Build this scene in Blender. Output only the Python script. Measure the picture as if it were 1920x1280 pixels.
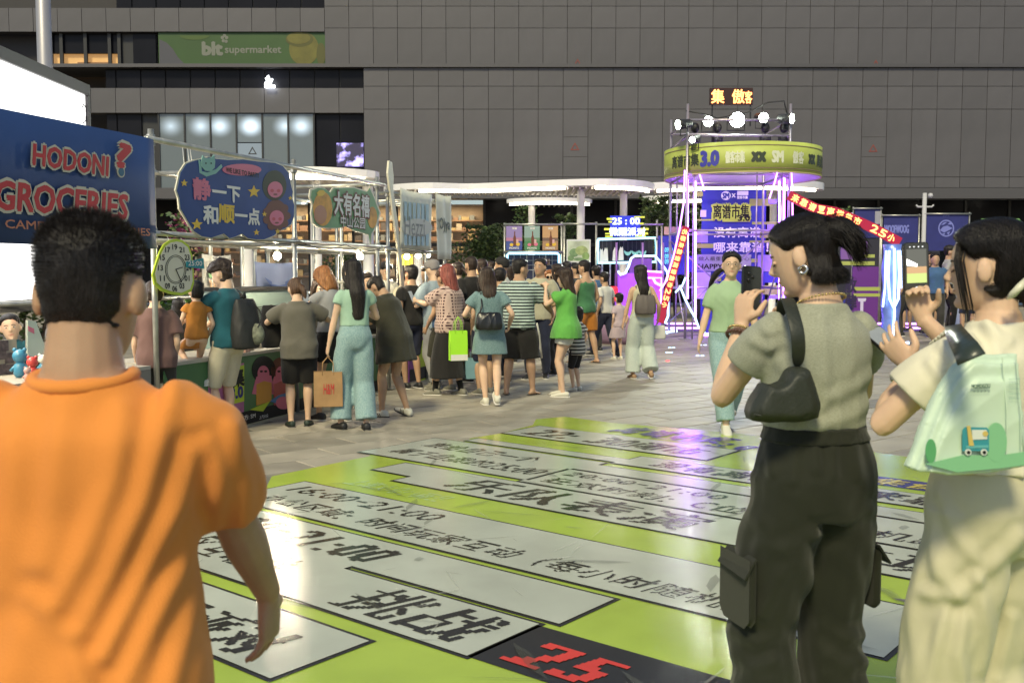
import bpy, bmesh, math, random, time
import numpy as np
from mathutils import Vector, Matrix, Euler
from mathutils.geometry import tessellate_polygon

T0 = time.time()
R = math.radians
rnd = random.Random(7)
scene = bpy.context.scene
for o in list(bpy.data.objects):
    bpy.data.objects.remove(o)
col = scene.collection

# ------------------------------------------------------------------ camera
FPX = 1867.0                    # focal length in pixels of the 1920 px wide photograph
PITCH = math.atan(128.0 / FPX)  # horizon 128 px above the picture centre
CAM_Z = 1.5
cam_data = bpy.data.cameras.new('camera')
cam = bpy.data.objects.new('camera', cam_data)
col.objects.link(cam)
cam.location = (0, 0, CAM_Z)
cam.rotation_euler = (R(90) - PITCH, 0, 0)
cam_data.sensor_width = 36.0
cam_data.lens = 36.0 * FPX / 1920.0
cam_data.clip_start = 0.05
cam_data.clip_end = 400
cam_data.dof.use_dof = True
cam_data.dof.focus_distance = 10.5
cam_data.dof.aperture_fstop = 7.5
scene.camera = cam

# ------------------------------------------------------------------ sky, key light, exposure
world = bpy.data.worlds.new('World')
scene.world = world
world.use_nodes = True
nt = world.node_tree
for n in list(nt.nodes):
    nt.nodes.remove(n)
sky = nt.nodes.new('ShaderNodeTexSky')
sky.sky_type = 'NISHITA'
sky.sun_disc = False
SUN_EL, SUN_AZ = R(46), R(197)      # plaza floodlight behind the photographer's left shoulder
sky.sun_elevation = SUN_EL
sky.sun_rotation = SUN_AZ
bg = nt.nodes.new('ShaderNodeBackground')
bg.inputs['Strength'].default_value = 0.021
wo = nt.nodes.new('ShaderNodeOutputWorld')
nt.links.new(sky.outputs['Color'], bg.inputs['Color'])
nt.links.new(bg.outputs['Background'], wo.inputs['Surface'])
sun_data = bpy.data.lights.new('sun', 'SUN')
sun_data.energy = 0.60
sun_data.angle = R(11)
sun_data.color = (1.0, 0.90, 0.57)
sun = bpy.data.objects.new('sun', sun_data)
col.objects.link(sun)
sdir = Vector((math.sin(SUN_AZ) * math.cos(SUN_EL), math.cos(SUN_AZ) * math.cos(SUN_EL), math.sin(SUN_EL)))
sun.rotation_euler = sdir.to_track_quat('Z', 'Y').to_euler()
sun.location = sdir * 30
vs = scene.view_settings
vs.view_transform = 'Standard'
vs.look = 'None'
vs.exposure = 2.5
vs.gamma = 1.0
vs.use_curve_mapping = False
scene.cycles.use_denoising = True
scene.cycles.max_bounces = 6
scene.cycles.sample_clamp_indirect = 4.0
scene.cycles.caustics_reflective = False
scene.cycles.caustics_refractive = False

# ------------------------------------------------------------------ picture -> place
_cp, _sp = math.cos(PITCH), math.sin(PITCH)

def ray(px, py):
    u, v = (px - 960.0) / FPX, (640.0 - py) / FPX
    return Vector((u, _cp + v * _sp, -_sp + v * _cp))

def P(px, py, d):
    """point seen at a pixel at forward distance d"""
    r = ray(px, py)
    k = d / r.y
    return Vector((r.x * k, d, CAM_Z + r.z * k))

def G(px, py, z=0.0):
    """point of the ground seen at a pixel"""
    r = ray(px, py)
    k = (z - CAM_Z) / r.z
    return Vector((r.x * k, r.y * k, z))

class Plane:
    """vertical plane through o along horizontal heading h (radians from +X); u along it, v up, w out to its front"""
    def __init__(s, o, h):
        s.o = Vector(o)
        s.u = Vector((math.cos(h), math.sin(h), 0))
        s.v = Vector((0, 0, 1))
        s.n = Vector((math.sin(h), -math.cos(h), 0))
    def uv(s, px, py):
        r = ray(px, py)
        c = Vector((0, 0, CAM_Z))
        k = (s.o - c).dot(s.n) / r.dot(s.n)
        q = c + r * k - s.o
        return (q.dot(s.u), q.z)
    def p(s, u, v, w=0.0):
        return s.o + s.u * u + s.v * v + s.n * w
    def px(s, px, py, w=0.0):
        u, v = s.uv(px, py)
        return s.p(u, v, w)

class Flat:
    """plane on the ground with axes at angle a"""
    def __init__(s, o, a, z):
        s.o = Vector((o[0], o[1], z))
        s.u = Vector((math.cos(a), math.sin(a), 0))
        s.v = Vector((-math.sin(a), math.cos(a), 0))
        s.n = Vector((0, 0, 1))
    def uv(s, px, py):
        q = G(px, py) - s.o
        return (q.dot(s.u), q.dot(s.v))
    def p(s, u, v, w=0.0):
        return s.o + s.u * u + s.v * v + s.n * w

# ------------------------------------------------------------------ materials
_M = {}

def srgb(h):
    h = h.lstrip('#')
    c = [int(h[i:i + 2], 16) / 255 for i in (0, 2, 4)]
    return tuple(x / 12.92 if x <= .04045 else ((x + .055) / 1.055) ** 2.4 for x in c)

def mat(name, color=(.5, .5, .5), rough=.6, metal=0.0, emit=None, power=0.0, var=0.0, vscale=3.0, bump=0.0, bscale=60.0,
        sheen=0.0, sss=0.0, alpha=1.0, trans=0.0, coat=0.0, stretch=(1, 1, 1), spec=.5, rvar=0.0, each=0.0):
    if name in _M:
        return _M[name]
    if isinstance(color, str):
        color = srgb(color)
    m = bpy.data.materials.new(name)
    m.use_nodes = True
    t = m.node_tree
    b = t.nodes['Principled BSDF']
    b.inputs['Base Color'].default_value = (*color, 1)
    b.inputs['Roughness'].default_value = rough
    b.inputs['Metallic'].default_value = metal
    b.inputs['Specular IOR Level'].default_value = spec
    if sheen:
        b.inputs['Sheen Weight'].default_value = sheen
        b.inputs['Sheen Roughness'].default_value = .5
    if sss:
        b.inputs['Subsurface Weight'].default_value = sss
        b.inputs['Subsurface Radius'].default_value = (.02, .008, .004)
        b.inputs['Subsurface Scale'].default_value = 1.0
    if trans:
        b.inputs['Transmission Weight'].default_value = trans
    if coat:
        b.inputs['Coat Weight'].default_value = coat
        b.inputs['Coat Roughness'].default_value = .08
    if alpha < 1:
        b.inputs['Alpha'].default_value = alpha
    if power:
        e = emit if emit is not None else color
        if isinstance(e, str):
            e = srgb(e)
        b.inputs['Emission Color'].default_value = (*e, 1)
        b.inputs['Emission Strength'].default_value = power
    if var or bump or rvar:
        tc = t.nodes.new('ShaderNodeTexCoord')
        mp = t.nodes.new('ShaderNodeMapping')
        mp.inputs['Scale'].default_value = stretch
        t.links.new(tc.outputs['Object'], mp.inputs['Vector'])
    if var:
        n = t.nodes.new('ShaderNodeTexNoise')
        n.inputs['Scale'].default_value = vscale
        n.inputs['Detail'].default_value = 4
        t.links.new(mp.outputs['Vector'], n.inputs['Vector'])
        mr = t.nodes.new('ShaderNodeMapRange')
        mr.inputs['From Min'].default_value = .3
        mr.inputs['From Max'].default_value = .7
        mr.inputs['To Min'].default_value = 1 - var
        mr.inputs['To Max'].default_value = 1 + var
        t.links.new(n.outputs['Fac'], mr.inputs['Value'])
        mx = t.nodes.new('ShaderNodeVectorMath')
        mx.operation = 'SCALE'
        mx.inputs[0].default_value = color
        t.links.new(mr.outputs['Result'], mx.inputs['Scale'])
        t.links.new(mx.outputs['Vector'], b.inputs['Base Color'])
        if each:        # every piece laid has a slightly different tone
            oi = t.nodes.new('ShaderNodeObjectInfo')
            m2 = t.nodes.new('ShaderNodeMapRange')
            m2.inputs['To Min'].default_value = 1 - each
            m2.inputs['To Max'].default_value = 1 + each
            t.links.new(oi.outputs['Random'], m2.inputs['Value'])
            m3 = t.nodes.new('ShaderNodeVectorMath')
            m3.operation = 'SCALE'
            t.links.new(mx.outputs['Vector'], m3.inputs[0])
            t.links.new(m2.outputs['Result'], m3.inputs['Scale'])
            t.links.new(m3.outputs['Vector'], b.inputs['Base Color'])
    if rvar:
        n = t.nodes.new('ShaderNodeTexNoise')
        n.inputs['Scale'].default_value = vscale * 2
        n.inputs['Detail'].default_value = 5
        t.links.new(mp.outputs['Vector'], n.inputs['Vector'])
        mr = t.nodes.new('ShaderNodeMapRange')
        mr.inputs['From Min'].default_value = .3
        mr.inputs['From Max'].default_value = .7
        mr.inputs['To Min'].default_value = max(.02, rough - rvar)
        mr.inputs['To Max'].default_value = min(1, rough + rvar)
        t.links.new(n.outputs['Fac'], mr.inputs['Value'])
        t.links.new(mr.outputs['Result'], b.inputs['Roughness'])
    if bump:
        n = t.nodes.new('ShaderNodeTexNoise')
        n.inputs['Scale'].default_value = bscale
        n.inputs['Detail'].default_value = 3
        t.links.new(mp.outputs['Vector'], n.inputs['Vector'])
        bp = t.nodes.new('ShaderNodeBump')
        bp.inputs['Strength'].default_value = min(1, bump)
        bp.inputs['Distance'].default_value = .004 * max(1, bump)
        t.links.new(n.outputs['Fac'], bp.inputs['Height'])
        t.links.new(bp.outputs['Normal'], b.inputs['Normal'])
    _M[name] = m
    return m

def glow(name, color, power):
    if name in _M:
        return _M[name]
    if isinstance(color, str):
        color = srgb(color)
    m = bpy.data.materials.new(name)
    m.use_nodes = True
    t = m.node_tree
    for n in list(t.nodes):
        t.nodes.remove(n)
    e = t.nodes.new('ShaderNodeEmission')
    e.inputs['Color'].default_value = (*color, 1)
    e.inputs['Strength'].default_value = power
    o = t.nodes.new('ShaderNodeOutputMaterial')
    t.links.new(e.outputs['Emission'], o.inputs['Surface'])
    _M[name] = m
    return m

def cloth(name, color, pattern=None, c2=None, scale=1.0, rough=.85, var=.10):
    """woven cloth; pattern: None, 'hstripe', 'check', 'heather', 'denim'"""
    if name in _M:
        return _M[name]
    if isinstance(color, str):
        color = srgb(color)
    if isinstance(c2, str):
        c2 = srgb(c2)
    m = mat(name, color, rough, var=var, vscale=6, bump=.35, bscale=420, sheen=.15, spec=.25)
    if pattern is None:
        return m
    t = m.node_tree
    b = t.nodes['Principled BSDF']
    tc = t.nodes.new('ShaderNodeTexCoord')
    sp = t.nodes.new('ShaderNodeSeparateXYZ')
    t.links.new(tc.outputs['Object'], sp.inputs['Vector'])
    def tri(sock, s, thr):
        a = t.nodes.new('ShaderNodeMath'); a.operation = 'MULTIPLY'; a.inputs[1].default_value = s
        t.links.new(sock, a.inputs[0])
        f = t.nodes.new('ShaderNodeMath'); f.operation = 'FRACT'
        t.links.new(a.outputs[0], f.inputs[0])
        g = t.nodes.new('ShaderNodeMath'); g.operation = 'GREATER_THAN'; g.inputs[1].default_value = thr
        t.links.new(f.outputs[0], g.inputs[0])
        return g.outputs[0]
    mix = t.nodes.new('ShaderNodeMix')
    mix.data_type = 'RGBA'
    mix.inputs['A'].default_value = (*color, 1)
    mix.inputs['B'].default_value = (*(c2 or color), 1)
    if pattern == 'hstripe':
        fac = tri(sp.outputs['Z'], scale, .56)
    elif pattern == 'check':
        a1 = t.nodes.new('ShaderNodeMath'); a1.operation = 'ADD'
        t.links.new(sp.outputs['X'], a1.inputs[0]); t.links.new(sp.outputs['Y'], a1.inputs[1])
        f1 = tri(a1.outputs[0], scale, .55)
        f2 = tri(sp.outputs['Z'], scale * .8, .42)
        mu = t.nodes.new('ShaderNodeMath'); mu.operation = 'MULTIPLY'
        t.links.new(f1, mu.inputs[0]); t.links.new(f2, mu.inputs[1])
        fac = mu.outputs[0]
    else:
        n = t.nodes.new('ShaderNodeTexNoise')
        n.inputs['Scale'].default_value = 160 * scale
        n.inputs['Detail'].default_value = 2
        mp = t.nodes.new('ShaderNodeMapping')
        mp.inputs['Scale'].default_value = (1, 1, 5) if pattern == 'heather' else (1, 1, .35)
        t.links.new(tc.outputs['Object'], mp.inputs['Vector'])
        t.links.new(mp.outputs['Vector'], n.inputs['Vector'])
        mr = t.nodes.new('ShaderNodeMapRange')
        mr.inputs['From Min'].default_value = .38; mr.inputs['From Max'].default_value = .62
        t.links.new(n.outputs['Fac'], mr.inputs['Value'])
        fac = mr.outputs['Result']
    t.links.new(fac, mix.inputs['Factor'])
    t.links.new(mix.outputs['Result'], b.inputs['Base Color'])
    return m

# ------------------------------------------------------------------ objects
QUEUE = []      # finished objects, linked to the scene at the end (keeps the mesh tools fast)
ROOTM = {}      # top-level object name -> inverse of its matrix

def tag(o, label=None, cat=None, group=None, kind=None):
    if label: o['label'] = label
    if cat: o['category'] = cat
    if group: o['group'] = group
    if kind: o['kind'] = kind
    return o

def thing(name, label, cat, loc=(0, 0, 0), rz=0.0, group=None):
    o = bpy.data.objects.new(name, None)
    o.empty_display_size = .1
    QUEUE.append(o)
    o.location = loc
    o.rotation_euler = (0, 0, rz)
    ROOTM[o.name] = (Matrix.Translation(Vector(loc)) @ Matrix.Rotation(rz, 4, 'Z')).inverted()
    return tag(o, label, cat, group)

def root_inv(o):
    while o.parent is not None:
        o = o.parent
    return ROOTM.get(o.name, Matrix())

def link(name, me, m=None, parent=None, local=False, smooth=False):
    """one mesh object; me in world coordinates unless local"""
    if parent is not None and not local:
        me.transform(root_inv(parent))
    if m is not None:
        for x in (m if isinstance(m, (list, tuple)) else [m]):
            me.materials.append(x)
    if smooth:
        me.polygons.foreach_set('use_smooth', [True] * len(me.polygons))
    o = bpy.data.objects.new(name, me)
    QUEUE.append(o)
    if parent is not None:
        o.parent = parent
    else:
        ROOTM.setdefault(o.name, Matrix())
    return o

class MB:
    """collects shapes for ONE mesh"""
    def __init__(s):
        s.v, s.f, s.mi = [], [], []
    def add(s, vs, fs, mi=0):
        n = len(s.v)
        s.v.extend([tuple(x) for x in vs])
        s.f.extend([tuple(i + n for i in f) for f in fs])
        s.mi.extend([mi] * len(fs))
        return s
    def box(s, a, b, mi=0):
        (x0, y0, z0), (x1, y1, z1) = a, b
        vs = [(x0, y0, z0), (x1, y0, z0), (x1, y1, z0), (x0, y1, z0), (x0, y0, z1), (x1, y0, z1), (x1, y1, z1), (x0, y1, z1)]
        return s.add(vs, [(3, 2, 1, 0), (4, 5, 6, 7), (0, 1, 5, 4), (1, 2, 6, 5), (2, 3, 7, 6), (3, 0, 4, 7)], mi)
    def pbox(s, pl, u0, u1, v0, v1, w0, w1, mi=0):
        """box in a plane's own axes"""
        c = [pl.p(u, v, w) for w in (w1, w0) for u, v in ((u0, v0), (u1, v0), (u1, v1), (u0, v1))]
        return s.add(c, [(0, 1, 2, 3), (7, 6, 5, 4), (4, 5, 1, 0), (5, 6, 2, 1), (6, 7, 3, 2), (7, 4, 0, 3)], mi)
    def prism(s, pl, poly, w0, w1, mi=0):
        n = len(poly)
        a = sum(poly[i][0] * poly[(i + 1) % n][1] - poly[(i + 1) % n][0] * poly[i][1] for i in range(n))
        if a < 0:
            poly = poly[::-1]
        tri = tessellate_polygon([[Vector((u, v, 0)) for u, v in poly]])
        fr = [pl.p(u, v, w1) for u, v in poly]
        if abs(w1 - w0) < 1e-9:
            fs = []
            for t in tri:
                fs.append(_ccw(t, poly))
            return s.add(fr, fs, mi)
        bk = [pl.p(u, v, w0) for u, v in poly]
        fs = []
        for t in tri:
            t = _ccw(t, poly)
            fs.append(t)
            fs.append((t[0] + n, t[2] + n, t[1] + n))
        for i in range(n):
            j = (i + 1) % n
            fs.append((i, i + n, j + n, j))
        return s.add(fr + bk, fs, mi)
    def tube(s, pts, r, seg=8, mi=0, caps=True):
        pts = [Vector(p) for p in pts]
        k = len(pts)
        rs = r if isinstance(r, (list, tuple)) else [r] * k
        ref = None
        vs, fs = [], []
        for i in range(k):
            d = (pts[min(i + 1, k - 1)] - pts[max(i - 1, 0)])
            if d.length < 1e-9:
                d = Vector((0, 0, 1))
            d.normalize()
            if ref is None:
                ref = Vector((0, 0, 1)) if abs(d.z) < .9 else Vector((1, 0, 0))
            x = ref.cross(d)
            if x.length < 1e-5:
                x = Vector((1, 0, 0)).cross(d)
            x.normalize()
            y = d.cross(x)
            ref = y
            for j in range(seg):
                a = 2 * math.pi * j / seg
                vs.append(pts[i] + x * (math.cos(a) * rs[i]) + y * (math.sin(a) * rs[i]))
            # keep frame
            ref = d.cross(x)
            ref = ref if ref.length > 0 else Vector((0, 0, 1))
            ref = y
        for i in range(k - 1):
            for j in range(seg):
                j2 = (j + 1) % seg
                fs.append((i * seg + j, i * seg + j2, (i + 1) * seg + j2, (i + 1) * seg + j))
        if caps:
            fs.append(tuple(range(seg - 1, -1, -1)))
            fs.append(tuple((k - 1) * seg + j for j in range(seg)))
        return s.add(vs, fs, mi)
    def loft(s, rings, seg=16, mi=0, sub=1, power=2.0):
        """closed tube through rings (centre, half axis x, half axis y[, power])"""
        vs, fs = loft_geo(rings, seg, sub, power)
        return s.add(vs, fs, mi)
    def ball(s, c, r, seg=12, mi=0, rot=None):
        r = Vector(r) if not isinstance(r, (int, float)) else Vector((r, r, r))
        rings = []
        n = max(4, seg // 2)
        c = Vector(c)
        X, Y, Z = (rot @ Vector(a) if rot else Vector(a) for a in ((1, 0, 0), (0, 1, 0), (0, 0, 1)))
        for i in range(n + 1):
            t = -math.pi / 2 + math.pi * i / n
            k = max(.02, math.cos(t))
            rings.append((c + Z * (r.z * math.sin(t)), X * (r.x * k), Y * (r.y * k)))
        return s.loft(rings, seg, mi)
    def lathe(s, c, prof, seg=16, mi=0):
        c = Vector(c)
        return s.loft([(c + Vector((0, 0, z)), Vector((max(r, .0005), 0, 0)), Vector((0, max(r, .0005), 0))) for r, z in prof], seg, mi)
    def mesh(s, name):
        me = bpy.data.meshes.new(name)
        me.from_pydata(s.v, [], s.f)
        if any(s.mi):
            me.polygons.foreach_set('material_index', s.mi)
        me.update()
        return me
    def build(s, name, m=None, parent=None, smooth=False, local=False):
        return link(name, s.mesh(name), m, parent, local=local, smooth=smooth)

def _ccw(t, poly):
    a, b, c = (poly[i] for i in t)
    if (b[0] - a[0]) * (c[1] - a[1]) - (c[0] - a[0]) * (b[1] - a[1]) < 0:
        return (t[0], t[2], t[1])
    return tuple(t)

def loft_geo(rings, seg=16, sub=1, power=2.0):
    rs = [(Vector(r[0]), Vector(r[1]), Vector(r[2])) for r in rings]
    if sub > 1 and len(rs) > 2:
        out = []
        n = len(rs)
        for i in range(n - 1):
            p0, p1, p2, p3 = rs[max(i - 1, 0)], rs[i], rs[i + 1], rs[min(i + 2, n - 1)]
            for k in range(sub):
                t = k / sub
                q = []
                for j in range(3):
                    a, b, c, d = p0[j], p1[j], p2[j], p3[j]
                    q.append(.5 * ((2 * b) + (c - a) * t + (2 * a - 5 * b + 4 * c - d) * t * t + (-a + 3 * b - 3 * c + d) * t ** 3))
                out.append(tuple(q))
        out.append(rs[-1])
        rs = out
    vs, fs = [], []
    e = 2.0 / power
    cs = []
    for j in range(seg):
        a = 2 * math.pi * j / seg
        ca, sa = math.cos(a), math.sin(a)
        cs.append((math.copysign(abs(ca) ** e, ca), math.copysign(abs(sa) ** e, sa)))
    for c, ax, ay in rs:
        for ca, sa in cs:
            vs.append(c + ax * ca + ay * sa)
    k = len(rs)
    for i in range(k - 1):
        for j in range(seg):
            j2 = (j + 1) % seg
            fs.append((i * seg + j, i * seg + j2, (i + 1) * seg + j2, (i + 1) * seg + j))
    fs.append(tuple(range(seg - 1, -1, -1)))
    fs.append(tuple((k - 1) * seg + j for j in range(seg)))
    return vs, fs

# ------------------------------------------------------------------ lettering
_T = {}

def glyphs(body, bold=0.0, shear=0.0):
    """flat outline of a line of writing, 1 unit em, left at 0, baseline 0"""
    k = (body, round(bold, 3), round(shear, 3))
    if k not in _T:
        c = bpy.data.curves.new('line', 'FONT')
        c.body = body
        c.size = 1
        c.resolution_u = 2
        c.offset = bold
        c.shear = shear
        o = bpy.data.objects.new('line', c)
        col.objects.link(o)
        dg = bpy.context.evaluated_depsgraph_get()
        dg.update()
        me = bpy.data.meshes.new_from_object(o.evaluated_get(dg))
        n = len(me.vertices)
        co = np.empty(n * 3)
        me.vertices.foreach_get('co', co)
        co = co.reshape(-1, 3)[:, :2] if n else np.zeros((0, 2))
        fs = [tuple(p.vertices) for p in me.polygons]
        bpy.data.meshes.remove(me)
        bpy.data.objects.remove(o)
        bpy.data.curves.remove(c)
        _T[k] = (co, fs)
    return _T[k]

def write(mb, pl, body, u0, u1, v0, v1, w, bold=0.015, shear=0.0, mi=0, slope=0.0):
    """fit a line of writing into a box of a plane; bold strokes are thickened by shifted copies"""
    co, fs = glyphs(body, 0.0, shear)
    if len(co) == 0:
        return mb
    a, b = co.min(0), co.max(0)
    sc = (co - a) / np.maximum(b - a, 1e-6)
    k = bold / max(.3, b[1] - a[1]) * (v1 - v0)
    cps = [(0, 0)] if bold < .008 else [(0, 0), (k, k * .5), (-k, k * .5), (k * .5, -k), (-k * .5, -k)]
    if bold >= .055:
        cps += [(k, -k * .3), (-k, -k * .3), (0, k)]
    nx = pl.n
    for q, (dx, dy) in enumerate(cps):
        vs = [pl.p(u0 + (u1 - u0) * x + dx, v0 + (v1 - v0) * y + slope * (u1 - u0) * x + dy, w + q * .0003) for x, y in sc]
        out = []
        for f in fs:
            c = (vs[f[1]] - vs[f[0]]).cross(vs[f[2]] - vs[f[0]])
            out.append(f if c.dot(nx) >= 0 else tuple(reversed(f)))
        mb.add(vs, out, mi)
    return mb

def pixel_write(mb, pl, body, u0, u1, v0, v1, w, rows=14, bold=0.0, shear=0.0, mi=0):
    """one character in square printed pixels, set in its cell"""
    co, fs = glyphs(body)
    a, b = co.min(0), co.max(0)
    if ord(body[0]) > 0x2e80:
        a, b = np.array((0.02, -.10)), np.array((.98, .86))
    elif body not in '-':
        nat = (b[0] - a[0]) / .73 * (v1 - v0) * 1.15
        if nat < u1 - u0:
            c = (u0 + u1) / 2
            u0, u1 = c - nat / 2, c + nat / 2
        a, b = np.array((a[0], 0.0)), np.array((b[0], .73))
    span = (b - a)
    colsn = max(2, int(round(rows * (u1 - u0) / (v1 - v0))))
    gx = (np.arange(colsn) + .5) / colsn * span[0] + a[0]
    gy = (np.arange(rows) + .5) / rows * span[1] + a[1]
    GX, GY = np.meshgrid(gx, gy)
    hit = np.zeros(GX.shape, bool)
    for f in fs:
        p = co[list(f)]
        mn, mx = p.min(0), p.max(0)
        i0, i1 = np.searchsorted(gx, [mn[0], mx[0]])
        j0, j1 = np.searchsorted(gy, [mn[1], mx[1]])
        if i1 <= i0 or j1 <= j0:
            continue
        X, Y = GX[j0:j1, i0:i1], GY[j0:j1, i0:i1]
        for q in range(1, len(f) - 1):
            A, B, C = p[0], p[q], p[q + 1]
            d1 = (B[0] - A[0]) * (Y - A[1]) - (B[1] - A[1]) * (X - A[0])
            d2 = (C[0] - B[0]) * (Y - B[1]) - (C[1] - B[1]) * (X - B[0])
            d3 = (A[0] - C[0]) * (Y - C[1]) - (A[1] - C[1]) * (X - C[0])
            hit[j0:j1, i0:i1] |= ((d1 >= 0) & (d2 >= 0) & (d3 >= 0)) | ((d1 <= 0) & (d2 <= 0) & (d3 <= 0))
    if bold > .01:
        h2 = hit.copy()
        h2[:, 1:] |= hit[:, :-1]
        hit = h2
    du, dv = (u1 - u0) / colsn, (v1 - v0) / rows
    for j in range(rows):
        i = 0
        while i < colsn:
            if hit[j, i]:
                k = i
                while k < colsn and hit[j, k]:
                    k += 1
                sh = shear * dv * (j - rows / 2)
                q = [(u0 + i * du + sh, v0 + j * dv), (u0 + k * du + sh, v0 + j * dv),
                     (u0 + k * du + sh, v0 + (j + 1) * dv), (u0 + i * du + sh, v0 + (j + 1) * dv)]
                mb.add([pl.p(x, y, w) for x, y in q], [(0, 1, 2, 3)], mi)
                i = k
            else:
                i += 1
    return mb

# ------------------------------------------------------------------ numpy noise
_perm = np.random.RandomState(3).permutation(4096)

def _hash(ix, iy, iz):
    return _perm[(ix + _perm[(iy + _perm[iz & 4095]) & 4095]) & 4095] / 4095.0

def vnoise(p):
    """smooth value noise in -1..1 of an (n,3) array"""
    i = np.floor(p).astype(int)
    f = p - i
    f = f * f * (3 - 2 * f)
    out = 0
    for dx in (0, 1):
        for dy in (0, 1):
            for dz in (0, 1):
                w = (f[:, 0] if dx else 1 - f[:, 0]) * (f[:, 1] if dy else 1 - f[:, 1]) * (f[:, 2] if dz else 1 - f[:, 2])
                out = out + w * _hash(i[:, 0] + dx, i[:, 1] + dy, i[:, 2] + dz)
    return out * 2 - 1

def get_co(me):
    a = np.empty(len(me.vertices) * 3)
    me.vertices.foreach_get('co', a)
    return a.reshape(-1, 3)

def get_no(me):
    a = np.empty(len(me.vertices) * 3, dtype=np.float32)
    me.vertices.foreach_get('normal', a)
    return a.reshape(-1, 3).astype(float)

def set_co(me, a):
    me.vertices.foreach_set('co', a.ravel())
    me.update()

def fuse(mb, voxel, smooth=2):
    """union of overlapping closed shapes as ONE continuous surface"""
    me = mb.mesh('tmp')
    o = bpy.data.objects.new('tmp', me)
    col.objects.link(o)
    a = o.modifiers.new('r', 'REMESH')
    a.mode = 'VOXEL'
    a.voxel_size = voxel
    if smooth:
        b = o.modifiers.new('s', 'SMOOTH')
        b.iterations = smooth
        b.factor = .5
    dg = bpy.context.evaluated_depsgraph_get()
    dg.update()
    out = bpy.data.meshes.new_from_object(o.evaluated_get(dg))
    bpy.data.objects.remove(o)
    bpy.data.meshes.remove(me)
    out.polygons.foreach_set('use_smooth', [True] * len(out.polygons))
    return out
# ================================================================== the setting
PAVE = mat('paving_granite', (.275, .25, .20), .62, var=.26, vscale=3.2, bump=.5, bscale=90, rvar=.14, each=.13)
JOINT = mat('paving_joint', (.13, .12, .10), .85, var=.2, vscale=5)
PAVE_D = mat('paving_dark', (.17, .155, .125), .6, var=.2, vscale=2.5, bump=.4, bscale=90, rvar=.14)
PAVE_P = mat('paving_pale', (.33, .30, .24), .6, var=.2, vscale=2.5, bump=.4, bscale=90, rvar=.14)
m = MB()
m.add([(-150, -60, 0), (150, -60, 0), (150, 160, 0), (-150, 160, 0)], [(0, 1, 2, 3)])
plaza = m.build('plaza_paving', JOINT)
tag(plaza, kind='structure')

PST = Flat((0, 0), R(-39.5), 0.0)       # axes of the printed floor sheet
def in_poster(x, y):
    q = Vector((x, y, 0))
    u, v = q.dot(PST.u), q.dot(PST.v)
    return -5.6 < u < 1.4 and 1.5 < v < 7.9
PA = R(39)
pu, pv = Vector((math.cos(PA), math.sin(PA), 0)), Vector((-math.sin(PA), math.cos(PA), 0))
TL, TW = .80, .40
def paver_mesh(name, l, w):
    k = MB()
    g, t = .006, .012
    k.add([(g, g, 0), (l - g, g, 0), (l - g, w - g, 0), (g, w - g, 0),
           (g + .006, g + .006, t), (l - g - .006, g + .006, t), (l - g - .006, w - g - .006, t), (g + .006, w - g - .006, t)],
          [(4, 5, 6, 7), (0, 1, 5, 4), (1, 2, 6, 5), (2, 3, 7, 6), (3, 0, 4, 7)])
    return k.mesh(name)
cand = []
for i in range(-40, 60):
    for j in range(-20, 90):
        c = pu * ((i + .5 * (j % 2)) * TL) + pv * (j * TW)
        mid = c + pu * TL * .5 + pv * TW * .5
        if mid.y < 3.2 or mid.y > 26 or in_poster(mid.x, mid.y):
            continue
        u = 960 + mid.x / mid.y * FPX
        if -80 < u < 2000:
            # shown area: not left of the stall fronts
            if mid.x < -2.9 + (mid.y - 8.6) * .319:
                continue
            cand.append((mid.y, i, j, c, mid))
cand.sort(key=lambda t: t[0])
pm = [paver_mesh('paver', TL, TW) for _ in range(3)]
for me, mm in zip(pm, (PAVE, PAVE_D, PAVE_P)):
    me.materials.append(mm)
rest = MB()
near_ok = [t for t in cand if t[0] > 7.4]
for n, (_, i, j, c, mid) in enumerate(near_ok):
    band = (j % 12) == 3
    kind = 1 if band else (2 if rnd.random() < .3 else 0)
    if n < 300:
        o = bpy.data.objects.new('paver', pm[kind])
        QUEUE.append(o)
        o.location = (c.x, c.y, rnd.uniform(-.0015, .001))
        o.rotation_euler = (0, 0, PA)
        o.parent = plaza
    else:
        M = Matrix.Translation(c) @ Matrix.Rotation(PA, 4, 'Z')
        g = .006
        q = [(g, g), (TL - g, g), (TL - g, TW - g), (g, TW - g)]
        rest.add([M @ Vector((a, b_, .010)) for a, b_ in q], [(0, 1, 2, 3)], kind)
o = rest.build('paver_field', [PAVE, PAVE_D, PAVE_P], plaza)
tag(o, kind='stuff')
# far paving and the paving beside the stalls
m = MB()
m.add([(-60, 26.4, .006), (60, 26.4, .006), (60, 60, .006), (-60, 60, .006)], [(0, 1, 2, 3)])
m.build('far_paving', PAVE, plaza)
m = MB()
m.add([(-14, 2, .006), (-3.15, 2, .006), (-3.15, 7.8, .006), (1.2, 21.5, .006), (-14, 21.5, .006)], [(0, 1, 2, 3, 4)])
m.build('stall_paving', PAVE, plaza)

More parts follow.
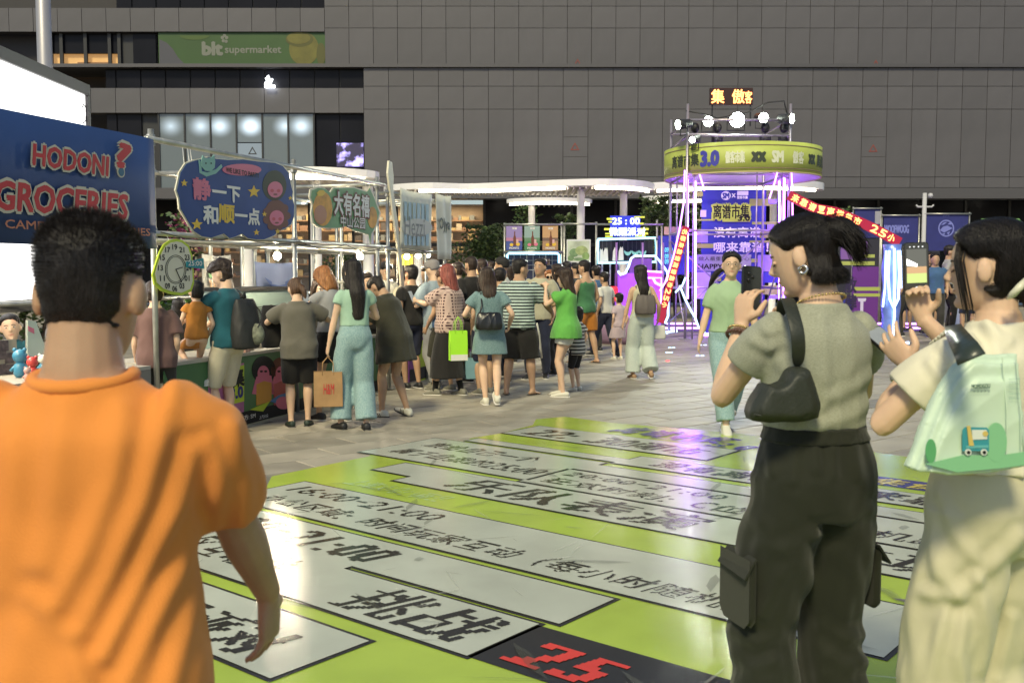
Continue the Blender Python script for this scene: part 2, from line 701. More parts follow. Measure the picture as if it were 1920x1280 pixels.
# ------------------------------------------------------------------ the shopping mall
CLAD = mat('cladding_stone', (.086, .082, .092), .55, each=.07, var=.10, vscale=.8, bump=.2, bscale=30)
GAP = mat('cladding_joint', (.048, .045, .047), .8)
DGLASS = mat('dark_glass', (.010, .010, .014), .3, var=.2, vscale=.6, spec=.12)
MULL = mat('dark_mullion', (.02, .02, .022), .5)
LEDGE = mat('ledge_metal', (.09, .085, .09), .45, metal=.3)
mall = thing('mall_building', 'large grey stone-clad shopping mall closing the plaza at the back', 'building', (0, 42, 0))
D1, D2 = 42.0, 43.36
def zz(py, d):
    return P(960, py, d).z
def xx(px, d):
    return P(px, 400, d).x
Z1 = [zz(y, D1) for y in (352, 332, 205, 162, 127)]
Z2 = [zz(y, D2) for y in (127, 53, 12, -48, -108, -168)]
W1, W2 = 1.037, 1.037
X1, X2 = xx(684, D1), xx(613, D2)
zb = Z1[0]
# backing walls (in front lies the cladding)
m = MB()
m.box((X1, D1 + .06, zb), (26, D1 + .5, Z1[-1]))
m.box((-30, D1 + .06, zz(212, D1)), (X1 - .003, D1 + .5, zz(165, D1)))
m.build('wall', GAP, mall)
m = MB()
m.box((X2, D2 + .06, Z1[-1] + .05), (28, D2 + .5, Z2[-1]))
m.box((-32, D2 + .06, zz(60, D2)), (X2 - .003, D2 + .5, zz(15, D2)))
m.build('wall', GAP, mall)
m = MB()
m.box((-34, D2 + .6, 0), (30, D2 + 9, .02))
m.box((-30, D1 - .12, Z1[-1]), (26.2, D2 + .7, Z1[-1] + .14))
m.build('ledge', LEDGE, mall)
m = MB()
m.box((-34, D2 + .9, zb + .3), (30, D2 + 1.1, Z2[-1]))
m.build('dark_wall', GAP, mall)
PAN = {}
def panel(x, y, z, w, h, part='cladding_panel'):
    k = (round(w, 3), round(h, 3))
    if k not in PAN:
        t = MB()
        g = .010
        t.box((g, 0, g), (w - g, .05, h - g))
        PAN[k] = t.mesh('cladding_panel')
        PAN[k].materials.append(CLAD)
    o = bpy.data.objects.new(part, PAN[k])
    QUEUE.append(o)
    o.location = (x, y - 42 + rnd.uniform(-.004, .004), z)
    o.parent = mall
    return o
npan = 0
extra = MB()
for c in range(30):
    x = X1 + c * W1
    for r in range(4):
        if xx(1990, D1) > x:
            panel(x, D1, Z1[r], W1, Z1[r + 1] - Z1[r]); npan += 1
        else:
            extra.box((x + .014, D1, Z1[r] + .014), (x + W1 - .014, D1 + .05, Z1[r + 1] - .014))
for c in range(1, 18):
    x = X1 - c * W1 * .995
    panel(x, D1, zz(212, D1), W1 * .995, zz(165, D1) - zz(212, D1)); npan += 1
for c in range(31):
    x = X2 + c * W2
    for r in range(5):
        if r < 3 and xx(1990, D2) > x:
            panel(x, D2, Z2[r], W2, Z2[r + 1] - Z2[r]); npan += 1
        else:
            extra.box((x + .014, D2, Z2[r] + .014), (x + W2 - .014, D2 + .05, Z2[r + 1] - .014))
for c in range(1, 17):
    x = X2 - c * W2
    panel(x, D2, zz(60, D2), W2, zz(15, D2) - zz(60, D2)); npan += 1
o = extra.build('cladding_field', CLAD, mall)
tag(o, kind='stuff')
# glazing strips: each pane a part with its own edges
def panes(x0, x1, z0, z1, d, step, mm, skip=None, name='window_pane', depth=.25):
    x = x1
    while x > x0:
        a = max(x0, x - step)
        if skip is None or not skip(a, x):
            t = MB(); t.box((a + .03, d + depth, z0 + .02), (x - .03, d + depth + .04, z1 - .02))
            t.build(name, mm, mall)
        x -= step
    t = MB(); t.box((x0, d + depth + .1, z0), (x1, d + depth + .3, z1)); t.build('window_back', MULL, mall)
panes(-17, X1, zz(165, D1), Z1[-1] - .02, D1, W1, DGLASS)
XL, XR = xx(300, D1), xx(590, D1)
panes(-17, X1, 4.6, zz(212, D1), D1, W1, DGLASS, skip=lambda a, b_: b_ > XL + .1 and a < XR - .1)
panes(-17, X2, zz(15, D2), zz(-150, D2), D2, W2, DGLASS)
BX0, BX1 = xx(297, D2), xx(611, D2)
WARMX0, WARMX1 = xx(100, D2), xx(228, D2)
panes(-17, BX0, Z1[-1] + .15, zz(60, D2), D2, W2, DGLASS, skip=lambda a, b_: b_ > WARMX0 - .2 and a < WARMX1 + .05)
# frosted lit windows: a lamp glow is painted into each pane's emission
def frosted():
    m = bpy.data.materials.new('frosted_lit_glass')
    m.use_nodes = True
    t = m.node_tree
    b = t.nodes['Principled BSDF']
    b.inputs['Base Color'].default_value = (.10, .12, .13, 1)
    b.inputs['Roughness'].default_value = .35
    tc = t.nodes.new('ShaderNodeTexCoord')
    g = t.nodes.new('ShaderNodeTexGradient'); g.gradient_type = 'SPHERICAL'
    mp = t.nodes.new('ShaderNodeMapping'); mp.vector_type = 'TEXTURE'
    mp.inputs['Scale'].default_value = (.62, 5, .52)
    t.links.new(tc.outputs['Object'], mp.inputs['Vector'])
    t.links.new(mp.outputs['Vector'], g.inputs['Vector'])
    pw = t.nodes.new('ShaderNodeMath'); pw.operation = 'POWER'; pw.inputs[1].default_value = 1.7
    t.links.new(g.outputs['Fac'], pw.inputs[0])
    ad = t.nodes.new('ShaderNodeMath'); ad.operation = 'MULTIPLY_ADD'; ad.inputs[1].default_value = .34; ad.inputs[2].default_value = .012
    t.links.new(pw.outputs[0], ad.inputs[0])
    b.inputs['Emission Color'].default_value = (.72, .88, 1, 1)
    oi = t.nodes.new('ShaderNodeObjectInfo')
    mm = t.nodes.new('ShaderNodeMapRange'); mm.inputs['To Min'].default_value = .45; mm.inputs['To Max'].default_value = 1.25
    t.links.new(oi.outputs['Random'], mm.inputs['Value'])
    mu = t.nodes.new('ShaderNodeMath'); mu.operation = 'MULTIPLY'
    t.links.new(ad.outputs[0], mu.inputs[0]); t.links.new(mm.outputs['Result'], mu.inputs[1])
    t.links.new(mu.outputs[0], b.inputs['Emission Strength'])
    return m
FROST = frosted()
n = 6
zf0, zf1 = 4.6, zz(212, D1)
wf = (XR - XL) / n
for k in range(n):
    t = MB()
    cx = XL + wf * (k + .5)
    off = (-.05, .12, -.16, .05, .42, .0)[k]
    zc = zz(236, D1)
    t.box((-wf / 2 + .03 - off, -.02, zf0 - zc), (wf / 2 - .03 - off, .02, zf1 - zc - .02))
    if k == 3:
        t = MB(); t.box((-wf / 2 + .03 - off, -.02, zz(266, D1) - zc), (wf / 2 - .03 - off, .02, zf1 - zc - .02))
    o = t.build('frosted_pane', FROST, mall, local=True)
    o.location = (cx + off, .15, zc)
t = MB()
cx0, cx1 = XL + wf * 3 + .03, XL + wf * 4 - .03
t.box((cx0, D1 + .13, 4.62), (cx1, D1 + .17, zz(268, D1)))
t.build('frosted_pane', mat('frosted_plain', (.10, .12, .13), .35, emit=(.7, .85, 1), power=.04), mall)
t = MB(); t.box((XL, D1 + .3, zf0), (XR, D1 + .4, zf1)); t.build('window_back', MULL, mall)
for k in range(n + 1):
    t = MB(); x = XL + wf * k
    t.box((x - .035, D1 + .08, zf0), (x + .035, D1 + .24, zf1)); t.build('mullion', MULL, mall)
# red rescue triangles on the cladding
TRI = mat('rescue_mark_red', (.22, .05, .04), .6)
def triangle(px, py, d, h, mm, out):
    c = P(px, py, d)
    pl = Plane((c.x, d - out, c.z), 0)
    t = MB()
    r0, r1 = h * .62, h * .40
    A = [(r0 * math.sin(a), r0 * math.cos(a)) for a in (0, R(120), R(240))]
    B = [(r1 * math.sin(a), r1 * math.cos(a)) for a in (0, R(120), R(240))]
    for i in range(3):
        j = (i + 1) % 3
        t.prism(pl, [A[i], A[j], B[j], B[i]], 0, .004)
    t.build('rescue_triangle', mm, mall)
triangle(1078, 277, D1, .34, TRI, .012)
triangle(1083, 120, D2, .34, TRI, .012)
triangle(1637, 280, D1, .34, TRI, .012)
triangle(1642, 122, D2, .34, TRI, .012)
triangle(472, 284, D1, .34, mat('triangle_dark', (.03, .03, .03), .6), -.12)
for px in (1078, 1637):     # hatch joints round the rescue marks
    c = xx(px, D1)
    k = math.floor((c - X1) / W1)
    for py in (257, 294):
        t = MB(); z = zz(py, D1)
        t.box((X1 + k * W1 + .02, D1 - .006, z - .012), (X1 + (k + 1) * W1 - .02, D1 - .002, z + .012)); t.build('hatch_joint', GAP, mall)
# warm room behind three upper panes
WARM = mat('warm_room_wall', (.5, .32, .14), .7, emit=(1, .52, .18), power=.07, var=.25, vscale=1.2)
t = MB(); t.box((WARMX0, D2 + .5, zz(131, D2)), (WARMX1, D2 + .6, zz(97, D2))); t.build('lit_room_wall', WARM, mall)
t = MB(); t.box((xx(146, D2), D2 + .4, zz(129, D2)), (xx(210, D2), D2 + .48, zz(113, D2))); t.build('lit_room_counter', mat('warm_room_counter', (.22, .12, .06), .6, emit=(1, .45, .15), power=.02), mall)
t = MB(); t.box((WARMX0, D2 + .35, zz(97, D2)), (WARMX1, D2 + .45, zz(60, D2))); t.build('window_head', DGLASS, mall)
for px in (100, 120, 165, 210, 228):
    t = MB(); x = xx(px, D2); t.box((x - .07, D2 + .2, Z1[-1] + .15), (x + .07, D2 + .32, zz(60, D2))); t.build('mullion', MULL, mall)
# supermarket billboard
BP = Plane((0, D2 + .10, 0), 0)
def bq(px, py):
    return BP.uv(px, py)
bb = thing('billboard', 'green supermarket billboard with lemons set into the mall facade', 'billboard', (bq(454, 127)[0], D2 + .1, bq(454, 125)[1]))
r0, r1 = bq(298, 127), bq(611, 57)
t = MB(); t.pbox(BP, r0[0], r1[0], Z1[-1] + .16, r1[1], -.1, 0); t.build('board', mat('billboard_green', (.030, .075, .014), .5, var=.15, vscale=.5), bb)
def blob(name, pts, mm, w, parent=bb, pl=BP):
    t = MB(); t.prism(pl, [pl.uv(*p) for p in pts], w, w + .004); return t.build(name, mm, parent)
def ellipse(cx, cy, rx, ry, n=24, a0=0, a1=360):
    return [(cx + rx * math.cos(R(a0 + (a1 - a0) * i / n)), cy + ry * math.sin(R(a0 + (a1 - a0) * i / n))) for i in range(n + (a1 - a0 < 360))]
LEM = mat('billboard_lemon', (.12, .11, .015), .5, var=.2, vscale=2)
LEM2 = mat('billboard_lemon_rim', (.07, .07, .01), .5)
blob('lemon', ellipse(570, 92, 28, 31), LEM, .006)
blob('lemon_rim', ellipse(562, 74, 26, 14), LEM2, .012)
blob('lemon', ellipse(560, 72, 22, 11), LEM, .018)
blob('lemon', ellipse(602, 102, 8.5, 21), LEM2, .014)
blob('lime', ellipse(365, 67, 28, 8.5, 20, 0, 180), mat('billboard_lime', (.05, .09, .012), .5), .006)
blob('grey_shape', [(299, 74), (312, 80), (324, 92), (334, 108), (346, 120), (350, 125), (299, 125)], mat('billboard_grey', (.06, .06, .075), .5), .006)
LET = mat('billboard_white', (.16, .17, .14), .5)
def wr(parent, pl, body, xl, xr, yt, yb, w, mm, bold=.02, shear=0, name='lettering', slope=0.0, ym=None):
    """writing fitted to a box given by its left and right pixel columns and its rows at the left end"""
    u0, v1 = pl.uv(xl, yt)
    _, v0 = pl.uv(xl, yb)
    u1, _ = pl.uv(xr, yt)
    t = MB(); write(t, pl, body, u0, u1, v0, v1, w, bold, shear, slope=slope)
    return t.build(name, mm, parent)
wr(bb, BP, 'blt', 380, 416, 80, 103, .008, LET, .06)
wr(bb, BP, 'supermarket', 422, 527, 86, 104, .008, LET, .025)
for dx, dy in ((-4, -2), (4, -2), (-2, 4), (3, 5), (0, -6)):
    blob('flower_petal', ellipse(421 + dx, 73 + dy, 3.2, 3.2, 10), LET, .008)
# small white lit sign on the dark strip
SL = Plane((0, D1 - .15, 0), 0)
t = MB(); t.prism(SL, [SL.uv(*p) for p in ((497, 165), (497, 156), (501, 152), (498, 148), (504, 142), (506, 148), (512, 149), (510, 154), (507, 158), (516, 161), (516, 165))], 0, .08)
o = t.build('lit_logo_sign', glow('sign_white', (.9, .95, 1), 2.5)); tag(o, 'small white lit emblem on the dark band of the mall', 'sign')
# purple reflection in the dark window, painted as a patchy glowing plate
t = MB(); t.box((xx(632, D1), D1 + .05, zz(312, D1)), (xx(682, D1), D1 + .1, zz(268, D1)))
WREFL = mat('violet_reflection', (.05, .04, .1), .4, emit=(.45, .38, 1), power=.35)
nn = WREFL.node_tree
ns = nn.nodes.new('ShaderNodeTexNoise'); ns.inputs['Scale'].default_value = 2.2; ns.inputs['Detail'].default_value = 6
mr = nn.nodes.new('ShaderNodeMapRange'); mr.inputs['From Min'].default_value = .48; mr.inputs['From Max'].default_value = .62; mr.inputs['To Max'].default_value = .5
nn.links.new(ns.outputs['Fac'], mr.inputs['Value']); nn.links.new(mr.outputs['Result'], nn.nodes['Principled BSDF'].inputs['Emission Strength'])
t.build('screen', WREFL, mall)  # this plate is the painted reflection, not a display
# ground floor under the overhang
DS = 47.0
CGLASS = mat('shop_glass', (.3, .32, .32), .08, alpha=.14, spec=.3)
SOFF = mat('soffit_panel', (.10, .085, .07), .6, var=.1)
t = MB(); t.box((-30, D1 + .06, zb - .12), (26, DS + .5, zb - .002)); t.build('soffit', SOFF, mall)
t = MB(); t.box((-30, D1 - .02, zb - .45), (26, D1 + .10, zb - .006)); t.build('fascia', LEDGE, mall)
DOWN = glow('downlight', (1, .92, .75), 5)
for px, py in ((1662, 350), (1684, 346), (1782, 347), (1804, 344), (1899, 348), (1920, 345), (1563, 352), (1588, 349), (934, 377), (941, 375), (1066, 377), (1075, 374), (1350, 352), (1200, 352)):
    x = P(px, 350, 44.5).x
    t = MB(); t.lathe((x, 44.5 + rnd.uniform(-.6, .6), zb - .17), [(.10, 0), (.11, .05)], 12); t.build('downlight', DOWN, mall)
def xs(px):
    return P(px, 450, DS).x
x = -30.0
k = 0
while x < 26:
    x2 = x + 2.05
    lit = xs(405) < x2 and x < xs(842)
    t = MB(); t.box((x + .05, DS, .1), (x2 - .05, DS + .05, zb - .15)); t.build('shop_pane', CGLASS if lit else DGLASS, mall)
    t = MB(); t.box((x - .06, DS - .08, 0), (x + .06, DS + .1, zb - .14)); t.build('mullion', MULL, mall)
    x = x2
t = MB(); t.box((-30, DS - .05, 2.75), (26, DS + .08, 2.9)); t.build('transom', MULL, mall)
# lit shop with shelves of goods
SH0, SH1 = -30 + 2.05 * math.floor((xs(405) + 30) / 2.05), -30 + 2.05 * math.ceil((xs(842) + 30) / 2.05)
SHW = mat('shop_wall', (.55, .42, .28), .7, var=.2, vscale=1.5)
t = MB()
t.box((SH0, DS + 3.0, 0), (SH1, DS + 3.1, zb - .15)); t.box((SH0 - .1, DS + .2, 0), (SH0, DS + 3.1, zb - .15)); t.box((SH1, DS + .2, 0), (SH1 + .1, DS + 3.1, zb - .15))
t.build('shop_wall', SHW, mall)
WOODS = mat('shop_shelf_wood', (.32, .19, .10), .6, var=.2)
for z in (1.3, 1.9, 2.5, 3.05, 3.55, 4.05):
    t = MB(); t.box((SH0, DS + 2.5, z), (SH1, DS + 2.99, z + .06)); t.build('shop_shelf', WOODS, mall)
gc = [mat('shop_goods_%d' % i, c, .6) for i, c in enumerate(((.6, .5, .35), (.35, .2, .12), (.12, .10, .09), (.55, .42, .2), (.3, .32, .3)))]
goods = MB()
for z in (1.36, 1.96, 2.56, 3.11, 3.61, 4.11):
    x = SH0 + .1
    while x < SH1 - .2:
        w_, h_ = rnd.uniform(.08, .4), rnd.uniform(.12, .40)
        if rnd.random() < .8:
            goods.box((x, DS + 2.55, z + .004), (x + w_, DS + 2.9, z + h_), rnd.randrange(5))
        x += w_ + .03
o = goods.build('shop_goods', gc, mall); tag(o, kind='stuff')
al = bpy.data.lights.new('shop_lamp', 'AREA'); al.shape = 'RECTANGLE'; al.size = SH1 - SH0 - 1; al.size_y = 1.5; al.energy = 105; al.color = (1, .80, .52)
ao = bpy.data.objects.new('shop_lamp', al); QUEUE.append(ao); ao.location = ((SH0 + SH1) / 2, DS + 1.5, zb - .25)
for px in (470, 560, 650, 760, 820):     # ceiling lamps of that shop
    t = MB(); t.lathe((xs(px), DS + 1.2, zb - .24), [(.09, 0), (.10, .05)], 12); t.build('shop_ceiling_lamp', DOWN, mall)

# ------------------------------------------------------------------ canopies of the plaza
CANW = mat('canopy_white', (.82, .80, .80), .5, var=.04, vscale=1)
CANS = mat('canopy_slat', (.72, .68, .62), .6)
STRIP = glow('canopy_strip_light', (1, .88, .66), 3.6)
COLW = mat('column_white', (.66, .65, .64), .5, var=.05)
def canopy(label, d, z, outline, thick, cols_, slats=True, strips=()):
    """organic flat roof: outline of (pixel column at depth d, depth offset)"""
    pts = [(P(px, 400, d).x, d + dy) for px, dy in outline]
    c = thing('canopy', label, 'canopy', (sum(p[0] for p in pts) / len(pts), d, 0))
    n = len(pts)
    sm = []
    for i in range(n):      # Catmull-Rom outline
        p0, p1, p2, p3 = (Vector(pts[(i + k) % n]) for k in (-1, 0, 1, 2))
        for q in range(5):
            s = q / 5
            sm.append(tuple(.5 * ((2 * p1) + (p2 - p0) * s + (2 * p0 - 5 * p1 + 4 * p2 - p3) * s * s + (-p0 + 3 * p1 - 3 * p2 + p3) * s ** 3)))
    fl = Flat((0, 0), 0, z)
    t = MB(); t.prism(fl, sm, 0, thick); t.build('roof', CANW, c)
    cx, cy = sum(p[0] for p in sm) / len(sm), sum(p[1] for p in sm) / len(sm)
    ins = [(cx + (x - cx) * .96, cy + (y - cy) * .86) for x, y in sm]
    if slats:
        x0, x1 = min(p[0] for p in ins) + .3, max(p[0] for p in ins) - .3
        k = 0
        x = x0
        while x < x1:
            ys = []
            for i in range(len(ins)):
                a, b_ = ins[i], ins[(i + 1) % len(ins)]
                if (a[0] - x) * (b_[0] - x) < 0:
                    ys.append(a[1] + (b_[1] - a[1]) * (x - a[0]) / (b_[0] - a[0]))
            if len(ys) >= 2:
                t = MB(); t.box((x, min(ys) + .1, z - .07), (x + .04, max(ys) - .1, z - .002)); t.build('slat', CANS, c)
            x += .16
    for a, b_ in strips:
        seg = [Vector((ins[int(i) % len(ins)][0], ins[int(i) % len(ins)][1], z - .05)) for i in range(a, b_)]
        t = MB(); t.tube(seg, .035, 6); t.build('strip_light', STRIP, c)
    for px, dy in cols_:
        p = P(px, 400, d + dy)
        t = MB(); t.lathe((p.x, d + dy, 0), [(.16, 0), (.16, .03), (.11, .04), (.105, z - .05), (.13, z - .02), (.13, z - .003)], 18)
        t.build('column', COLW, c, True)
    return c
canopy('white wavy canopy in the middle with three white columns', 28, zz(358, 28), [(720, .2), (800, -.7), (880, -.4), (960, -.9), (1040, -1.5), (1130, -1.8), (1205, -1.0), (1222, .6), (1120, 1.6), (980, 1.4), (840, 1.3), (740, 1.2)], .17,
       ((1089, -.9), (1169, .2), (783, .2)), strips=((4, 22), (24, 33)))
canopy('low white canopy behind the wavy one on one thin column', 31, zz(381, 31), [(950, 0), (1000, -.7), (1060, -.7), (1110, 0), (1060, .8), (1000, .8)], .12, ((997, 0),), strips=((1, 15),))
canopy('white round canopy over the left stalls behind the hanging signs', 19, zz(336, 19), [(330, 0), (430, -.9), (540, -1.0), (640, -.9), (712, 0), (640, 1.2), (500, 1.4), (380, 1.0)], .13, ((462, 0), (592, .1), (690, .6)), strips=((6, 19),))
canopy('white round canopy directly behind the neon tower', 30, zz(358, 30), [(1202, 0), (1290, -1.2), (1400, -1.6), (1490, -1.2), (1540, 0), (1460, 1.5), (1330, 1.6)], .20, ((1450, .4),), strips=((2, 18),))
canopy('lower white canopy half hidden by the neon tower', 32, zz(378, 32), [(1205, 0), (1290, -1.0), (1400, -1.2), (1470, 0), (1400, 1.0), (1290, 1.0)], .16, ((1330, 0),), strips=((2, 12),))

# ------------------------------------------------------------------ plants
LEAF = [mat('leaf_%d' % i, c, .5, var=.3, vscale=4) for i, c in enumerate(((.035, .07, .018), (.055, .095, .025), (.08, .12, .03)))]
BARK = mat('bark', (.09, .065, .045), .9, var=.2)
def shrub(label, base, h, rx, ry, n, seed, leaf=.09, tree=False, name='shrub', cols=LEAF, z0=None, group='plants behind the booths'):
    rr = random.Random(seed)
    root = thing(name, label, 'tree' if tree else 'shrub', base, 0, group)
    bx, by, bz = base
    z0 = h * .35 if z0 is None else z0
    lim = lambda s_: max(-1.6 * s_, min(1.6 * s_, rr.gauss(0, s_)))
    clumps = [(lim(.42) * rx, lim(.42) * ry, z0 + (h - z0) * rr.random() ** .8) for _ in range(16)]
    t = MB()
    for i in range(n):
        c = rr.choice(clumps)
        p = Vector((bx + c[0] + lim(.20) * rx, by + c[1] + lim(.20) * ry, bz + max(.05, min(h, c[2] + lim(.10) * h))))
        a, e = rr.uniform(0, 6.3), rr.uniform(-.9, .7)
        d = Vector((math.cos(a) * math.cos(e), math.sin(a) * math.cos(e), math.sin(e)))
        sd = d.cross(Vector((rr.gauss(0, 1), rr.gauss(0, 1), 1))).normalized()
        L = leaf * rr.uniform(.6, 1.4)
        t.add([p, p + d * L * .5 + sd * L * .28, p + d * L, p + d * L * .5 - sd * L * .28], [(0, 1, 2, 3)], rr.randrange(len(cols)))
    t.build('crown', cols, root)
    t = MB()
    for i in range(5):
        c = clumps[i]
        t.tube([(bx + c[0] * .05, by + c[1] * .05, bz), (bx + c[0] * .4, by + c[1] * .4, bz + c[2] * .5), (bx + c[0], by + c[1], bz + c[2])], [.035, .025, .008], 6)
    t.build('trunk', BARK, root, True)
    return root
def shrub_px(label, px0, px1, ytop, d, n, seed, **k):
    x0, x1 = P(px0, 450, d).x, P(px1, 450, d).x
    return shrub(label, ((x0 + x1) / 2, d, 0), zz(ytop, d), (x1 - x0) / 2, .8, n, seed, **k)
shrub_px('broad leafy bush in front of the lit shop window', 838, 944, 425, 30, 2600, 1, leaf=.13)
shrub_px('slim bush with yellowish leaves left of the three bottle posters', 925, 956, 420, 29.5, 700, 2, leaf=.12)
shrub_px('pointed evergreen rising above the bottle posters', 965, 1012, 390, 33, 900, 3, leaf=.13)
shrub_px('dark bush behind the picture frame booth', 1030, 1085, 405, 32.5, 900, 4, leaf=.13)
shrub_px('tall tree with loose leaves right of the 25:00 sign', 1190, 1262, 372, 31, 1800, 5, leaf=.13, tree=True, name='small_tree')
shrub_px('dark tree between the booth sign and the neon tower', 1245, 1290, 385, 33.5, 900, 6, leaf=.13, tree=True, name='small_tree')
shrub_px('young tree peeping out left of the blue tower board', 1290, 1330, 395, 29, 700, 7, leaf=.11, tree=True, name='small_tree')
shrub_px('tree top in the dark right of the tower', 1555, 1600, 392, 33, 700, 8, leaf=.13, tree=True, name='small_tree')
FLW = mat('bougainvillea', (.30, .05, .16), .6, var=.3)
shrub_px('plant with pink blossoms behind the cloud sign', 318, 372, 405, 15, 1100, 9, leaf=.10, cols=LEAF + [FLW, FLW])
shrub_px('bright green bush low between the clock sign and the orange man', 300, 350, 560, 12.5, 900, 10, leaf=.09, cols=[mat('leaf_bright', (.10, .22, .03), .5, var=.3), LEAF[2]])
shrub_px('green bush behind the vendor at the left table', 20, 60, 560, 9.6, 500, 11, leaf=.06, cols=[LEAF[1], LEAF[2]])
shrub_px('dark hedge seen under the stall rails', 600, 650, 480, 20, 800, 12, leaf=.10)

# tall white lamp pole left and camera pole right
t = MB(); p = P(87, 200, 14)
lp = thing('lamp_pole', 'thick pale metal pole rising out of the top left', 'pole', (p.x, 14, 0))
t.lathe((p.x, 14, 0), [(.20, 0), (.20, .03), (.11, .04), (.10, 3), (.092, 9)], 20); t.build('shaft', mat('pole_metal', (.36, .35, .37), .45, metal=.4), lp, True)
t = MB(); t.lathe((p.x, 14, 0), [(.16, 0), (.16, .35), (.12, .38)], 20); t.build('base', mat('pole_base', (.2, .2, .2), .6), lp, True)
p = P(1733, 400, 30)
cp = thing('camera_pole', 'thin white pole with cross arm and dome camera above the blue booths', 'pole', (p.x, 30, 0))
CPW = mat('camera_pole_white', (.45, .45, .47), .5)
t = MB(); t.lathe((p.x, 30, 0), [(.14, 0), (.14, .03), (.07, .04), (.06, zz(362, 30))], 14); t.build('shaft', CPW, cp, True)
t = MB(); z = zz(388, 30); t.tube([(p.x - .25, 30, z + .06), (p.x - .2, 30, z), (p.x + .22, 30, z), (p.x + .27, 30, z + .06)], .03, 8); t.build('cross_arm', CPW, cp, True)
t = MB(); z = zz(367, 30); t.ball((p.x + .15, 29.95, z), .075, 14); t.build('dome_camera', CPW, cp, True)
# ================================================================== printed sheet on the floor
def sheetmat(name, c, rough=.085):
    return mat(name, c, rough, var=.13, vscale=1.6, bump=.16, bscale=170, spec=.42, rvar=.03, coat=.0)
SH_G = sheetmat('sheet_lime', (.36, .48, .065))
SH_W = sheetmat('sheet_white', (.45, .48, .41))
SH_K = sheetmat('sheet_black', (.022, .020, .016))
SH_N = sheetmat('sheet_navy', (.045, .05, .22))
SH_R = sheetmat('sheet_red', (.62, .05, .035))
SH_P = sheetmat('sheet_pale', (.42, .58, .25))
SH_GR = sheetmat('sheet_grey', (.20, .19, .16))
sheet = thing('floor_sheet', 'huge glossy lime floor sheet printed with white event schedule panels', 'floor graphic', (0.3, 6, 0))
def poly(name, pts, h, mm):
    t = MB(); t.prism(PST, pts, h, h); return t.build(name, mm, sheet)
poly('lime_ground', [(-5.0, 1.5), (-5.6, 3.6), (-5.68, 4.2), (-5.95, 4.45), (-6.0, 5.47), (-6.05, 5.5), (-5.85, 6.44), (-5.95, 6.64), (-5.92, 7.0), (-6.0, 7.6), (-6.22, 7.93), (-6.1, 8.26), (-5.5, 8.22), (-4.2, 8.42), (-2.9, 8.25), (-.8, 7.9), (1.2, 6.9), (1.4, 1.5)], .016, SH_G)
H_O, H_W, H_T = .0185, .021, .0235
def panelp(pts, line=.022):
    """white panel with a printed black outline"""
    n = len(pts)
    a = sum(pts[i][0] * pts[(i + 1) % n][1] - pts[(i + 1) % n][0] * pts[i][1] for i in range(n))
    if a < 0:
        pts = pts[::-1]
    off = []
    for i in range(n):
        p0, p1, p2 = (Vector(pts[(i + k) % n]) for k in (-1, 0, 1))
        d1, d2 = (p1 - p0).normalized(), (p2 - p1).normalized()
        n1, n2 = Vector((d1.y, -d1.x)), Vector((d2.y, -d2.x))
        k = n1 + n2
        k = k / max(.3, k.dot(n1))
        off.append(tuple(p1 + k * line))
    poly('panel_outline', off, H_O, SH_K)
    poly('panel', pts, H_W, SH_W)
def rect(u0, u1, v0, v1):
    return [(u0, v0), (u1, v0), (u1, v1), (u0, v1)]
def ptext(body, u0, u1, v0, v1, rows=16, bold=0.0, shear=.25, mm=None, h=H_T):
    """one printed character after the other"""
    adv = [.0 if c == ' ' and False else (1.0 if ord(c) > 0x2e80 else (.32 if c in ':.' else .56)) for c in body]
    k = (u1 - u0) / sum(adv)
    u = u0
    for c, a in zip(body, adv):
        if c != ' ':
            t = MB()
            if c == '-':
                pixel_write(t, PST, c, u + .1 * k, u + a * k - .1 * k, v0 + (v1 - v0) * .44, v0 + (v1 - v0) * .56, h, 2, 0, shear)
            else:
                pixel_write(t, PST, c, u + .03 * k, u + a * k - .05 * k, v0, v1, h, rows, bold, shear)
            t.build('printed_character', mm or SH_K, sheet)
        u += a * k
panelp(rect(-5.9, -3.79, 7.02, 7.58))
ptext('22: 30闭市', -5.72, -3.95, 7.10, 7.46, 17, .022)
panelp([(-5.88, 6.49), (-4.3, 6.49), (-4.3, 6.45), (-.6, 6.45), (-.6, 6.83), (-4.27, 6.83), (-4.27, 6.65), (-5.88, 6.65)])
ptext('没有离谱，哪来靠谱！', -4.02, -1.3, 6.51, 6.77, 17, .02)
panelp([(-6.19, 5.52), (-4.40, 5.52), (-4.40, 6.07), (-.6, 6.07), (-.6, 6.31), (-4.34, 6.31), (-4.34, 6.42), (-6.19, 6.42)])
ptext('放给自己一个', -5.98, -4.80, 6.03, 6.27, 18, .005)
ptext('属于自我的25:00', -6.0, -4.47, 5.66, 5.90, 18, .005)
panelp(rect(-4.43, -.6, 5.46, 6.03))
ptext('20:00-21:00', -4.32, -3.02, 5.82, 5.97, 15, .008)
ptext('狂欢时刻: C位舞蹈随机跳', -4.32, -1.5, 5.53, 5.73, 18, .005)
panelp([(-5.14, 4.90), (-1.0, 4.90), (-1.0, 5.42), (-5.55, 5.42), (-5.55, 5.08), (-5.14, 5.08)])
ptext('乐队表演', -4.74, -2.80, 4.95, 5.36, 24, .02)
ptext('来玩', -2.15, -1.3, 4.97, 5.34, 24, .02)
ptext('上海义乌小商品', -5.35, -4.42, 4.60, 4.80, 17, .0, mm=SH_P, h=H_O)
panelp(rect(-5.60, -1.28, 3.81, 4.47))
ptext('16:00-21:00', -5.50, -4.10, 4.20, 4.39, 15, .010)
ptext('办公区域: 时间玩家互动（每小时随机出现）', -5.42, -1.42, 3.89, 4.09, 18, .003)
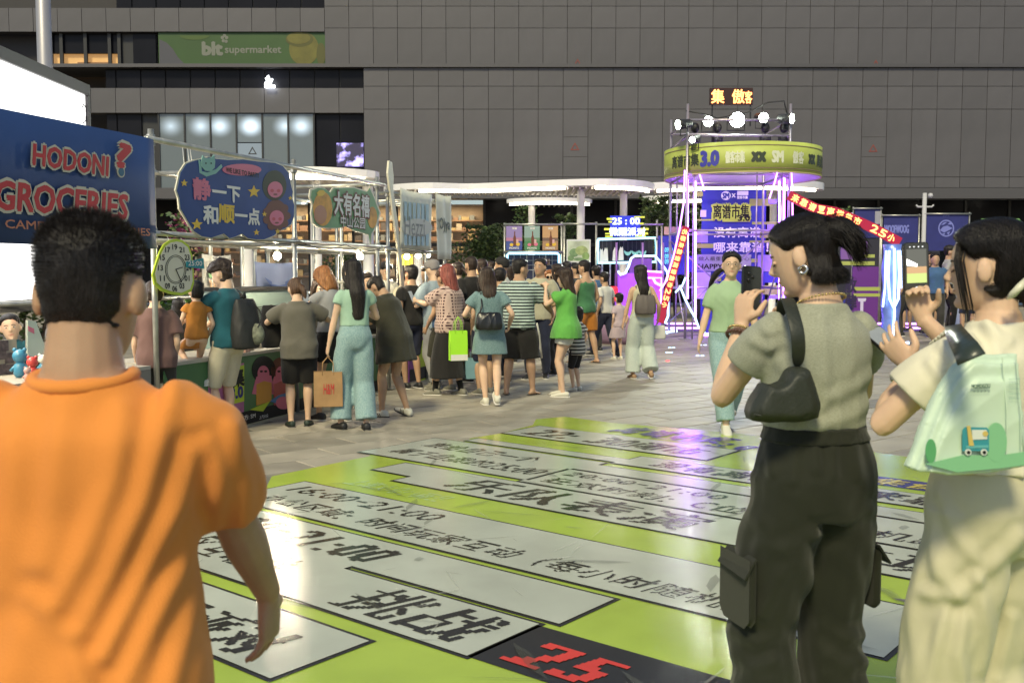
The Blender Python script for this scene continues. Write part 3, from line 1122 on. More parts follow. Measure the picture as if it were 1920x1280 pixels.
panelp([(-5.55, 2.80), (-3.78, 2.80), (-3.78, 3.31), (-2.47, 3.31), (-2.47, 3.73), (-5.55, 3.73)])
ptext('12:00-21:00', -5.45, -3.74, 3.37, 3.66, 15, .012)
ptext('办公区互动共', -5.3, -4.0, 2.92, 3.22, 18, .005)
panelp(rect(-3.78, -2.535, 2.80, 3.255))
ptext('挑战', -3.42, -2.62, 2.84, 3.22, 24, .02)
poly('black_panel', rect(-2.53, -1.2, 2.80, 3.245), H_O, SH_K)
ptext('25', -2.40, -1.98, 2.86, 3.14, 10, .02, mm=SH_R, h=H_W)
ptext(':00', -1.86, -1.3, 2.86, 3.14, 10, .02, mm=SH_R, h=H_W)
panelp(rect(-5.2, -2.945, 2.18, 2.665))
ptext('快来现场派对', -4.9, -3.18, 2.22, 2.52, 18, .02)
ptext('离谱市集', -5.20, -4.02, 7.72, 8.12, 18, .02, mm=SH_N)
ptext('SEEKS HAPPY', -4.72, -4.3, 7.66, 7.74, 8, .0, mm=SH_N)
ptext('3.0', -4.10, -3.72, 7.60, 7.86, 15, .02, mm=SH_N)
poly('navy_strip', rect(-2.62, -.9, 6.97, 7.27), H_O, SH_N)
ptext('集食行乐', -2.5, -1.5, 6.99, 7.22, 17, .02, mm=sheetmat('sheet_yellow', (.6, .5, .1)), h=H_W)
poly('grey_swoosh', [(-1.5, 4.55), (-.9, 4.85), (-.4, 4.80), (-.6, 4.5), (-1.2, 4.48)], H_O, SH_GR)

# scuffs and shoe marks trodden into the print
SCUF = mat('scuff_pale', (.55, .56, .48), .4, alpha=.30); SCUD = mat('scuff_dark', (.10, .10, .07), .5, alpha=.28)
rs = random.Random(12)
for mm, cnt in ((SCUF, 90), (SCUD, 110)):
    t = MB()
    for k in range(cnt):
        u, v, a, L, w_ = rs.uniform(-5.4, .4), rs.uniform(1.9, 7.6), rs.uniform(0, 3.14), rs.uniform(.03, .22), rs.uniform(.003, .012 if mm is SCUF else .03)
        d, n_ = (math.cos(a), math.sin(a)), (-math.sin(a), math.cos(a))
        q = [(u - d[0] * L, v - d[1] * L), (u - d[0] * L * .4 + n_[0] * w_, v - d[1] * L * .4 + n_[1] * w_), (u + d[0] * L * .5 + n_[0] * w_ * .7, v + d[1] * L * .5 + n_[1] * w_ * .7), (u + d[0] * L, v + d[1] * L), (u + d[0] * L * .4 - n_[0] * w_, v + d[1] * L * .4 - n_[1] * w_)]
        t.add([PST.p(x, y, .026 + k * .00002) for x, y in q], [(0, 4, 3, 2, 1)])
    o = t.build('scuffs', mm, sheet); tag(o, kind='stuff')
# ================================================================== the row of stalls on the left
SR = Plane((-2.59, 9.62, 0), R(72.3))
STEEL = mat('scaffold_steel', (.42, .42, .38), .38, metal=.75, var=.2, vscale=8, rvar=.1)
CLAMP = mat('scaffold_clamp', (.30, .30, .28), .45, metal=.8)
def uu(px, py=420):
    return SR.uv(px, py)[0]
def frame(label, us, w_back, z_top, z_low, extra=()):
    r = thing('stall_frame', label, 'scaffold frame', SR.p(us[0], 0), 0, 'scaffold frames of the stalls')
    for u in us:
        for w in (0, w_back):
            t = MB(); a = SR.p(u, 0, w); t.tube([a, SR.p(u, z_top + .09, w)], .024, 10); po = t.build('post', STEEL, r, True)
            for z in (z_low, z_top):
                t = MB(); t.tube([SR.p(u, z - .045, w), SR.p(u, z + .045, w)], .036, 8); t.build('clamp', CLAMP, po)
            t = MB(); t.pbox(SR, u - .07, u + .07, .0122, .022, w - .07, w + .07); t.build('foot_plate', CLAMP, po)
        t = MB(); t.tube([SR.p(u + .03, z_top, .05), SR.p(u + .03, z_top, w_back - .05)], .022, 8); t.build('side_rail', STEEL, r, True)
        t = MB(); t.tube([SR.p(u + .03, z_low, .05), SR.p(u + .03, z_low, w_back - .05)], .022, 8); t.build('side_rail', STEEL, r, True)
    for w, z in ((.045, z_top), (.045, z_low), (w_back + .045, z_top), (w_back + .045, z_low), (w_back + .045, 1.22)) + tuple(extra):
        t = MB(); t.tube([SR.p(us[0] - .12, z, w), SR.p(us[-1] + .12, z, w)], .024, 10); t.build('rail', STEEL, r, True)
    return r
uL = uu(-170)
U1, U2, U3, U4, U5 = uu(287), uu(552), uu(707), uu(727), uu(833)
frame('silver scaffold frame carrying the cloud and mango signs', (U1, U2, U3), -1.75, 2.60, 1.83, ((-.35, 1.79),))
frame('silver scaffold frame carrying the two cream banners', (U4, uu(798), U5), -1.75, 2.52, 1.80, ((-.9, 1.38),))
for px_ in (395, 454, 640):      # spare uprights in the back row
    q_ = Plane(SR.p(0, 0, -1.3), R(72.3)); u_ = q_.uv(px_, 480)[0]
    t = MB(); t.tube([q_.p(u_, .0), q_.p(u_, 2.62)], .024, 8); o = t.build('upright', STEEL, None, True)
    tag(o, 'lone steel upright behind the counter, ' + {395: 'leftmost of three', 454: 'middle of three', 640: 'rightmost of three'}[px_], 'pole', 'spare uprights of the stalls')
# ------------------------------------------------------------------ navy grocery banner
ban = thing('shop_banner', 'navy banner with red outlined HODONI GROCERIES lettering', 'banner', SR.p(uu(140), 1.7))
uB0, uB1 = uL, uu(279)
t = MB()
n = 24
vs, fs = [], []
for i in range(n + 1):
    u = uB0 + (uB1 - uB0) * i / n
    for k, z in enumerate((1.70, 2.15, 2.60)):
        vs.append(SR.p(u, z, .07 + .003 * math.sin(i * .9 + k)))
for i in range(n):
    for k in range(2):
        a = i * 3 + k
        fs.append((a, a + 3, a + 4, a + 1))
t.add(vs, fs)
bo = t.build('cloth', mat('banner_navy', (.016, .048, .17), .6, var=.12, vscale=2, bump=.3, bscale=200), ban, True)
so = bo.modifiers.new('thick', 'SOLIDIFY'); so.thickness = .004
RED, CRM = mat('banner_red', (.50, .028, .032), .6, var=.08), mat('banner_cream', (.55, .50, .38), .6)
def fit(pl, xl, xr, yt, yb):
    u0, v1 = pl.uv(xl, yt)
    v0 = pl.uv(xl, yb)[1]
    return u0, pl.uv(xr, yt)[0], v0, v1
def two_tone(parent, pl, body, box, w, c_in, c_out, b_in=.02, b_out=.06, shear=0, slope=0):
    t = MB(); k = (b_out - b_in)
    u0, u1, v0, v1 = box
    g = (v1 - v0) * k * .9
    write(t, pl, body, u0 - g, u1 + g, v0 - g, v1 + g, w, b_out, shear, slope=slope); t.build('lettering_outline', c_out, parent)
    t = MB(); write(t, pl, body, u0, u1, v0, v1, w + .003, b_in, shear, slope=slope); t.build('lettering', c_in, parent)
two_tone(ban, SR, 'HODONI', fit(SR, 40, 184, 270, 309), .092, RED, CRM, .035, .075, .12, slope=-.012)
two_tone(ban, SR, '?', fit(SR, 200, 226, 268, 312), .092, RED, CRM, .05, .09, .1)
two_tone(ban, SR, 'GROCERIES', fit(SR, -30, 219, 338, 391), .092, RED, CRM, .035, .075, .12, slope=-.004)
ORA = mat('banner_orange', (.48, .17, .09), .6)
t = MB(); u0, u1, v0, v1 = fit(SR, -80, 263, 407, 424); write(t, SR, 'FILM CAMERAS · ACCESSORIES', u0, u1, v0, v1, .092, .02); t.build('lettering', ORA, ban)
t = MB(); pl_c = SR.uv(209, 323)
t.prism(SR, [(pl_c[0] + .045 * math.cos(a * .3), pl_c[1] + .045 * math.sin(a * .3)) for a in range(21)], .088, .091); t.build('round_mark', CRM, ban)
t = MB(); t.prism(SR, [(pl_c[0] + .032 * math.cos(a * .3), pl_c[1] + .034 * math.sin(a * .3)) for a in range(21)], .092, .094); t.build('round_mark_inner', mat('banner_mark', (.03, .12, .2), .6), ban)
# ------------------------------------------------------------------ white light box behind it
LB = Plane((-4.63, 9, 0), R(90))
lb = thing('light_box', 'huge glowing white light box with dark frame behind the navy banner', 'light box', (-4.63, 9, 0))
y0, y1 = 5.6 - 9, 10.95 - 9
LIGHTBOX = glow('light_box_white', (1, .98, .95), .6)
t = MB(); t.pbox(LB, y0, y1, 1.25, 3.42, -.01, 0); t.build('lit_face', LIGHTBOX, lb)
DKF = mat('light_box_frame', (.018, .016, .018), .5)
for a in ((y0 - .05, y1 + .07, 3.423, 3.54), (y0 - .05, y1 + .07, 1.14, 1.247)):
    t = MB(); t.pbox(LB, a[0], a[1], a[2], a[3], -.4, .03); t.build('frame_bar', DKF, lb)
t = MB(); t.pbox(LB, y1 + .003, y1 + .07, 1.25, 3.42, -.4, .03); t.build('frame_bar', DKF, lb)
t = MB(); t.pbox(LB, y0, y1, 1.25, 3.42, -.4, -.02); t.build('back_panel', DKF, lb)
for u in (y0 + .4, y1 - .3):
    t = MB(); t.pbox(LB, u - .06, u + .06, 0, 1.139, -.25, -.13); t.build('leg', DKF, lb)
t = MB()
q = [LB.uv(*p) for p in ((153, 211), (153, 202), (156, 196), (160, 202), (160, 211))]
t.tube([LB.p(u, v, .004) for u, v in q], .006, 6); t.build('printed_mark', DKF, lb)
t = MB()
q = [LB.uv(*p) for p in ((153, 218), (153, 226), (156, 231), (160, 226), (160, 218))]
t.tube([LB.p(u, v, .004) for u, v in q], .006, 6); t.build('printed_mark', DKF, lb)
# ------------------------------------------------------------------ hanging signs
def board(root, pl, pts, w0, w1, mm, name='board', grow=0.0):
    uv = [pl.uv(*p) for p in pts]
    if grow:
        cx, cy = sum(a for a, _ in uv) / len(uv), sum(b_ for _, b_ in uv) / len(uv)
        uv = [(cx + (a - cx) * (1 + grow), cy + (b_ - cy) * (1 + grow)) for a, b_ in uv]
    t = MB(); t.prism(pl, uv, w0, w1); return t.build(name, mm, root)
def star(cx, cy, r, k=.45, rot=-90):
    return [(cx + (r if i % 2 == 0 else r * k) * math.cos(R(rot + 36 * i)), cy + (r if i % 2 == 0 else r * k) * math.sin(R(rot + 36 * i))) for i in range(10)]
def strings(root, pl, spots, ztop, w):
    for (px, py) in spots:
        u, v = pl.uv(px, py)
        t = MB(); t.tube([pl.p(u, v, w), pl.p(u + .02, ztop, .05)], .003, 5); t.build('string', WHT, root)
WHT = mat('print_white', (.72, .70, .64), .55, spec=.15)
YEL = mat('print_yellow', (.70, .47, .06), .55, spec=.15)
PNK = mat('print_pink', (.62, .18, .26), .55, spec=.15)
NVY = mat('print_blue', (.028, .065, .22), .55, spec=.15, var=.1)
BRN = mat('print_brown', (.16, .065, .045), .55, spec=.15)
DGR = mat('print_dark_green', (.045, .055, .035), .55, spec=.15)
MNT = mat('print_mint', (.22, .42, .36), .55, spec=.15)
GRN = mat('print_green', (.17, .33, .16), .55, spec=.15, var=.1)
LIM = mat('print_lime', (.45, .56, .05), .55, spec=.15)
MNG = mat('print_mango', (.60, .30, .05), .55, spec=.15, var=.3, vscale=8)
BLK = mat('print_black', (.02, .02, .02), .55, spec=.15)
PUR = mat('print_purple', (.20, .06, .24), .55, spec=.15, var=.2)
TEA = mat('print_teal', (.03, .24, .28), .55, spec=.15)
CREAM = mat('print_cream', (.62, .58, .44), .6)
cloud = [(318, 345), (322, 325), (333, 308), (350, 302), (362, 300), (375, 296), (390, 299), (410, 301), (440, 300), (470, 304), (500, 306), (515, 312), (526, 325), (530, 345), (534, 360), (532, 372), (537, 385), (536, 405), (531, 420), (520, 428), (510, 432), (498, 442), (480, 449), (465, 449), (450, 447), (438, 438), (425, 444), (415, 447), (404, 438), (395, 441), (380, 446), (362, 443), (348, 434), (340, 422), (330, 405), (322, 392), (320, 372), (315, 358)]
cs = thing('cloud_sign', 'blue cloud-shaped hanging sign with stars and two drawn girls', 'sign', SR.p(uu(425), 2.0))
board(cs, SR, cloud, .075, .088, CREAM, 'border', .022)
board(cs, SR, cloud, .0885, .093, NVY)
for a in ((328, 344, 7), (460, 360, 12), (352, 421, 11), (465, 436, 6), (529, 372, 4), (480, 402, 5), (505, 434, 5)):
    board(cs, SR, star(*a), .0935, .096, YEL, 'star')
wr(cs, SR, '静', 344, 377, 333, 372, .096, PNK, .05)
wr(cs, SR, '一下', 381, 433, 345, 374, .096, WHT, .05)
wr(cs, SR, '和', 364, 391, 385, 418, .096, WHT, .05)
wr(cs, SR, '顺', 393, 422, 383, 416, .096, YEL, .05)
wr(cs, SR, '一点', 424, 470, 388, 418, .096, WHT, .05)
board(cs, SR, ellipse(437, 319, 37, 11), .0935, .097, PNK, 'speech_oval')
wr(cs, SR, 'WE LIKE TO PARTY', 406, 469, 314, 323, .0985, BLK, .03, slope=-.01)
def girl(cx, cy, hair, s=1.0, curly=False):
    board(cs, SR, ellipse(cx - 1, cy - 8 * s, 24 * s, 30 * s), .0935, .095, hair, 'drawn_hair')
    if curly:
        for a in range(0, 360, 40):
            board(cs, SR, ellipse(cx + 21 * s * math.cos(R(a)), cy - 4 + 24 * s * math.sin(R(a)), 9 * s, 9 * s, 10), .0935, .095 + .0001 * (a // 40 + 1), hair, 'drawn_hair')
    board(cs, SR, ellipse(cx, cy, 15 * s, 16 * s), .0965, .098, PNK, 'drawn_face')
    for k in (-6, 6):
        board(cs, SR, ellipse(cx + k, cy + 2, 3.2, 3.2, 10), .0985, .0995, mat('print_red', (.5, .05, .08), .55), 'drawn_eye')
    board(cs, SR, ellipse(cx, cy + 9, 4, 1.6, 10), .0985, .0995, BRN, 'drawn_mouth')
girl(500, 356, DGR, .95)
girl(503, 409, BRN, .9, True)
board(cs, SR, [(360, 304), (362, 292), (368, 298), (378, 297), (384, 291), (386, 303), (385, 315), (378, 322), (367, 321), (360, 313)], .0935, .099, MNT, 'drawn_cat_head')
board(cs, SR, [(355, 300), (359, 303), (361, 322), (372, 324), (388, 318), (398, 309), (400, 314), (388, 326), (370, 332), (357, 325)], .0935, .0965, MNT, 'drawn_cat_body')
for dx in (-5, 5):
    board(cs, SR, ellipse(373 + dx, 307, 1.5, 1.5, 8), .0995, .1005, BLK, 'drawn_eye')
strings(cs, SR, ((331, 312), (345, 305), (500, 307), (340, 303)), 2.6, .08)
mango = [(570, 357), (582, 352), (596, 354), (606, 362), (612, 353), (650, 352), (676, 360), (681, 352), (690, 372), (700, 400), (692, 425), (684, 440), (682, 458), (679, 440), (665, 436), (650, 432), (636, 424), (620, 428), (604, 428), (585, 426), (574, 418), (571, 400), (574, 385), (568, 370)]
ms = thing('mango_sign', 'green hanging sign with a mango drawing and white Chinese lettering', 'sign', SR.p(uu(634), 2.0))
board(ms, SR, mango, .075, .088, CREAM, 'border', .03)
board(ms, SR, mango, .0885, .092, GRN, 'board', -.02)
board(ms, SR, ellipse(591, 392, 18, 32), .0925, .095, MNG, 'drawn_mango')
board(ms, SR, ellipse(586, 403, 12, 18), .0955, .0965, mat('print_mango_dark', (.35, .12, .03), .55), 'drawn_mango_shade')
board(ms, SR, [(579, 362), (585, 357), (592, 357), (596, 362), (590, 368), (582, 368)], .0955, .0965, YEL, 'drawn_crown')
board(ms, SR, ellipse(685, 408, 9, 20), .0925, .095, MNG, 'drawn_mango')
two_tone(ms, SR, '大有名禧', fit(SR, 612, 678, 359, 401), .097, WHT, BRN, .03, .075, slope=.01)
two_tone(ms, SR, '中山公园', fit(SR, 624, 670, 404, 425), .097, WHT, BRN, .02, .06)
strings(ms, SR, ((576, 356), (588, 353), (676, 357), (683, 356)), 2.6, .08)
# clock sign
ck = [(300, 450), (312, 448), (322, 450), (335, 460), (341, 478), (344, 505), (345, 530), (340, 546), (322, 554), (300, 551), (283, 545), (270, 533), (266, 515), (272, 495), (280, 472), (288, 458)]
cl = thing('clock_sign', 'lime-edged pear-shaped clock sign with a teal 25:00 tag', 'sign', SR.p(uu(306), 1.6))
board(cl, SR, ck, .09, .104, LIM, 'border')
board(cl, SR, ck, .1045, .108, CREAM, 'face', -.10)
def ring(root, cx, cy, rx, ry, th, w, mm, name):
    t = MB()
    A, B_ = ellipse(cx, cy, rx, ry, 32), ellipse(cx, cy, rx - th, ry - th, 32)
    for i in range(32):
        j = (i + 1) % 32
        t.prism(SR, [SR.uv(*A[i]), SR.uv(*A[j]), SR.uv(*B_[j]), SR.uv(*B_[i])], w, w + .001)
    return t.build(name, mm, root)
ring(cl, 309, 505, 20, 27, 1.2, .109, BLK, 'dial_ring')
ring(cl, 309, 505, 17, 24, .8, .109, BLK, 'dial_ring')
for a, txt in zip(range(-150, 210, 30), ('13', '15', '17', '19', '21', '23', '24', '01', '03', '06', '09', '11')):
    cx, cy = 307 + 27 * math.cos(R(a - 30)), 502 + 39 * math.sin(R(a - 30))
    wr(cl, SR, txt, cx - 4.5, cx + 4.5, cy - 5, cy + 5, .109, BLK, .03, name='numeral')
for p_ in ((322, 501), (320, 529)):
    t = MB(); t.tube([SR.px(309, 505, .111), SR.px(*p_, .111)], .004, 5); t.build('clock_hand', BLK, cl)
board(cl, SR, [(328, 491), (360, 484), (362, 504), (328, 501)], .112, .118, TEA, 'time_tag')
wr(cl, SR, '25:00', 331, 357, 489, 498, .1195, WHT, .02)
strings(cl, SR, ((300, 452), (325, 453)), 1.83, .09)
# tall butter-knife prop and two cream banners
kn = thing('knife_prop', 'oversized cream butter knife board standing by the banners', 'sign', SR.p(uu(730), 0))
board(kn, SR, [(718, 302), (724, 305), (727, 330), (726, 352), (730, 385), (738, 440), (746, 520), (752, 600), (746, 601), (740, 520), (733, 450), (724, 385), (719, 350), (716, 325)], .06, .085, CREAM, 'blade')
def cloth_banner(label, pl, xl, xr, yt, yb, w, mm, seed=0, amp=.012):
    u0, u1, v0, v1 = fit(pl, xl, xr, yt, yb)
    r = thing('cloth_banner', label, 'banner', pl.p((u0 + u1) / 2, v0, w))
    t = MB(); n, k = 14, 8
    vs = []
    for j in range(k + 1):
        for i in range(n + 1):
            a, b_ = i / n, j / k
            vs.append(pl.p(u0 + (u1 - u0) * a, v0 + (v1 - v0) * b_ - .02 * math.sin(math.pi * a) * b_, w + amp * math.sin(a * 11 + seed + b_ * 2)))
    t.add(vs, [(j * (n + 1) + i, j * (n + 1) + i + 1, (j + 1) * (n + 1) + i + 1, (j + 1) * (n + 1) + i) for j in range(k) for i in range(n)])
    o = t.build('cloth', mm, r, True)
    m_ = o.modifiers.new('thick', 'SOLIDIFY'); m_.thickness = .003
    return r
CB = mat('cream_cloth', (.66, .65, .54), .8, var=.06, bump=.3, bscale=150)
b1 = cloth_banner('cream cloth banner with pale blue stripes and thin lettering', SR, 737, 798, 352, 466, .09, CB)
LB_ = mat('print_pale_blue', (.30, .44, .50), .7)
for k in range(6):
    x = 744 + k * 8.2
    board(b1, SR, [(x, 378 + 1.0 * k), (x + 5.5, 379 + 1.0 * k), (x + 5.5, 460 + .2 * k), (x, 460 + .2 * k)], .1045, .1065, LB_, 'stripe')
board(b1, SR, ellipse(768, 427, 29, 17), .107, .109, mat('print_pale_grey', (.48, .48, .42), .7), 'oval')
wr(b1, SR, 'Hezzi', 744, 782, 405, 441, .1105, mat('print_grey', (.16, .17, .16), .7), .0)
b2 = cloth_banner('narrow cream cloth banner at the end of the stalls', SR, 807, 834, 362, 486, .09, CB, 2)
wr(b2, SR, 'O)ya', 811, 831, 408, 435, .1055, mat('print_dark', (.04, .07, .05), .7), .03)
# light blue hat cloth and white leaf-print banner at the back of the first stall
BK = Plane(SR.p(0, 0, -1.6), R(72.3))
hat = cloth_banner('pale blue cloth with a hat print hung behind the counter', BK, 477, 553, 490, 590, 0, mat('cloth_pale_blue', (.17, .21, .36), .8, var=.06), 1, .03)
HB = mat('print_hat_blue', (.04, .08, .24), .7)
board(hat, BK, [(492, 520), (505, 528), (508, 551), (530, 551), (531, 528), (545, 521), (536, 532), (518, 535), (500, 531)], .034, .036, HB, 'drawn_hat')
for c in ((507, 551), (532, 552)):
    board(hat, BK, ellipse(*c, 9, 9, 14), .036, .038, LIM, 'drawn_ball')
lf = cloth_banner('white banner with a green and beige swirl behind the child', BK, 338, 392, 476, 610, .3, mat('leaf_banner_cloth', (.34, .34, .32), .8), 3, .015)
board(lf, BK, [(345, 500), (362, 505), (378, 520), (388, 545), (386, 570), (376, 560), (374, 540), (362, 524), (346, 520)], .318, .32, GRN, 'drawn_leaf')
board(lf, BK, [(346, 524), (360, 528), (370, 540), (364, 548), (350, 540)], .318, .32, mat('print_beige', (.55, .36, .22), .7), 'drawn_hand')
wr(lf, BK, '集食', 363, 384, 482, 497, .32, BLK, .02, slope=-.2)
# ------------------------------------------------------------------ bulbs
BULB = glow('bulb_light', (1, .84, .58), 150)
SOCK = mat('bulb_socket', (.05, .05, .05), .5)
def bulb(label, p, rail_z, r=.042):
    b = thing('light_bulb', label, 'light bulb', p, 0, 'bare bulbs of the stalls')
    t = MB(); t.ball(p, r, 10); t.build('glass', BULB, b, True)
    t = MB(); t.tube([p + Vector((0, 0, r * .8)), p + Vector((0, 0, r + .05))], .018, 8); t.build('socket', SOCK, b)
    t = MB(); t.tube([p + Vector((0, 0, r + .05)), p + Vector((.01, .02, rail_z - p.z - .05)), p + Vector((.03, .05, rail_z - p.z))], .004, 5); t.build('cord', SOCK, b)
S5 = Plane(SR.p(0, 0, -.40), R(72.3))
S9 = Plane(SR.p(0, 0, -.9), R(72.3))
bulb('bare glowing bulb hanging beside the pale blue hat cloth', S5.px(520, 480), 1.79)
bulb('bare glowing bulb above the long-haired woman in mint', S5.px(675, 481), 1.79)
bulb('left bulb of the three under the striped cream banner', S9.px(763, 481), 1.8)
bulb('middle bulb of the three under the striped cream banner', S9.px(784, 479), 1.8)
bulb('right bulb of the three under the striped cream banner', S9.px(802, 478), 1.8)
bulb('bare bulb behind the navy banner over the toy table', SR.p(uu(60), 1.62, -.7), 1.8)
# ------------------------------------------------------------------ counters
TOPW = mat('counter_top', (.40, .37, .31), .5, var=.06)
def counter(label, u0, u1, h, depth, front):
    r = thing('counter', label, 'counter', SR.p((u0 + u1) / 2, 0, -depth / 2), 0, 'stall counters')
    t = MB(); t.pbox(SR, u0, u1, h, h + .03, -depth, .012); t.build('table_top', TOPW, r)
    t = MB(); t.pbox(SR, u0 + .01, u1 - .01, .03, h - .002, -.012, .0); t.build('front_banner', front, r)
    for u in (u0 + .06, u1 - .06):
        for w in (-.06, -depth + .06):
            t = MB(); t.pbox(SR, u - .02, u + .02, 0, h - .001, w - .02, w + .02); t.build('leg', STEEL, r)
    return r
cA = counter('long counter with a green picture banner of two drawn girls', uu(300), uu(716, 700), .70, .65, mat('banner_green', (.055, .15, .055), .5, var=.12))
def cpt(px, py):
    return SR.uv(px, py)
def cpoly(root, pts, w, mm, name):
    t = MB(); t.prism(SR, [cpt(*p) for p in pts], .001, w); return t.build(name, mm, root)
cpoly(cA, [(390, 694), (457, 680), (457, 795), (390, 815)], .003, mat('banner_pinkish', (.42, .14, .30), .5, var=.25, vscale=5), 'print_patch')
cpoly(cA, [(432, 690), (457, 684), (457, 752), (432, 758)], .005, LIM, 'print_patch')
wr(cA, SR, '集', 434, 456, 692, 726, .007, BLK, .05)
wr(cA, SR, '3.0', 431, 454, 728, 748, .007, mat('print_navy', (.02, .02, .16), .55), .06)
u0, u1 = uu(330), uu(714, 700)
t = MB(); t.pbox(SR, u0, u1, .032, .16, .001, .004); t.build('black_strip', BLK, cA)
wr(cA, SR, '主办方: SM', 440, 478, 782, 792, .006, WHT, .01, slope=.0)
wr(cA, SR, '上汽大众', 485, 502, 779, 786, .006, WHT, .01)
def counter_girl(x, hair, top, s):
    cpoly(cA, ellipse(x, 693, 22 * s, 26 * s), .0042, hair, 'drawn_hair')
    cpoly(cA, [(x - 22, 738), (x - 14, 706), (x - 2, 700), (x + 14, 704), (x + 20, 735), (x + 4, 742)], .0050, PNK, 'drawn_arm')
    cpoly(cA, ellipse(x - 1, 700, 11 * s, 15 * s), .0062, PNK, 'drawn_face')
    cpoly(cA, [(x - 14, 720), (x, 714), (x + 14, 717), (x + 14, 752), (x - 14, 760)], .0070, top, 'drawn_shirt')
    for k in (-4, 4):
        cpoly(cA, ellipse(x + k - 1, 696, 3, 2, 8), .0074, BLK, 'drawn_glasses')
counter_girl(494, BLK, mat('print_orange_shirt', (.55, .26, .03), .5), 1)
counter_girl(527, BRN, mat('print_red_shirt', (.4, .07, .06), .5), .9)
cpoly(cA, [(468, 768), (480, 762), (505, 752), (492, 771)], .0086, LIM, 'drawn_table')
cpoly(cA, ellipse(530, 755, 14, 12), .0092, PNK, 'drawn_plate')
cpoly(cA, [(505, 752), (520, 741), (545, 733), (548, 747), (520, 757)], .0080, mat('print_sky', (.06, .18, .4), .5), 'drawn_cloth')
cB = counter('far counter with a purple banner behind the crowd', uu(766, 640), uu(905, 600), .78, .65, PUR)
cpoly(cB, [(780, 640), (800, 636), (800, 715), (782, 722)], .003, LIM, 'print_patch')
cpoly(cB, [(800, 660), (830, 650), (830, 690), (800, 705)], .004, TEA, 'print_patch')
u0 = uu(768, 690)
t = MB(); t.pbox(SR, u0, uu(900, 600), .032, .2, .001, .004); t.build('black_strip', BLK, cB)
# left toy table
cC = thing('display_table', 'low table of toys in front of the light box', 'table', SR.p(uu(40), 0, -.3))
uC0, uC1 = uL - .2, uu(276)
t = MB(); t.pbox(SR, uC0, uC1, .70, .73, -.75, .0); t.build('table_top', TOPW, cC)
t = MB(); t.pbox(SR, uC0, uC1, .03, .698, -.012, -.001); t.build('front_cloth', mat('table_cloth_grey', (.22, .2, .17), .8), cC)
for u in (uC0 + .1, uC1 - .1):
    for w in (-.7, -.06):
        t = MB(); t.pbox(SR, u - .02, u + .02, 0, .699, w - .02, w + .02); t.build('leg', STEEL, cC)
# ------------------------------------------------------------------ goods
def pt(u, z, w):
    return SR.p(u, z, w)
def jar(name, label, cat, u, w, z, prof, mm, group=None, lid=None):
    p = pt(u, z, w)
    r = thing(name, label, cat, p, 0, group)
    t = MB(); t.lathe(p, prof, 14); t.build('vessel', mm, r, True)
    if lid:
        t = MB(); h = prof[-1][1]; rr = max(a for a, _ in prof)
        t.lathe(p + Vector((0, 0, h + .001)), [(rr * 1.02, 0), (rr * 1.02, .02), (rr * .4, .028)], 14); t.build('lid', lid, r, True)
    return r
ICE = mat('freezer_white', (.22, .30, .27), .4, var=.05)
fz = thing('ice_machine', 'pale mint ice machine with a dark vent grille behind the backpack', 'machine', SR.p(uu(500), 0, -.95))
FZ = Plane(SR.p(0, 0, -.75), R(72.3))
fu0, fu1 = FZ.uv(441, 600)[0], FZ.uv(556, 600)[0]
t = MB(); t.pbox(FZ, fu0, fu1, .05, 1.30, -.5, 0); t.build('case', ICE, fz)
t = MB(); t.pbox(FZ, fu0 - .02, fu1 + .02, 1.302, 1.34, -.52, .02); t.build('lid', BLK, fz)
gz = [FZ.uv(470, y)[1] for y in range(577, 632, 5)]
for k, y in enumerate(range(576, 634, 4)):
    a, b_ = FZ.uv(467, y), FZ.uv(498, y)
    t = MB(); t.pbox(FZ, a[0], b_[0], a[1] - .008, a[1] + .003, .001, .006); t.build('vent_slat', mat('vent_dark', (.06, .07, .06), .6), fz)
CHROME = mat('chrome', (.55, .53, .48), .18, metal=1.0)
jar('steel_flask', 'tall shiny steel flask beside the black backpack', 'flask', uu(487, 640), -.12, .731, [(.05, 0), (.05, .20), (.045, .24), (.03, .27)], CHROME)
jar('steel_pot', 'wide steel pot on the green counter', 'pot', uu(522, 640), -.25, .731, [(.07, 0), (.085, .02), (.085, .11), (.09, .12)], CHROME)
def goods_box(name, label, cat, u, w, z, sx, sy, sz, mm, lidm=None, rz=0):
    p = pt(u, z, w)
    r = thing(name, label, cat, p, R(72.3) + rz)
    t = MB(); t.box((-sx / 2, -sy / 2, 0), (sx / 2, sy / 2, sz)); t.build('case', mm, r, local=True)
    t = MB(); t.box((-sx / 2 - .004, -sy / 2 - .004, sz + .001), (sx / 2 + .004, sy / 2 + .004, sz + .015)); t.build('lid', lidm or mm, r, local=True)
    return r
PAPER = mat('paper', (.62, .58, .50), .8)
goods_box('card_stack', 'stack of bright printed cards near the counter edge', 'cards', uu(466, 665), -.12, .731, .16, .2, .05, mat('cards', (.5, .28, .2), .7, var=.4, vscale=30), PAPER, .3)
goods_box('display_case', 'glass display case with cakes on the green counter', 'display case', uu(628, 640), -.42, .731, .5, .32, .22, mat('case_cream', (.55, .50, .36), .4), mat('case_lid', (.5, .56, .55), .2))
goods_box('white_tray', 'white tray at the right end of the green counter', 'tray', uu(600, 640), -.12, .731, .3, .18, .03, PAPER)
goods_box('snack_box', 'yellow snack box between the two counters', 'box', uu(690, 620), -.15, .731, .15, .13, .17, mat('snack_yellow', (.55, .5, .08), .6, var=.3, vscale=20))
goods_box('tissue_box', 'brown tissue box on the purple counter', 'box', uu(776, 600), -.2, .811, .22, .12, .10, mat('tissue_brown', (.32, .18, .10), .7))
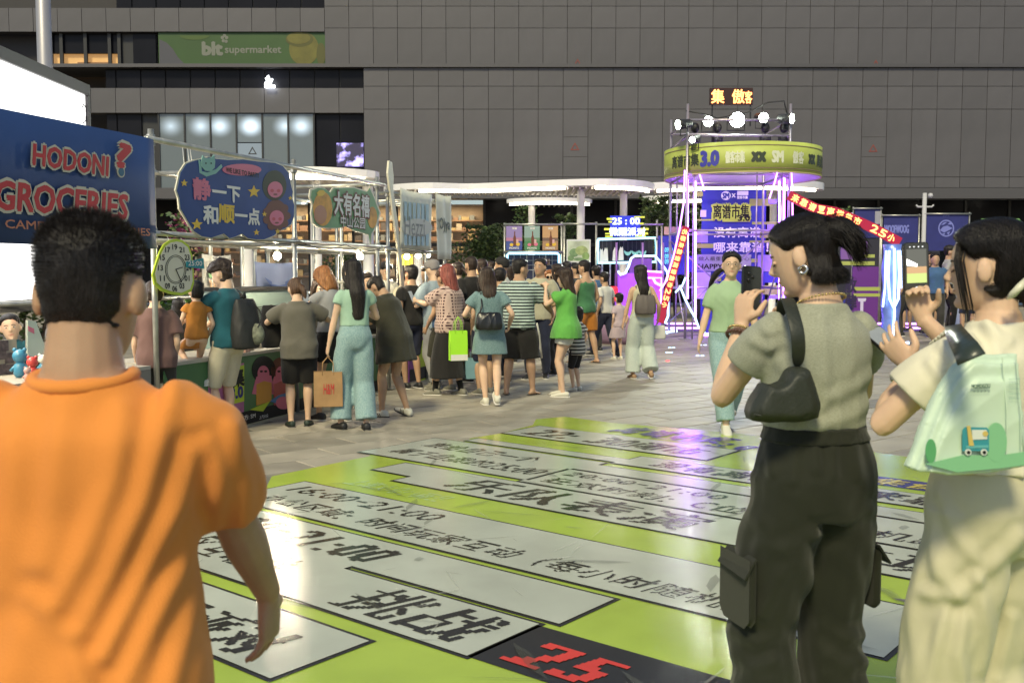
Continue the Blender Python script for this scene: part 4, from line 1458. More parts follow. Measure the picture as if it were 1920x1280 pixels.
goods_box('card_reader', 'small white and green display frame standing on the purple counter', 'display', uu(772, 540), -.35, 1.05, .18, .05, .16, mat('reader_white', (.66, .68, .62), .4), GRN)
goods_box('food_warmer', 'low glass food warmer carrying the display frame', 'food warmer', uu(772, 560), -.38, .811, .75, .35, .20, mat('warmer_brown', (.34, .20, .12), .5, var=.4, vscale=18), mat('warmer_glass', (.6, .6, .6), .2))
# toys
TOY = [mat('toy_%d' % i, c, .35) for i, c in enumerate(((.05, .22, .35), (.55, .06, .05), (.7, .66, .58), (.10, .30, .12), (.62, .35, .30), (.5, .42, .10), (.16, .12, .30)))]
def toy(label, px, w, c1, c2, s):
    u = Plane(SR.p(0, 0, w), R(72.3)).uv(px, 660)[0]
    p = pt(u, .731, w)
    r = thing('toy_figure', label, 'toy', p, 0, 'toys on the table by the light box')
    t = MB(); t.lathe(p, [(.03 * s, 0), (.045 * s, .03 * s), (.04 * s, .09 * s), (.02 * s, .11 * s)], 12); t.build('torso', TOY[c1], r, True)
    t = MB(); t.ball(p + Vector((0, 0, .15 * s)), .05 * s, 12); t.build('head', TOY[c2], r, True)
    for k in (-1, 1):
        t = MB(); t.ball(p + Vector((k * .035 * s, 0, .195 * s)), .016 * s, 8); t.build('ear', TOY[c2], r, True)
        t = MB(); t.tube([p + Vector((k * .035 * s, 0, .08 * s)), p + Vector((k * .065 * s, -.01, .045 * s))], .012 * s, 6); t.build('arm', TOY[c1], r, True)
toy('tall turquoise toy figure right of the picture board', 37, -.30, 0, 0, 1.05)
toy('red toy figure standing in the middle of the toys', 60, -.14, 1, 1, 0.81)
toy('round blue toy figure with white head', 80, -.35, 0, 2, 0.74)
toy('green toy figure next to the blue one', 90, -.33, 3, 2, 0.56)
toy('small white toy figure in front of the red one', 68, -.08, 2, 2, 0.28)
toy('pink toy figure at the table edge', 50, -.06, 4, 4, 0.50)
toy('tiny violet toy figure near the orange man', 96, -.10, 6, 4, 0.43)
toy('little green toy figure behind the violet one', 86, -.18, 3, 3, 0.43)
toy('yellow toy figure half behind the red one', 57, -.30, 5, 5, 0.56)
pb = thing('picture_board', 'grey cardboard display board with small square pictures', 'display board', pt(uu(5, 660), .731, -.05))
PBp = Plane(SR.p(0, 0, -.04), R(60))
a0, a1 = PBp.uv(-60, 640), PBp.uv(31, 636)
t = MB(); t.pbox(PBp, a0[0], a1[0], .7315, a1[1], -.012, 0); t.build('board', mat('cardboard_grey', (.30, .27, .21), .8, var=.1), pb)
for px, py in ((7, 648), (17, 671), (3, 664), (19, 693), (3, 692), (-15, 650), (-15, 690)):
    t = MB(); c = PBp.uv(px, py); t.pbox(PBp, c[0] - .035, c[0] + .035, c[1] - .04, c[1] + .04, .001, .006); t.build('picture', mat('picture_dark', (.09, .065, .07), .5, var=.5, vscale=40), pb)
umb = thing('table_flag', 'white leaf flag with a pink patch behind the toys', 'flag', pt(uu(62), .731, -.6))
t = MB(); q = Plane(SR.p(0, 0, -.6), R(72.3)); t.prism(q, [q.uv(*p) for p in ((50, 600), (66, 602), (80, 640), (88, 668), (50, 668))], 0, .006); t.build('cloth', mat('flag_pale', (.5, .58, .5), .8), umb)
t = MB(); t.prism(q, [q.uv(*p) for p in ((51, 611), (62, 616), (63, 626), (52, 620))], .0065, .009); t.build('patch', PNK, umb)
t = MB(); t.tube([q.px(50, 600, -.005), q.px(50, 668, -.005)], .006, 6); t.build('stick', STEEL, umb)
# wire rack with yellow packets inside the far stall
wk = thing('wire_rack', 'white wire rack hung with yellow packets in the far stall', 'rack', SR.p(uu(760), 0, -1.5))
q = Plane(SR.p(0, 0, -1.45), R(72.3))
WIRE = mat('wire_white', (.5, .5, .46), .5)
a, b_ = q.uv(744, 500), q.uv(796, 455)
for k in range(12):
    u = a[0] + (b_[0] - a[0]) * k / 11
    t = MB(); t.tube([q.p(u, 1.0), q.p(u, b_[1])], .005, 5); t.build('wire', WIRE, wk)
for k in range(9):
    z = 1.0 + (b_[1] - 1.0) * k / 8
    t = MB(); t.tube([q.p(a[0], z, .006), q.p(b_[0], z, .006)], .005, 5); t.build('wire', WIRE, wk)
for k, px in enumerate((752, 759, 767)):
    for py in (470, 487):
        c = q.uv(px, py); t = MB(); t.pbox(q, c[0] - .05, c[0] + .05, c[1] - .09, c[1] + .06, .02, .05); t.build('packet', mat('packet_yellow', (.6, .5, .04), .4, var=.3, vscale=12), wk)

# sagging cables tied to the rails
for k, (a_, b_, z_, lab) in enumerate(((U1, U2, 1.84, 'grey cable sagging under the cloud sign rail'), (U2, U3, 1.83, 'grey cable sagging under the mango sign rail'), (U4, U5, 1.81, 'grey cable sagging along the cream banner rail'))):
    t = MB(); n_ = 14
    t.tube([SR.p(a_ + (b_ - a_) * i / n_, z_ - (.05 + .02 * k) * math.sin(math.pi * ((i * 2.0 / n_) % 1.0)), .075) for i in range(n_ + 1)], .005, 6)
    o = t.build('power_cable', SOCK, None, True); tag(o, lab, 'cable', 'cables of the stalls')
# ================================================================== middle booths, neon tower, right booths
def pxtube(pl, pts, w, r, seg=6):
    t = MB(); t.tube([pl.px(a, b_, w) for a, b_ in pts], r, seg); return t
CY = glow('neon_cyan', (.35, .75, 1), .6)
VIOFILL = glow('violet_fill', (.36, .08, 1), 6.0)  # for violet tubes added to cast purple light around the tower
WHV = glow('neon_white_violet', (.60, .22, 1), 1.1)
WHB = glow('neon_white_blue', (.42, .62, 1), .75)
MAG = glow('neon_magenta', (1, .2, .85), 1.6)
BLUEP = mat('booth_blue', (.035, .045, .34), .5, var=.08)
LILAC = mat('booth_lilac', (.32, .14, .52), .5)
BC = Plane((0, 25, 0), 0)
def scaffold(root, pl, posts, rails, r=.024):
    for px, yt in posts:
        u, v = pl.uv(px, yt)
        t = MB(); t.tube([pl.p(u, 0), pl.p(u, v)], r, 8); t.build('post', STEEL, root, True)
    for x0, x1, y in rails:
        t = MB(); t.tube([pl.px(x0, y, .04), pl.px(x1, y, .04)], r, 8); t.build('rail', STEEL, root, True)
def pbd(root, pl, box, w0, w1, mm, name):
    x0, y0, x1, y1 = box
    a, b_ = pl.uv(x0, y1), pl.uv(x1, y0)
    t = MB(); t.pbox(pl, a[0], b_[0], a[1], b_[1], w0, w1); return t.build(name, mm, root)
def pell(root, pl, c, w0, w1, mm, name, n=18):
    t = MB(); t.prism(pl, [pl.uv(*p) for p in ellipse(*c, n)], w0, w1); return t.build(name, mm, root)
k1 = thing('drinks_booth', 'scaffold booth with a blue neon frame and dark bar', 'booth', BC.px(1000, 600))
scaffold(k1, BC, ((946, 418), (1053, 416)), ((944, 1056, 421), (944, 1056, 472)))
pbd(k1, BC, (950, 478, 1049, 600), -.5, -.3, mat('bar_dark_blue', (.012, .018, .05), .5), 'bar')
for k in range(9):
    u = BC.uv(952 + k * 12, 480)[0]
    t = MB(); t.tube([BC.p(u, .9, -.25), BC.p(u, BC.uv(952, 478)[1], -.25)], .006, 5); t.build('grid_wire', WIRE, k1)
for y in (488, 497, 506):
    pxtube(BC, ((952, y), (1048, y)), -.24, .006, 5).build('grid_wire', WIRE, k1)
pxtube(BC, ((951, 502), (951, 478), (954, 475), (1045, 475), (1048, 478), (1048, 502)), .05, .028, 8).build('neon_frame', CY, k1, True)
for row in (487, 493):
    for x in list(range(962, 982, 4)) + list(range(1018, 1034, 4)):
        u, v = BC.uv(x, row)
        t = MB(); t.lathe(BC.p(u, v - .05, -.2), [(.02, 0), (.022, .05), (.01, .07), (.01, .09)], 8); t.build('bottle', mat('bottle_copper', (.45, .25, .16), .3), k1, True)
def bottle_poster(label, x0, x1, sky_c, mid_c, low_c, fruit):
    r = thing('bottle_poster', label, 'poster', BC.px((x0 + x1) / 2, 470), 0, 'bottle posters over the drinks booth')
    pbd(r, BC, (x0, 424, x1, 469), .06, .075, sky_c, 'board')
    pbd(r, BC, (x0, 446, x1, 452), .0755, .078, mid_c, 'printed_band')
    pbd(r, BC, (x0, 452, x1, 469), .0755, .078, low_c, 'printed_band')
    c = (x0 + x1) / 2 + 1
    t = MB(); t.prism(BC, [BC.uv(*p) for p in ((c - 2.6, 461), (c - 2.6, 446), (c - 1, 441), (c - 1, 434), (c + 1, 434), (c + 1, 441), (c + 2.6, 446), (c + 2.6, 461))], .079, .083); t.build('drawn_bottle', BRN, r)
    pell(r, BC, (c - 6, 459, 3.4, 3), .079, .082, fruit, 'drawn_fruit'); pell(r, BC, (c + 6, 458, 4, 3.4), .079, .082, fruit, 'drawn_fruit')
    pbd(r, BC, (c + 2.8, 449, c + 7, 456), .0835, .086, mat('drawn_glass', (.6, .38, .36), .5), 'drawn_glass')
    wr(r, BC, 'MONTE', x0 + 6, x1 - 6, 463.5, 467, .080, WHT, .03)
    wr(r, BC, '微醺', c - 5, c + 4, 426.5, 430.5, .077, WHT, .02)
bottle_poster('blue and lilac bottle poster, leftmost of the three', 949, 979, mat('p_lilac', (.26, .20, .42), .5), mat('p_rose', (.42, .18, .28), .5), mat('p_blue', (.05, .08, .28), .5), YEL)
bottle_poster('green bottle poster between the other two', 983, 1012, mat('p_mint', (.25, .36, .32), .5), mat('p_green', (.12, .22, .12), .5), mat('p_green2', (.06, .20, .08), .5), PNK)
bottle_poster('orange bottle poster, rightmost of the three', 1017, 1046, mat('p_peach', (.50, .30, .14), .5), mat('p_brown', (.16, .10, .07), .5), mat('p_tan', (.36, .22, .12), .5), YEL)
k2 = thing('snack_booth', 'scaffold booth with a cyan neon window and hanging white shirts', 'booth', BC.px(1175, 600))
scaffold(k2, BC, ((1058, 420), (1118, 416), (1232, 412), (1241, 420)), ((1053, 1120, 420), (1120, 1243, 421), (1118, 1234, 447)))
pxtube(BC, ((1121, 449), (1228, 446), (1228, 491), (1121, 493), (1121, 449)), .06, .028, 8).build('neon_frame', CY, k2, True)
pbd(k2, BC, (1122, 450, 1228, 492), -.4, -.36, mat('booth_mesh_dark', (.02, .022, .03), .7), 'back_mesh')
for k in range(14):
    pxtube(BC, ((1124 + k * 8, 450), (1124 + k * 8, 491)), -.3, .005, 5).build('grid_wire', mat('wire_dark', (.12, .12, .14), .5), k2)
for x, y in ((1122, 466), (1131, 464), (1149, 463), (1160, 462)):
    t = MB(); t.prism(BC, [BC.uv(*p) for p in ((x, y + 26), (x + 1, y + 8), (x + 3, y + 4), (x + 4, y), (x + 6, y + 3), (x + 8, y), (x + 9, y + 5), (x + 10, y + 26))], -.12, -.08); t.build('hanging_shirt', mat('shirt_ivory', (.6, .6, .5), .8), k2)
for x in (1178, 1192, 1206):
    a = [BC.uv(*p) for p in ellipse(x, 470, 7, 9, 12, 10, 170)] + [BC.uv(*p) for p in ellipse(x, 468, 6, 4.5, 12, 170, 10)]
    t = MB(); t.prism(BC, a, -.12, -.09); t.build('crescent_hat', mat('hat_mint', (.2, .5, .42), .7), k2)
for x in (1128, 1143, 1160, 1175):
    pbd(k2, BC, (x, 495, x + 3, 535), -.1, -.06, mat('strap_white', (.3, .32, .36), .7), 'hanging_ribbon')
s25 = thing('time_sign', 'blue 25:00 sign with yellow streaks on top of the snack booth', 'sign', BC.px(1175, 445))
pbd(s25, BC, (1143, 405, 1200, 444), .08, .10, mat('sign_blue', (.02, .035, .45), .5, emit=(.02, .05, .8), power=.07), 'board')
for a in ((1137, 409, 1150, 413), (1140, 415, 1147, 418), (1188, 406, 1208, 409), (1190, 418, 1206, 421), (1132, 428, 1146, 432), (1134, 437, 1145, 440), (1196, 428, 1215, 432), (1198, 436, 1214, 440), (1134, 442, 1148, 445), (1190, 441, 1210, 444)):
    pbd(s25, BC, a, .101, .105, mat('streak_yellow', (.55, .6, .05), .5, emit=(.7, .8, .1), power=.08), 'streak')
SW = glow('sign_text_white', (.82, .92, 1), .55)
wr(s25, BC, '25 : 00', 1148, 1198, 409, 421, .107, SW, .03)
wr(s25, BC, '微醺派对', 1142, 1209, 427, 442, .107, SW, .03)
pf = thing('framed_picture', 'white-framed picture of green hills hanging in the booth', 'picture', BC.px(1084, 492))
pbd(pf, BC, (1062, 449, 1107, 492), .06, .08, mat('frame_white', (.6, .62, .58), .5), 'frame')
pbd(pf, BC, (1064, 452, 1105, 490), .0805, .083, mat('pic_pale', (.45, .52, .36), .6, var=.3, vscale=3), 'picture')
for c in ((1076, 474, 9, 8), (1090, 470, 12, 9), (1098, 480, 7, 7), (1070, 484, 6, 5), (1085, 486, 10, 3)):
    pell(pf, BC, c, .0835, .085 + c[0] * 1e-6, mat('pic_green_%d' % (c[0] % 3), ((.2, .32, .1), (.3, .38, .14), (.14, .24, .10))[c[0] % 3], .6, var=.3, vscale=9), 'drawn_hill', 14)
nc = thing('neon_car_bar', 'violet bar counter outlined like a car with white neon tubes', 'bar', BC.px(1200, 610))
NP = Plane((0, 24.2, 0), 0)
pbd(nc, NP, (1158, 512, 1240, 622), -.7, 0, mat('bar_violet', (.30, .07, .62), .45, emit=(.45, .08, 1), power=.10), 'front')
pbd(nc, NP, (1185, 484, 1228, 512), -.6, -.5, mat('bar_back', (.16, .06, .32), .5), 'window')
pxtube(NP, ((1158, 508), (1163, 515), (1172, 512), (1178, 500), (1183, 484), (1190, 480), (1228, 480), (1240, 494), (1251, 511), (1252, 560), (1252, 592), (1246, 606)), .06, .026, 8).build('neon_outline', WHB, nc, True)
pxtube(NP, ((1212, 521), (1240, 521), (1239, 576)), .05, .024, 8).build('neon_tube', WHV, nc, True)
pxtube(NP, ((1224, 522), (1228, 530), (1236, 534), (1244, 531)), .09, .03, 8).build('neon_tube', WHV, nc, True)
pxtube(NP, ((1200, 508), (1240, 510)), .07, .02, 8).build('neon_tube', MAG, nc, True)
for x in (1155, 1204, 1242):
    pxtube(NP, ((x, 455), (x, 626 if x > 1230 else 540)), .1, .026, 8).build('violet_post', mat('post_violet', (.30, .16, .42), .4, metal=.3), nc, True)
t = MB(); c = NP.px(1148, 545, .3); t.lathe(c - Vector((0, 0, .25)), [(.09, 0), (.11, .05), (.11, .3), (.08, .36)], 14)
o = t.build('red_lantern', mat('lantern_red', (.6, .02, .03), .5, emit=(1, .03, .05), power=.15), None, True); tag(o, 'red lantern hanging at the corner of the violet bar', 'lantern')
bs = thing('blue_board', 'blue board with cyan pixel pattern beside the tower', 'sign', BC.px(1260, 600))
pbd(bs, BC, (1232, 442, 1290, 515), -.1, -.05, BLUEP, 'board')
for y in (468, 480, 490):
    wr(bs, BC, '0990', 1247, 1262, y - 4, y + 5, -.045, mat('board_cyan', (.1, .5, .6), .5, emit=(.2, .8, 1), power=.12), .02)
pbd(bs, BC, (1246, 425, 1284, 440), -.1, -.06, mat('board_peach', (.5, .34, .24), .6), 'top_board')
pf2 = thing('pouf', 'large round violet-lit ottoman beside the walking man', 'ottoman', G(1165, 640))
t = MB(); c = G(1165, 643); t.lathe(c, [(.60, .0), (.70, .12), (.72, .35), (.66, .48), (.3, .52)], 24); t.build('cushion', mat('pouf_mauve', (.26, .16, .24), .8), pf2, True)
# ------------------------------------------------------------------ neon tower
DF, DB = 22.4, 24.7
TF, TB_ = Plane((0, DF, 0), 0), Plane((0, DB, 0), 0)
XLp, XRp = P(1286, 500, DF).x, P(1477, 500, DF).x
TC = Vector(((XLp + XRp) / 2, (DF + DB) / 2, 0))
tw = thing('neon_tower', 'scaffold tower with a lime ring, floodlights and violet neon', 'tower', TC)
TST = mat('tower_steel', (.40, .36, .42), .35, metal=.6, var=.15, vscale=6)
ZT = P(1286, 195, DF).z
posts = []
for d in (DF, DB):
    for x in (XLp, XRp):
        t = MB(); t.tube([(x, d, .02), (x, d, ZT)], .030, 10); po = t.build('post', TST, tw, True)
        t = MB(); t.box((x - .14, d - .14, .0125), (x + .14, d + .14, .03)); t.build('foot_plate', TST, po)
        posts.append((x, d))
        t = MB(); t.tube([(x + .16 * (1 if x < TC.x else -1), d, .02), (x + .16 * (1 if x < TC.x else -1), d, ZT - 1.2)], .020, 8); t.build('inner_post', TST, tw, True)
for z in (1.15, 2.45, 3.7, 4.55, ZT - .35):
    for a, b_ in ((0, 1), (2, 3), (0, 2), (1, 3)):
        if z < 2 and (a, b_) in ((0, 1),):
            continue
        t = MB(); t.tube([(*posts[a], z), (*posts[b_], z)], .026, 8); t.build('rail', TST, tw, True)
for a, b_, z0, z1 in ((0, 2, .2, 2.3), (1, 3, 2.4, .3), (2, 3, .3, 2.3), (2, 3, 2.3, .3), (0, 1, 4.4, 3.6), (1, 0, 4.4, 3.6)):
    t = MB(); t.tube([(*posts[a], z0), (*posts[b_], z1)], .02, 8); t.build('brace', TST, tw, True)
# ring
class Cyl:
    def __init__(s, c, r):
        s.c, s.r, s.n = Vector(c), r, Vector((0, -1, 0))
    def p(s, u, v, w=0):
        a = u / s.r
        return s.c + Vector(((s.r + w) * math.sin(a), -(s.r + w) * math.cos(a), v))
RR = (P(1535, 300, TC.y).x - P(1247, 300, TC.y).x) / 2
ZR0, ZR1 = P(1390, 322, TC.y - RR).z, P(1390, 264, TC.y - RR).z
cyc = Cyl((P(1391, 300, TC.y).x, TC.y, 0), RR)
def band(r, z0, z1, mm, name, parent=tw, flip=False, th=.02):
    t = MB(); n = 64; vs, fs = [], []
    for i in range(n):
        a = 2 * math.pi * i / n
        for rr_, z in ((r, z0), (r, z1), (r - th, z1), (r - th, z0)):
            vs.append(cyc.c + Vector((rr_ * math.sin(a), -rr_ * math.cos(a), z)))
    for i in range(n):
        j = (i + 1) % n
        for k in range(4):
            l = (k + 1) % 4
            fs.append((i * 4 + k, i * 4 + l, j * 4 + l, j * 4 + k)[::-1])
    t.add(vs, fs); return t.build(name, mm, parent, True)
rg = band(RR, ZR0, ZR1, mat('ring_lime', (.42, .48, .10), .5, var=.08), 'ring')
RGI = mat('ring_inner', (.72, .62, .76), .6)
band(RR - .022, ZR0 + .01, ZR1 - .01, RGI, 'ring_lining')
RL = mat('ring_line', (.22, .16, .10), .5)
band(RR + .004, ZR0 + .075, ZR0 + .095, RL, 'ring_line', rg, th=.003)
band(RR + .004, ZR1 - .095, ZR1 - .075, RL, 'ring_line', rg, th=.003)
band(RR + .006, ZR0 - .01, ZR0 + .02, mat('ring_edge', (.5, .42, .2), .5), 'ring_edge', rg, th=.02)
for k in range(8):
    a = 2 * math.pi * k / 8
    t = MB(); c = cyc.c + Vector((0, 0, ZR1 - .04)); t.tube([c + Vector((.15 * math.sin(a), -.15 * math.cos(a), 0)), c + Vector(((RR - .05) * math.sin(a), -(RR - .05) * math.cos(a), 0))], .02, 6); t.build('ring_spoke', TST, tw)
def rtext(body, a0, a1, z0, z1, mm, bold=.03):
    t = MB(); write(t, cyc, body, R(a0) * RR, R(a1) * RR, z0, z1, .008, bold); return t.build('lettering', mm, rg)
hz = ZR1 - ZR0
INK, INKB = mat('ring_ink', (.04, .05, .03), .5), mat('ring_blue', (.05, .05, .35), .5)
WHR = mat('ring_white', (.66, .68, .5), .5)
rtext('离谱市集', -72, -44, ZR0 + hz * .28, ZR0 + hz * .70, INK)
rtext('3.0', -42, -29, ZR0 + hz * .26, ZR0 + hz * .72, INKB, .06)
rtext('傲客市集', -24, -11, ZR0 + hz * .3, ZR0 + hz * .68, WHR)
rtext('xx', -6, 3, ZR0 + hz * .35, ZR0 + hz * .62, INK, .06)
rtext('SM', 8, 16, ZR0 + hz * .32, ZR0 + hz * .68, WHR, .05)
rtext('傲客', 24, 34, ZR0 + hz * .3, ZR0 + hz * .7, WHR)
rtext('xx', 40, 48, ZR0 + hz * .35, ZR0 + hz * .62, INK, .06)
rtext('离谱市集', 52, 80, ZR0 + hz * .28, ZR0 + hz * .70, INK)
# floodlights
LENS = glow('floodlight_lens', (.88, 1, .84), 14)
LENS2 = glow('floodlight_lens_big', (.90, 1, .84), 30)
CAN = mat('floodlight_black', (.02, .02, .022), .5)
def flood(label, px, py, d, r, aim, lens):
    c = P(px, py, d)
    root = thing('floodlight', label, 'floodlight', c, 0, 'floodlights on the tower')
    dr = Vector(aim).normalized()
    t = MB(); t.tube([c - dr * .32, c - dr * .28, c - dr * .06, c + dr * .02], [r * .55, r * .9, r, r * 1.08], 16); t.build('can', CAN, root, True)
    t = MB(); t.tube([c + dr * .021, c + dr * .026], r * .95, 16); t.build('lens', lens, root)
    s = dr.cross(Vector((0, 0, 1))).normalized()
    t = MB(); t.tube([c + s * r * 1.15 - dr * .12, c + s * r * 1.15 - dr * .12 + Vector((0, 0, -.24)), c - s * r * 1.15 - dr * .12 + Vector((0, 0, -.24)), c - s * r * 1.15 - dr * .12], .014, 6); t.build('yoke', CAN, root)
flood('floodlight turned to the side at the far left of the tower top', 1273, 234, DF - .1, .11, (-.9, -.35, -.15), LENS)
flood('round bright floodlight left of the brightest one', 1328, 228, DF + .1, .115, (-.1, -1, -.18), LENS)
flood('large brightest floodlight in the middle of the tower top', 1382, 225, DF + .1, .17, (0, -1, -.18), LENS2)
flood('round floodlight right of the brightest one', 1431, 221, DF + .1, .115, (.18, -1, -.18), LENS)
flood('floodlight turned outwards at the right tower post', 1483, 223, DF - .1, .115, (.75, -.65, -.1), LENS)
flood('small floodlight just above the ring at the left post', 1299, 262, DF - .2, .07, (-.6, -.8, -.3), LENS)
for px, wh in ((1303, 'leftmost'), (1345, 'second from the left'), (1435, 'second from the right'), (1470, 'rightmost')):
    c = P(px, 240, DF + .3); root = thing('moving_head', 'unlit black stage lamp on the tower top, ' + wh + ' of four', 'stage lamp', c, 0, 'unlit stage lamps on the tower')
    t = MB(); t.ball(c, (.10, .12, .12), 12); t.build('head', CAN, root, True)
    t = MB(); t.lathe(c + Vector((0, 0, -.32)), [(.13, 0), (.13, .12), (.09, .16)], 14); t.build('base', CAN, root, True)
t = MB(); c = P(1345, 200, DF); cab = [P(a, b_, DF) for a, b_ in ((1286, 208), (1320, 214), (1345, 222), (1400, 212), (1440, 192), (1470, 190), (1476, 215))]
t.tube(cab, .018, 6); t.build('cable', CAN, tw, True)
sl = bpy.data.lights.new('floodlight_beam', 'SPOT'); sl.energy = 260; sl.spot_size = R(80); sl.spot_blend = .8; sl.shadow_soft_size = .2; sl.color = (.92, 1, .86)
so_ = bpy.data.objects.new('floodlight_beam', sl); QUEUE.append(so_); so_.location = P(1382, 225, DF - .1)
so_.rotation_euler = (so_.location - Vector((-1.5, 9, .8))).to_track_quat('Z', 'Y').to_euler()
# LED caption above
LEDB = mat('led_back', (.03, .006, .004), .5)
LEDR = glow('led_red', (1, .30, .09), 1.0)
LEDK = glow('led_crimson', (1, .05, .06), 1.2)
LP_ = Plane((0, DF + .9, 0), 0)
ld = thing('led_caption', 'small red LED caption board above the floodlights', 'sign', LP_.px(1372, 196))
pbd(ld, LP_, (1331, 165, 1412, 197), -.08, 0, LEDB, 'case')
wr(ld, LP_, '集', 1334, 1358, 168, 194, .006, LEDR, .02)
wr(ld, LP_, '傲', 1373, 1396, 168, 194, .006, LEDR, .02)
wr(ld, LP_, '客', 1397, 1410, 171, 194, .006, LEDR, .02)
for x in (1336, 1408):
    t = MB(); p_ = LP_.px(x, 196, -.04); t.tube([p_, Vector((p_.x, p_.y, ZT - .35))], .018, 6); t.build('bracket', CAN, ld)
# big blue board at the back of the tower
BBp = Plane((0, 25.1, 0), 0)
bd = thing('slogan_board', 'tall blue board with white slogan lettering inside the neon tower', 'sign', BBp.px(1375, 640))
pbd(bd, BBp, (1313, 355, 1437, 640), -.08, 0, BLUEP, 'board')
LG = mat('board_lime', (.38, .44, .10), .5); LV = mat('board_lavender', (.36, .30, .66), .5); LGR = mat('board_grey', (.34, .33, .42), .5)
WB = mat('board_white', (.60, .56, .72), .5)
for i, (a, mm) in enumerate((((1405, 373, 1450, 386), LG), ((1303, 360, 1318, 368), LG), ((1304, 411, 1340, 414), LG), ((1410, 416, 1460, 421), LG), ((1424, 432, 1468, 446), LG), ((1301, 457, 1340, 465), LG), ((1405, 451, 1460, 455), LG), ((1398, 485, 1436, 492), LG), ((1305, 519, 1352, 527), LG), ((1430, 535, 1475, 552), LG), ((1313, 394, 1324, 407), WB), ((1302, 430, 1327, 442), WB), ((1302, 441, 1327, 455), LV), ((1420, 478, 1474, 509), LV), ((1440, 374, 1456, 382), LV), ((1430, 510, 1470, 530), BLUEP), ((1290, 480, 1320, 510), BLUEP), ((1438, 421, 1450, 430), LV), ((1303, 510, 1332, 560), WB), ((1440, 553, 1475, 560), LV))):
    pbd(bd, BBp, a, .002, .010 + .0015 * i, mm, 'glitch_block')
WRb = mat('board_text', (.88, .88, .92), .5)
pell(bd, BBp, (1361, 367, 9, 8.5), .004, .008, WRb, 'round_emblem')
wr(bd, BBp, 'SM', 1355, 1367, 362, 372, .010, BLUEP, .05)
wr(bd, BBp, 'x', 1372, 1379, 363, 370, .006, WRb, .02)
pbd(bd, BBp, (1382, 358, 1403, 366), .004, .007, WRb, 'toggle_emblem')
wr(bd, BBp, '傲客市集', 1382, 1402, 367, 373, .006, WRb, .03)
LIMB = mat('board_bright_lime', (.48, .58, .08), .5)
two_tone(bd, BBp, '离谱市集', fit(BBp, 1337, 1404, 384, 410), .05, BLK, LIMB, .02, .09)
pbd(bd, BBp, (1354, 404, 1406, 416), .002, .046, LIMB, 'lime_patch')
wr(bd, BBp, '3.0', 1383, 1405, 404, 414, .058, BLK, .05)
wr(bd, BBp, '没有离谱', 1338, 1425, 426, 445, .045, WRb, .025)
wr(bd, BBp, '哪来靠谱！', 1338, 1440, 454, 473, .045, WRb, .025)
pbd(bd, BBp, (1305, 477, 1408, 508), .002, .048, LGR, 'grey_panel')
wr(bd, BBp, '做人最重要的是开心！', 1309, 1408, 481, 489, .051, BLK, .0)
wr(bd, BBp, 'HAPPY TIME', 1309, 1390, 495, 504, .051, BLK, .03)
# neon on the tower
def neon(pl, pts, w, r, mm, name='neon_tube', parent=tw):
    return pxtube(pl, pts, w, r, 8).build(name, mm, parent, True)
neon(TF, ((1306, 311), (1320, 358)), .06, .018, WHV)
neon(TF, ((1461, 304), (1452, 340), (1441, 373)), .06, .018, WHV)
neon(TF, ((1482, 304), (1484, 360), (1485, 420), (1487, 520)), .06, .018, WHV)
neon(TF, ((1283, 320), (1281, 380), (1273, 430), (1262, 480), (1252, 512), (1246, 530), (1236, 545)), .08, .018, WHV)
neon(TF, ((1273, 535), (1283, 560), (1293, 580), (1302, 595), (1308, 612), (1325, 628)), .10, .022, WHB)
neon(TF, ((1284, 520), (1278, 535), (1265, 548)), .10, .02, WHB)
neon(TF, ((1290, 330), (1290, 430), (1290, 560)), -.06, .022, VIOFILL)  # violet tubes added by the posts to light tower and floor purple
neon(TF, ((1472, 330), (1471, 430), (1471, 560)), -.06, .022, VIOFILL)
neon(TB_, ((1303, 340), (1303, 470), (1303, 600)), .06, .022, VIOFILL)
neon(TB_, ((1460, 340), (1460, 470), (1460, 600)), .06, .022, VIOFILL)
def ground_line(p0, p1, mm, z=.05, r=.03):
    a, b_ = Vector((*p0, z)), Vector((*p1, z))
    t = MB(); t.tube([a, b_], r, 8); return t.build('neon_base_line', mm, tw, True)
def gx(px, d):
    return P(px, 600, d).x
ground_line((gx(1236, 26.3), 26.3), (gx(1420, 26.3), 26.3), WHV)
ground_line((gx(1640, 26.3), 26.3), (gx(1742, 26.3), 26.3), WHV)
ground_line((gx(1250, 28.6), 28.6), (gx(1420, 28.6), 28.6), WHV)
ground_line((gx(1600, 28.6), 28.6), (gx(1730, 28.6), 28.6), WHV)
ground_line((gx(1240, 24.2), 24.2), (gx(1268, 25.2), 25.2), WHB, .04, .04)
ground_line((gx(1320, 23.6), 23.6), (gx(1420, 23.6), 23.6), VIOFILL, .05, .035)  # violet line added to light the tower base purple
t = MB(); a0, a1 = gx(1230, 24), gx(1750, 29)
t.box((gx(1250, 27.3), 25.3, .0125), (gx(1735, 27.3), 29.5, .03)); t.build('platform', mat('platform_blue_glow', (.10, .09, .24), .4), tw)  # blue floor glow put into the platform's colour
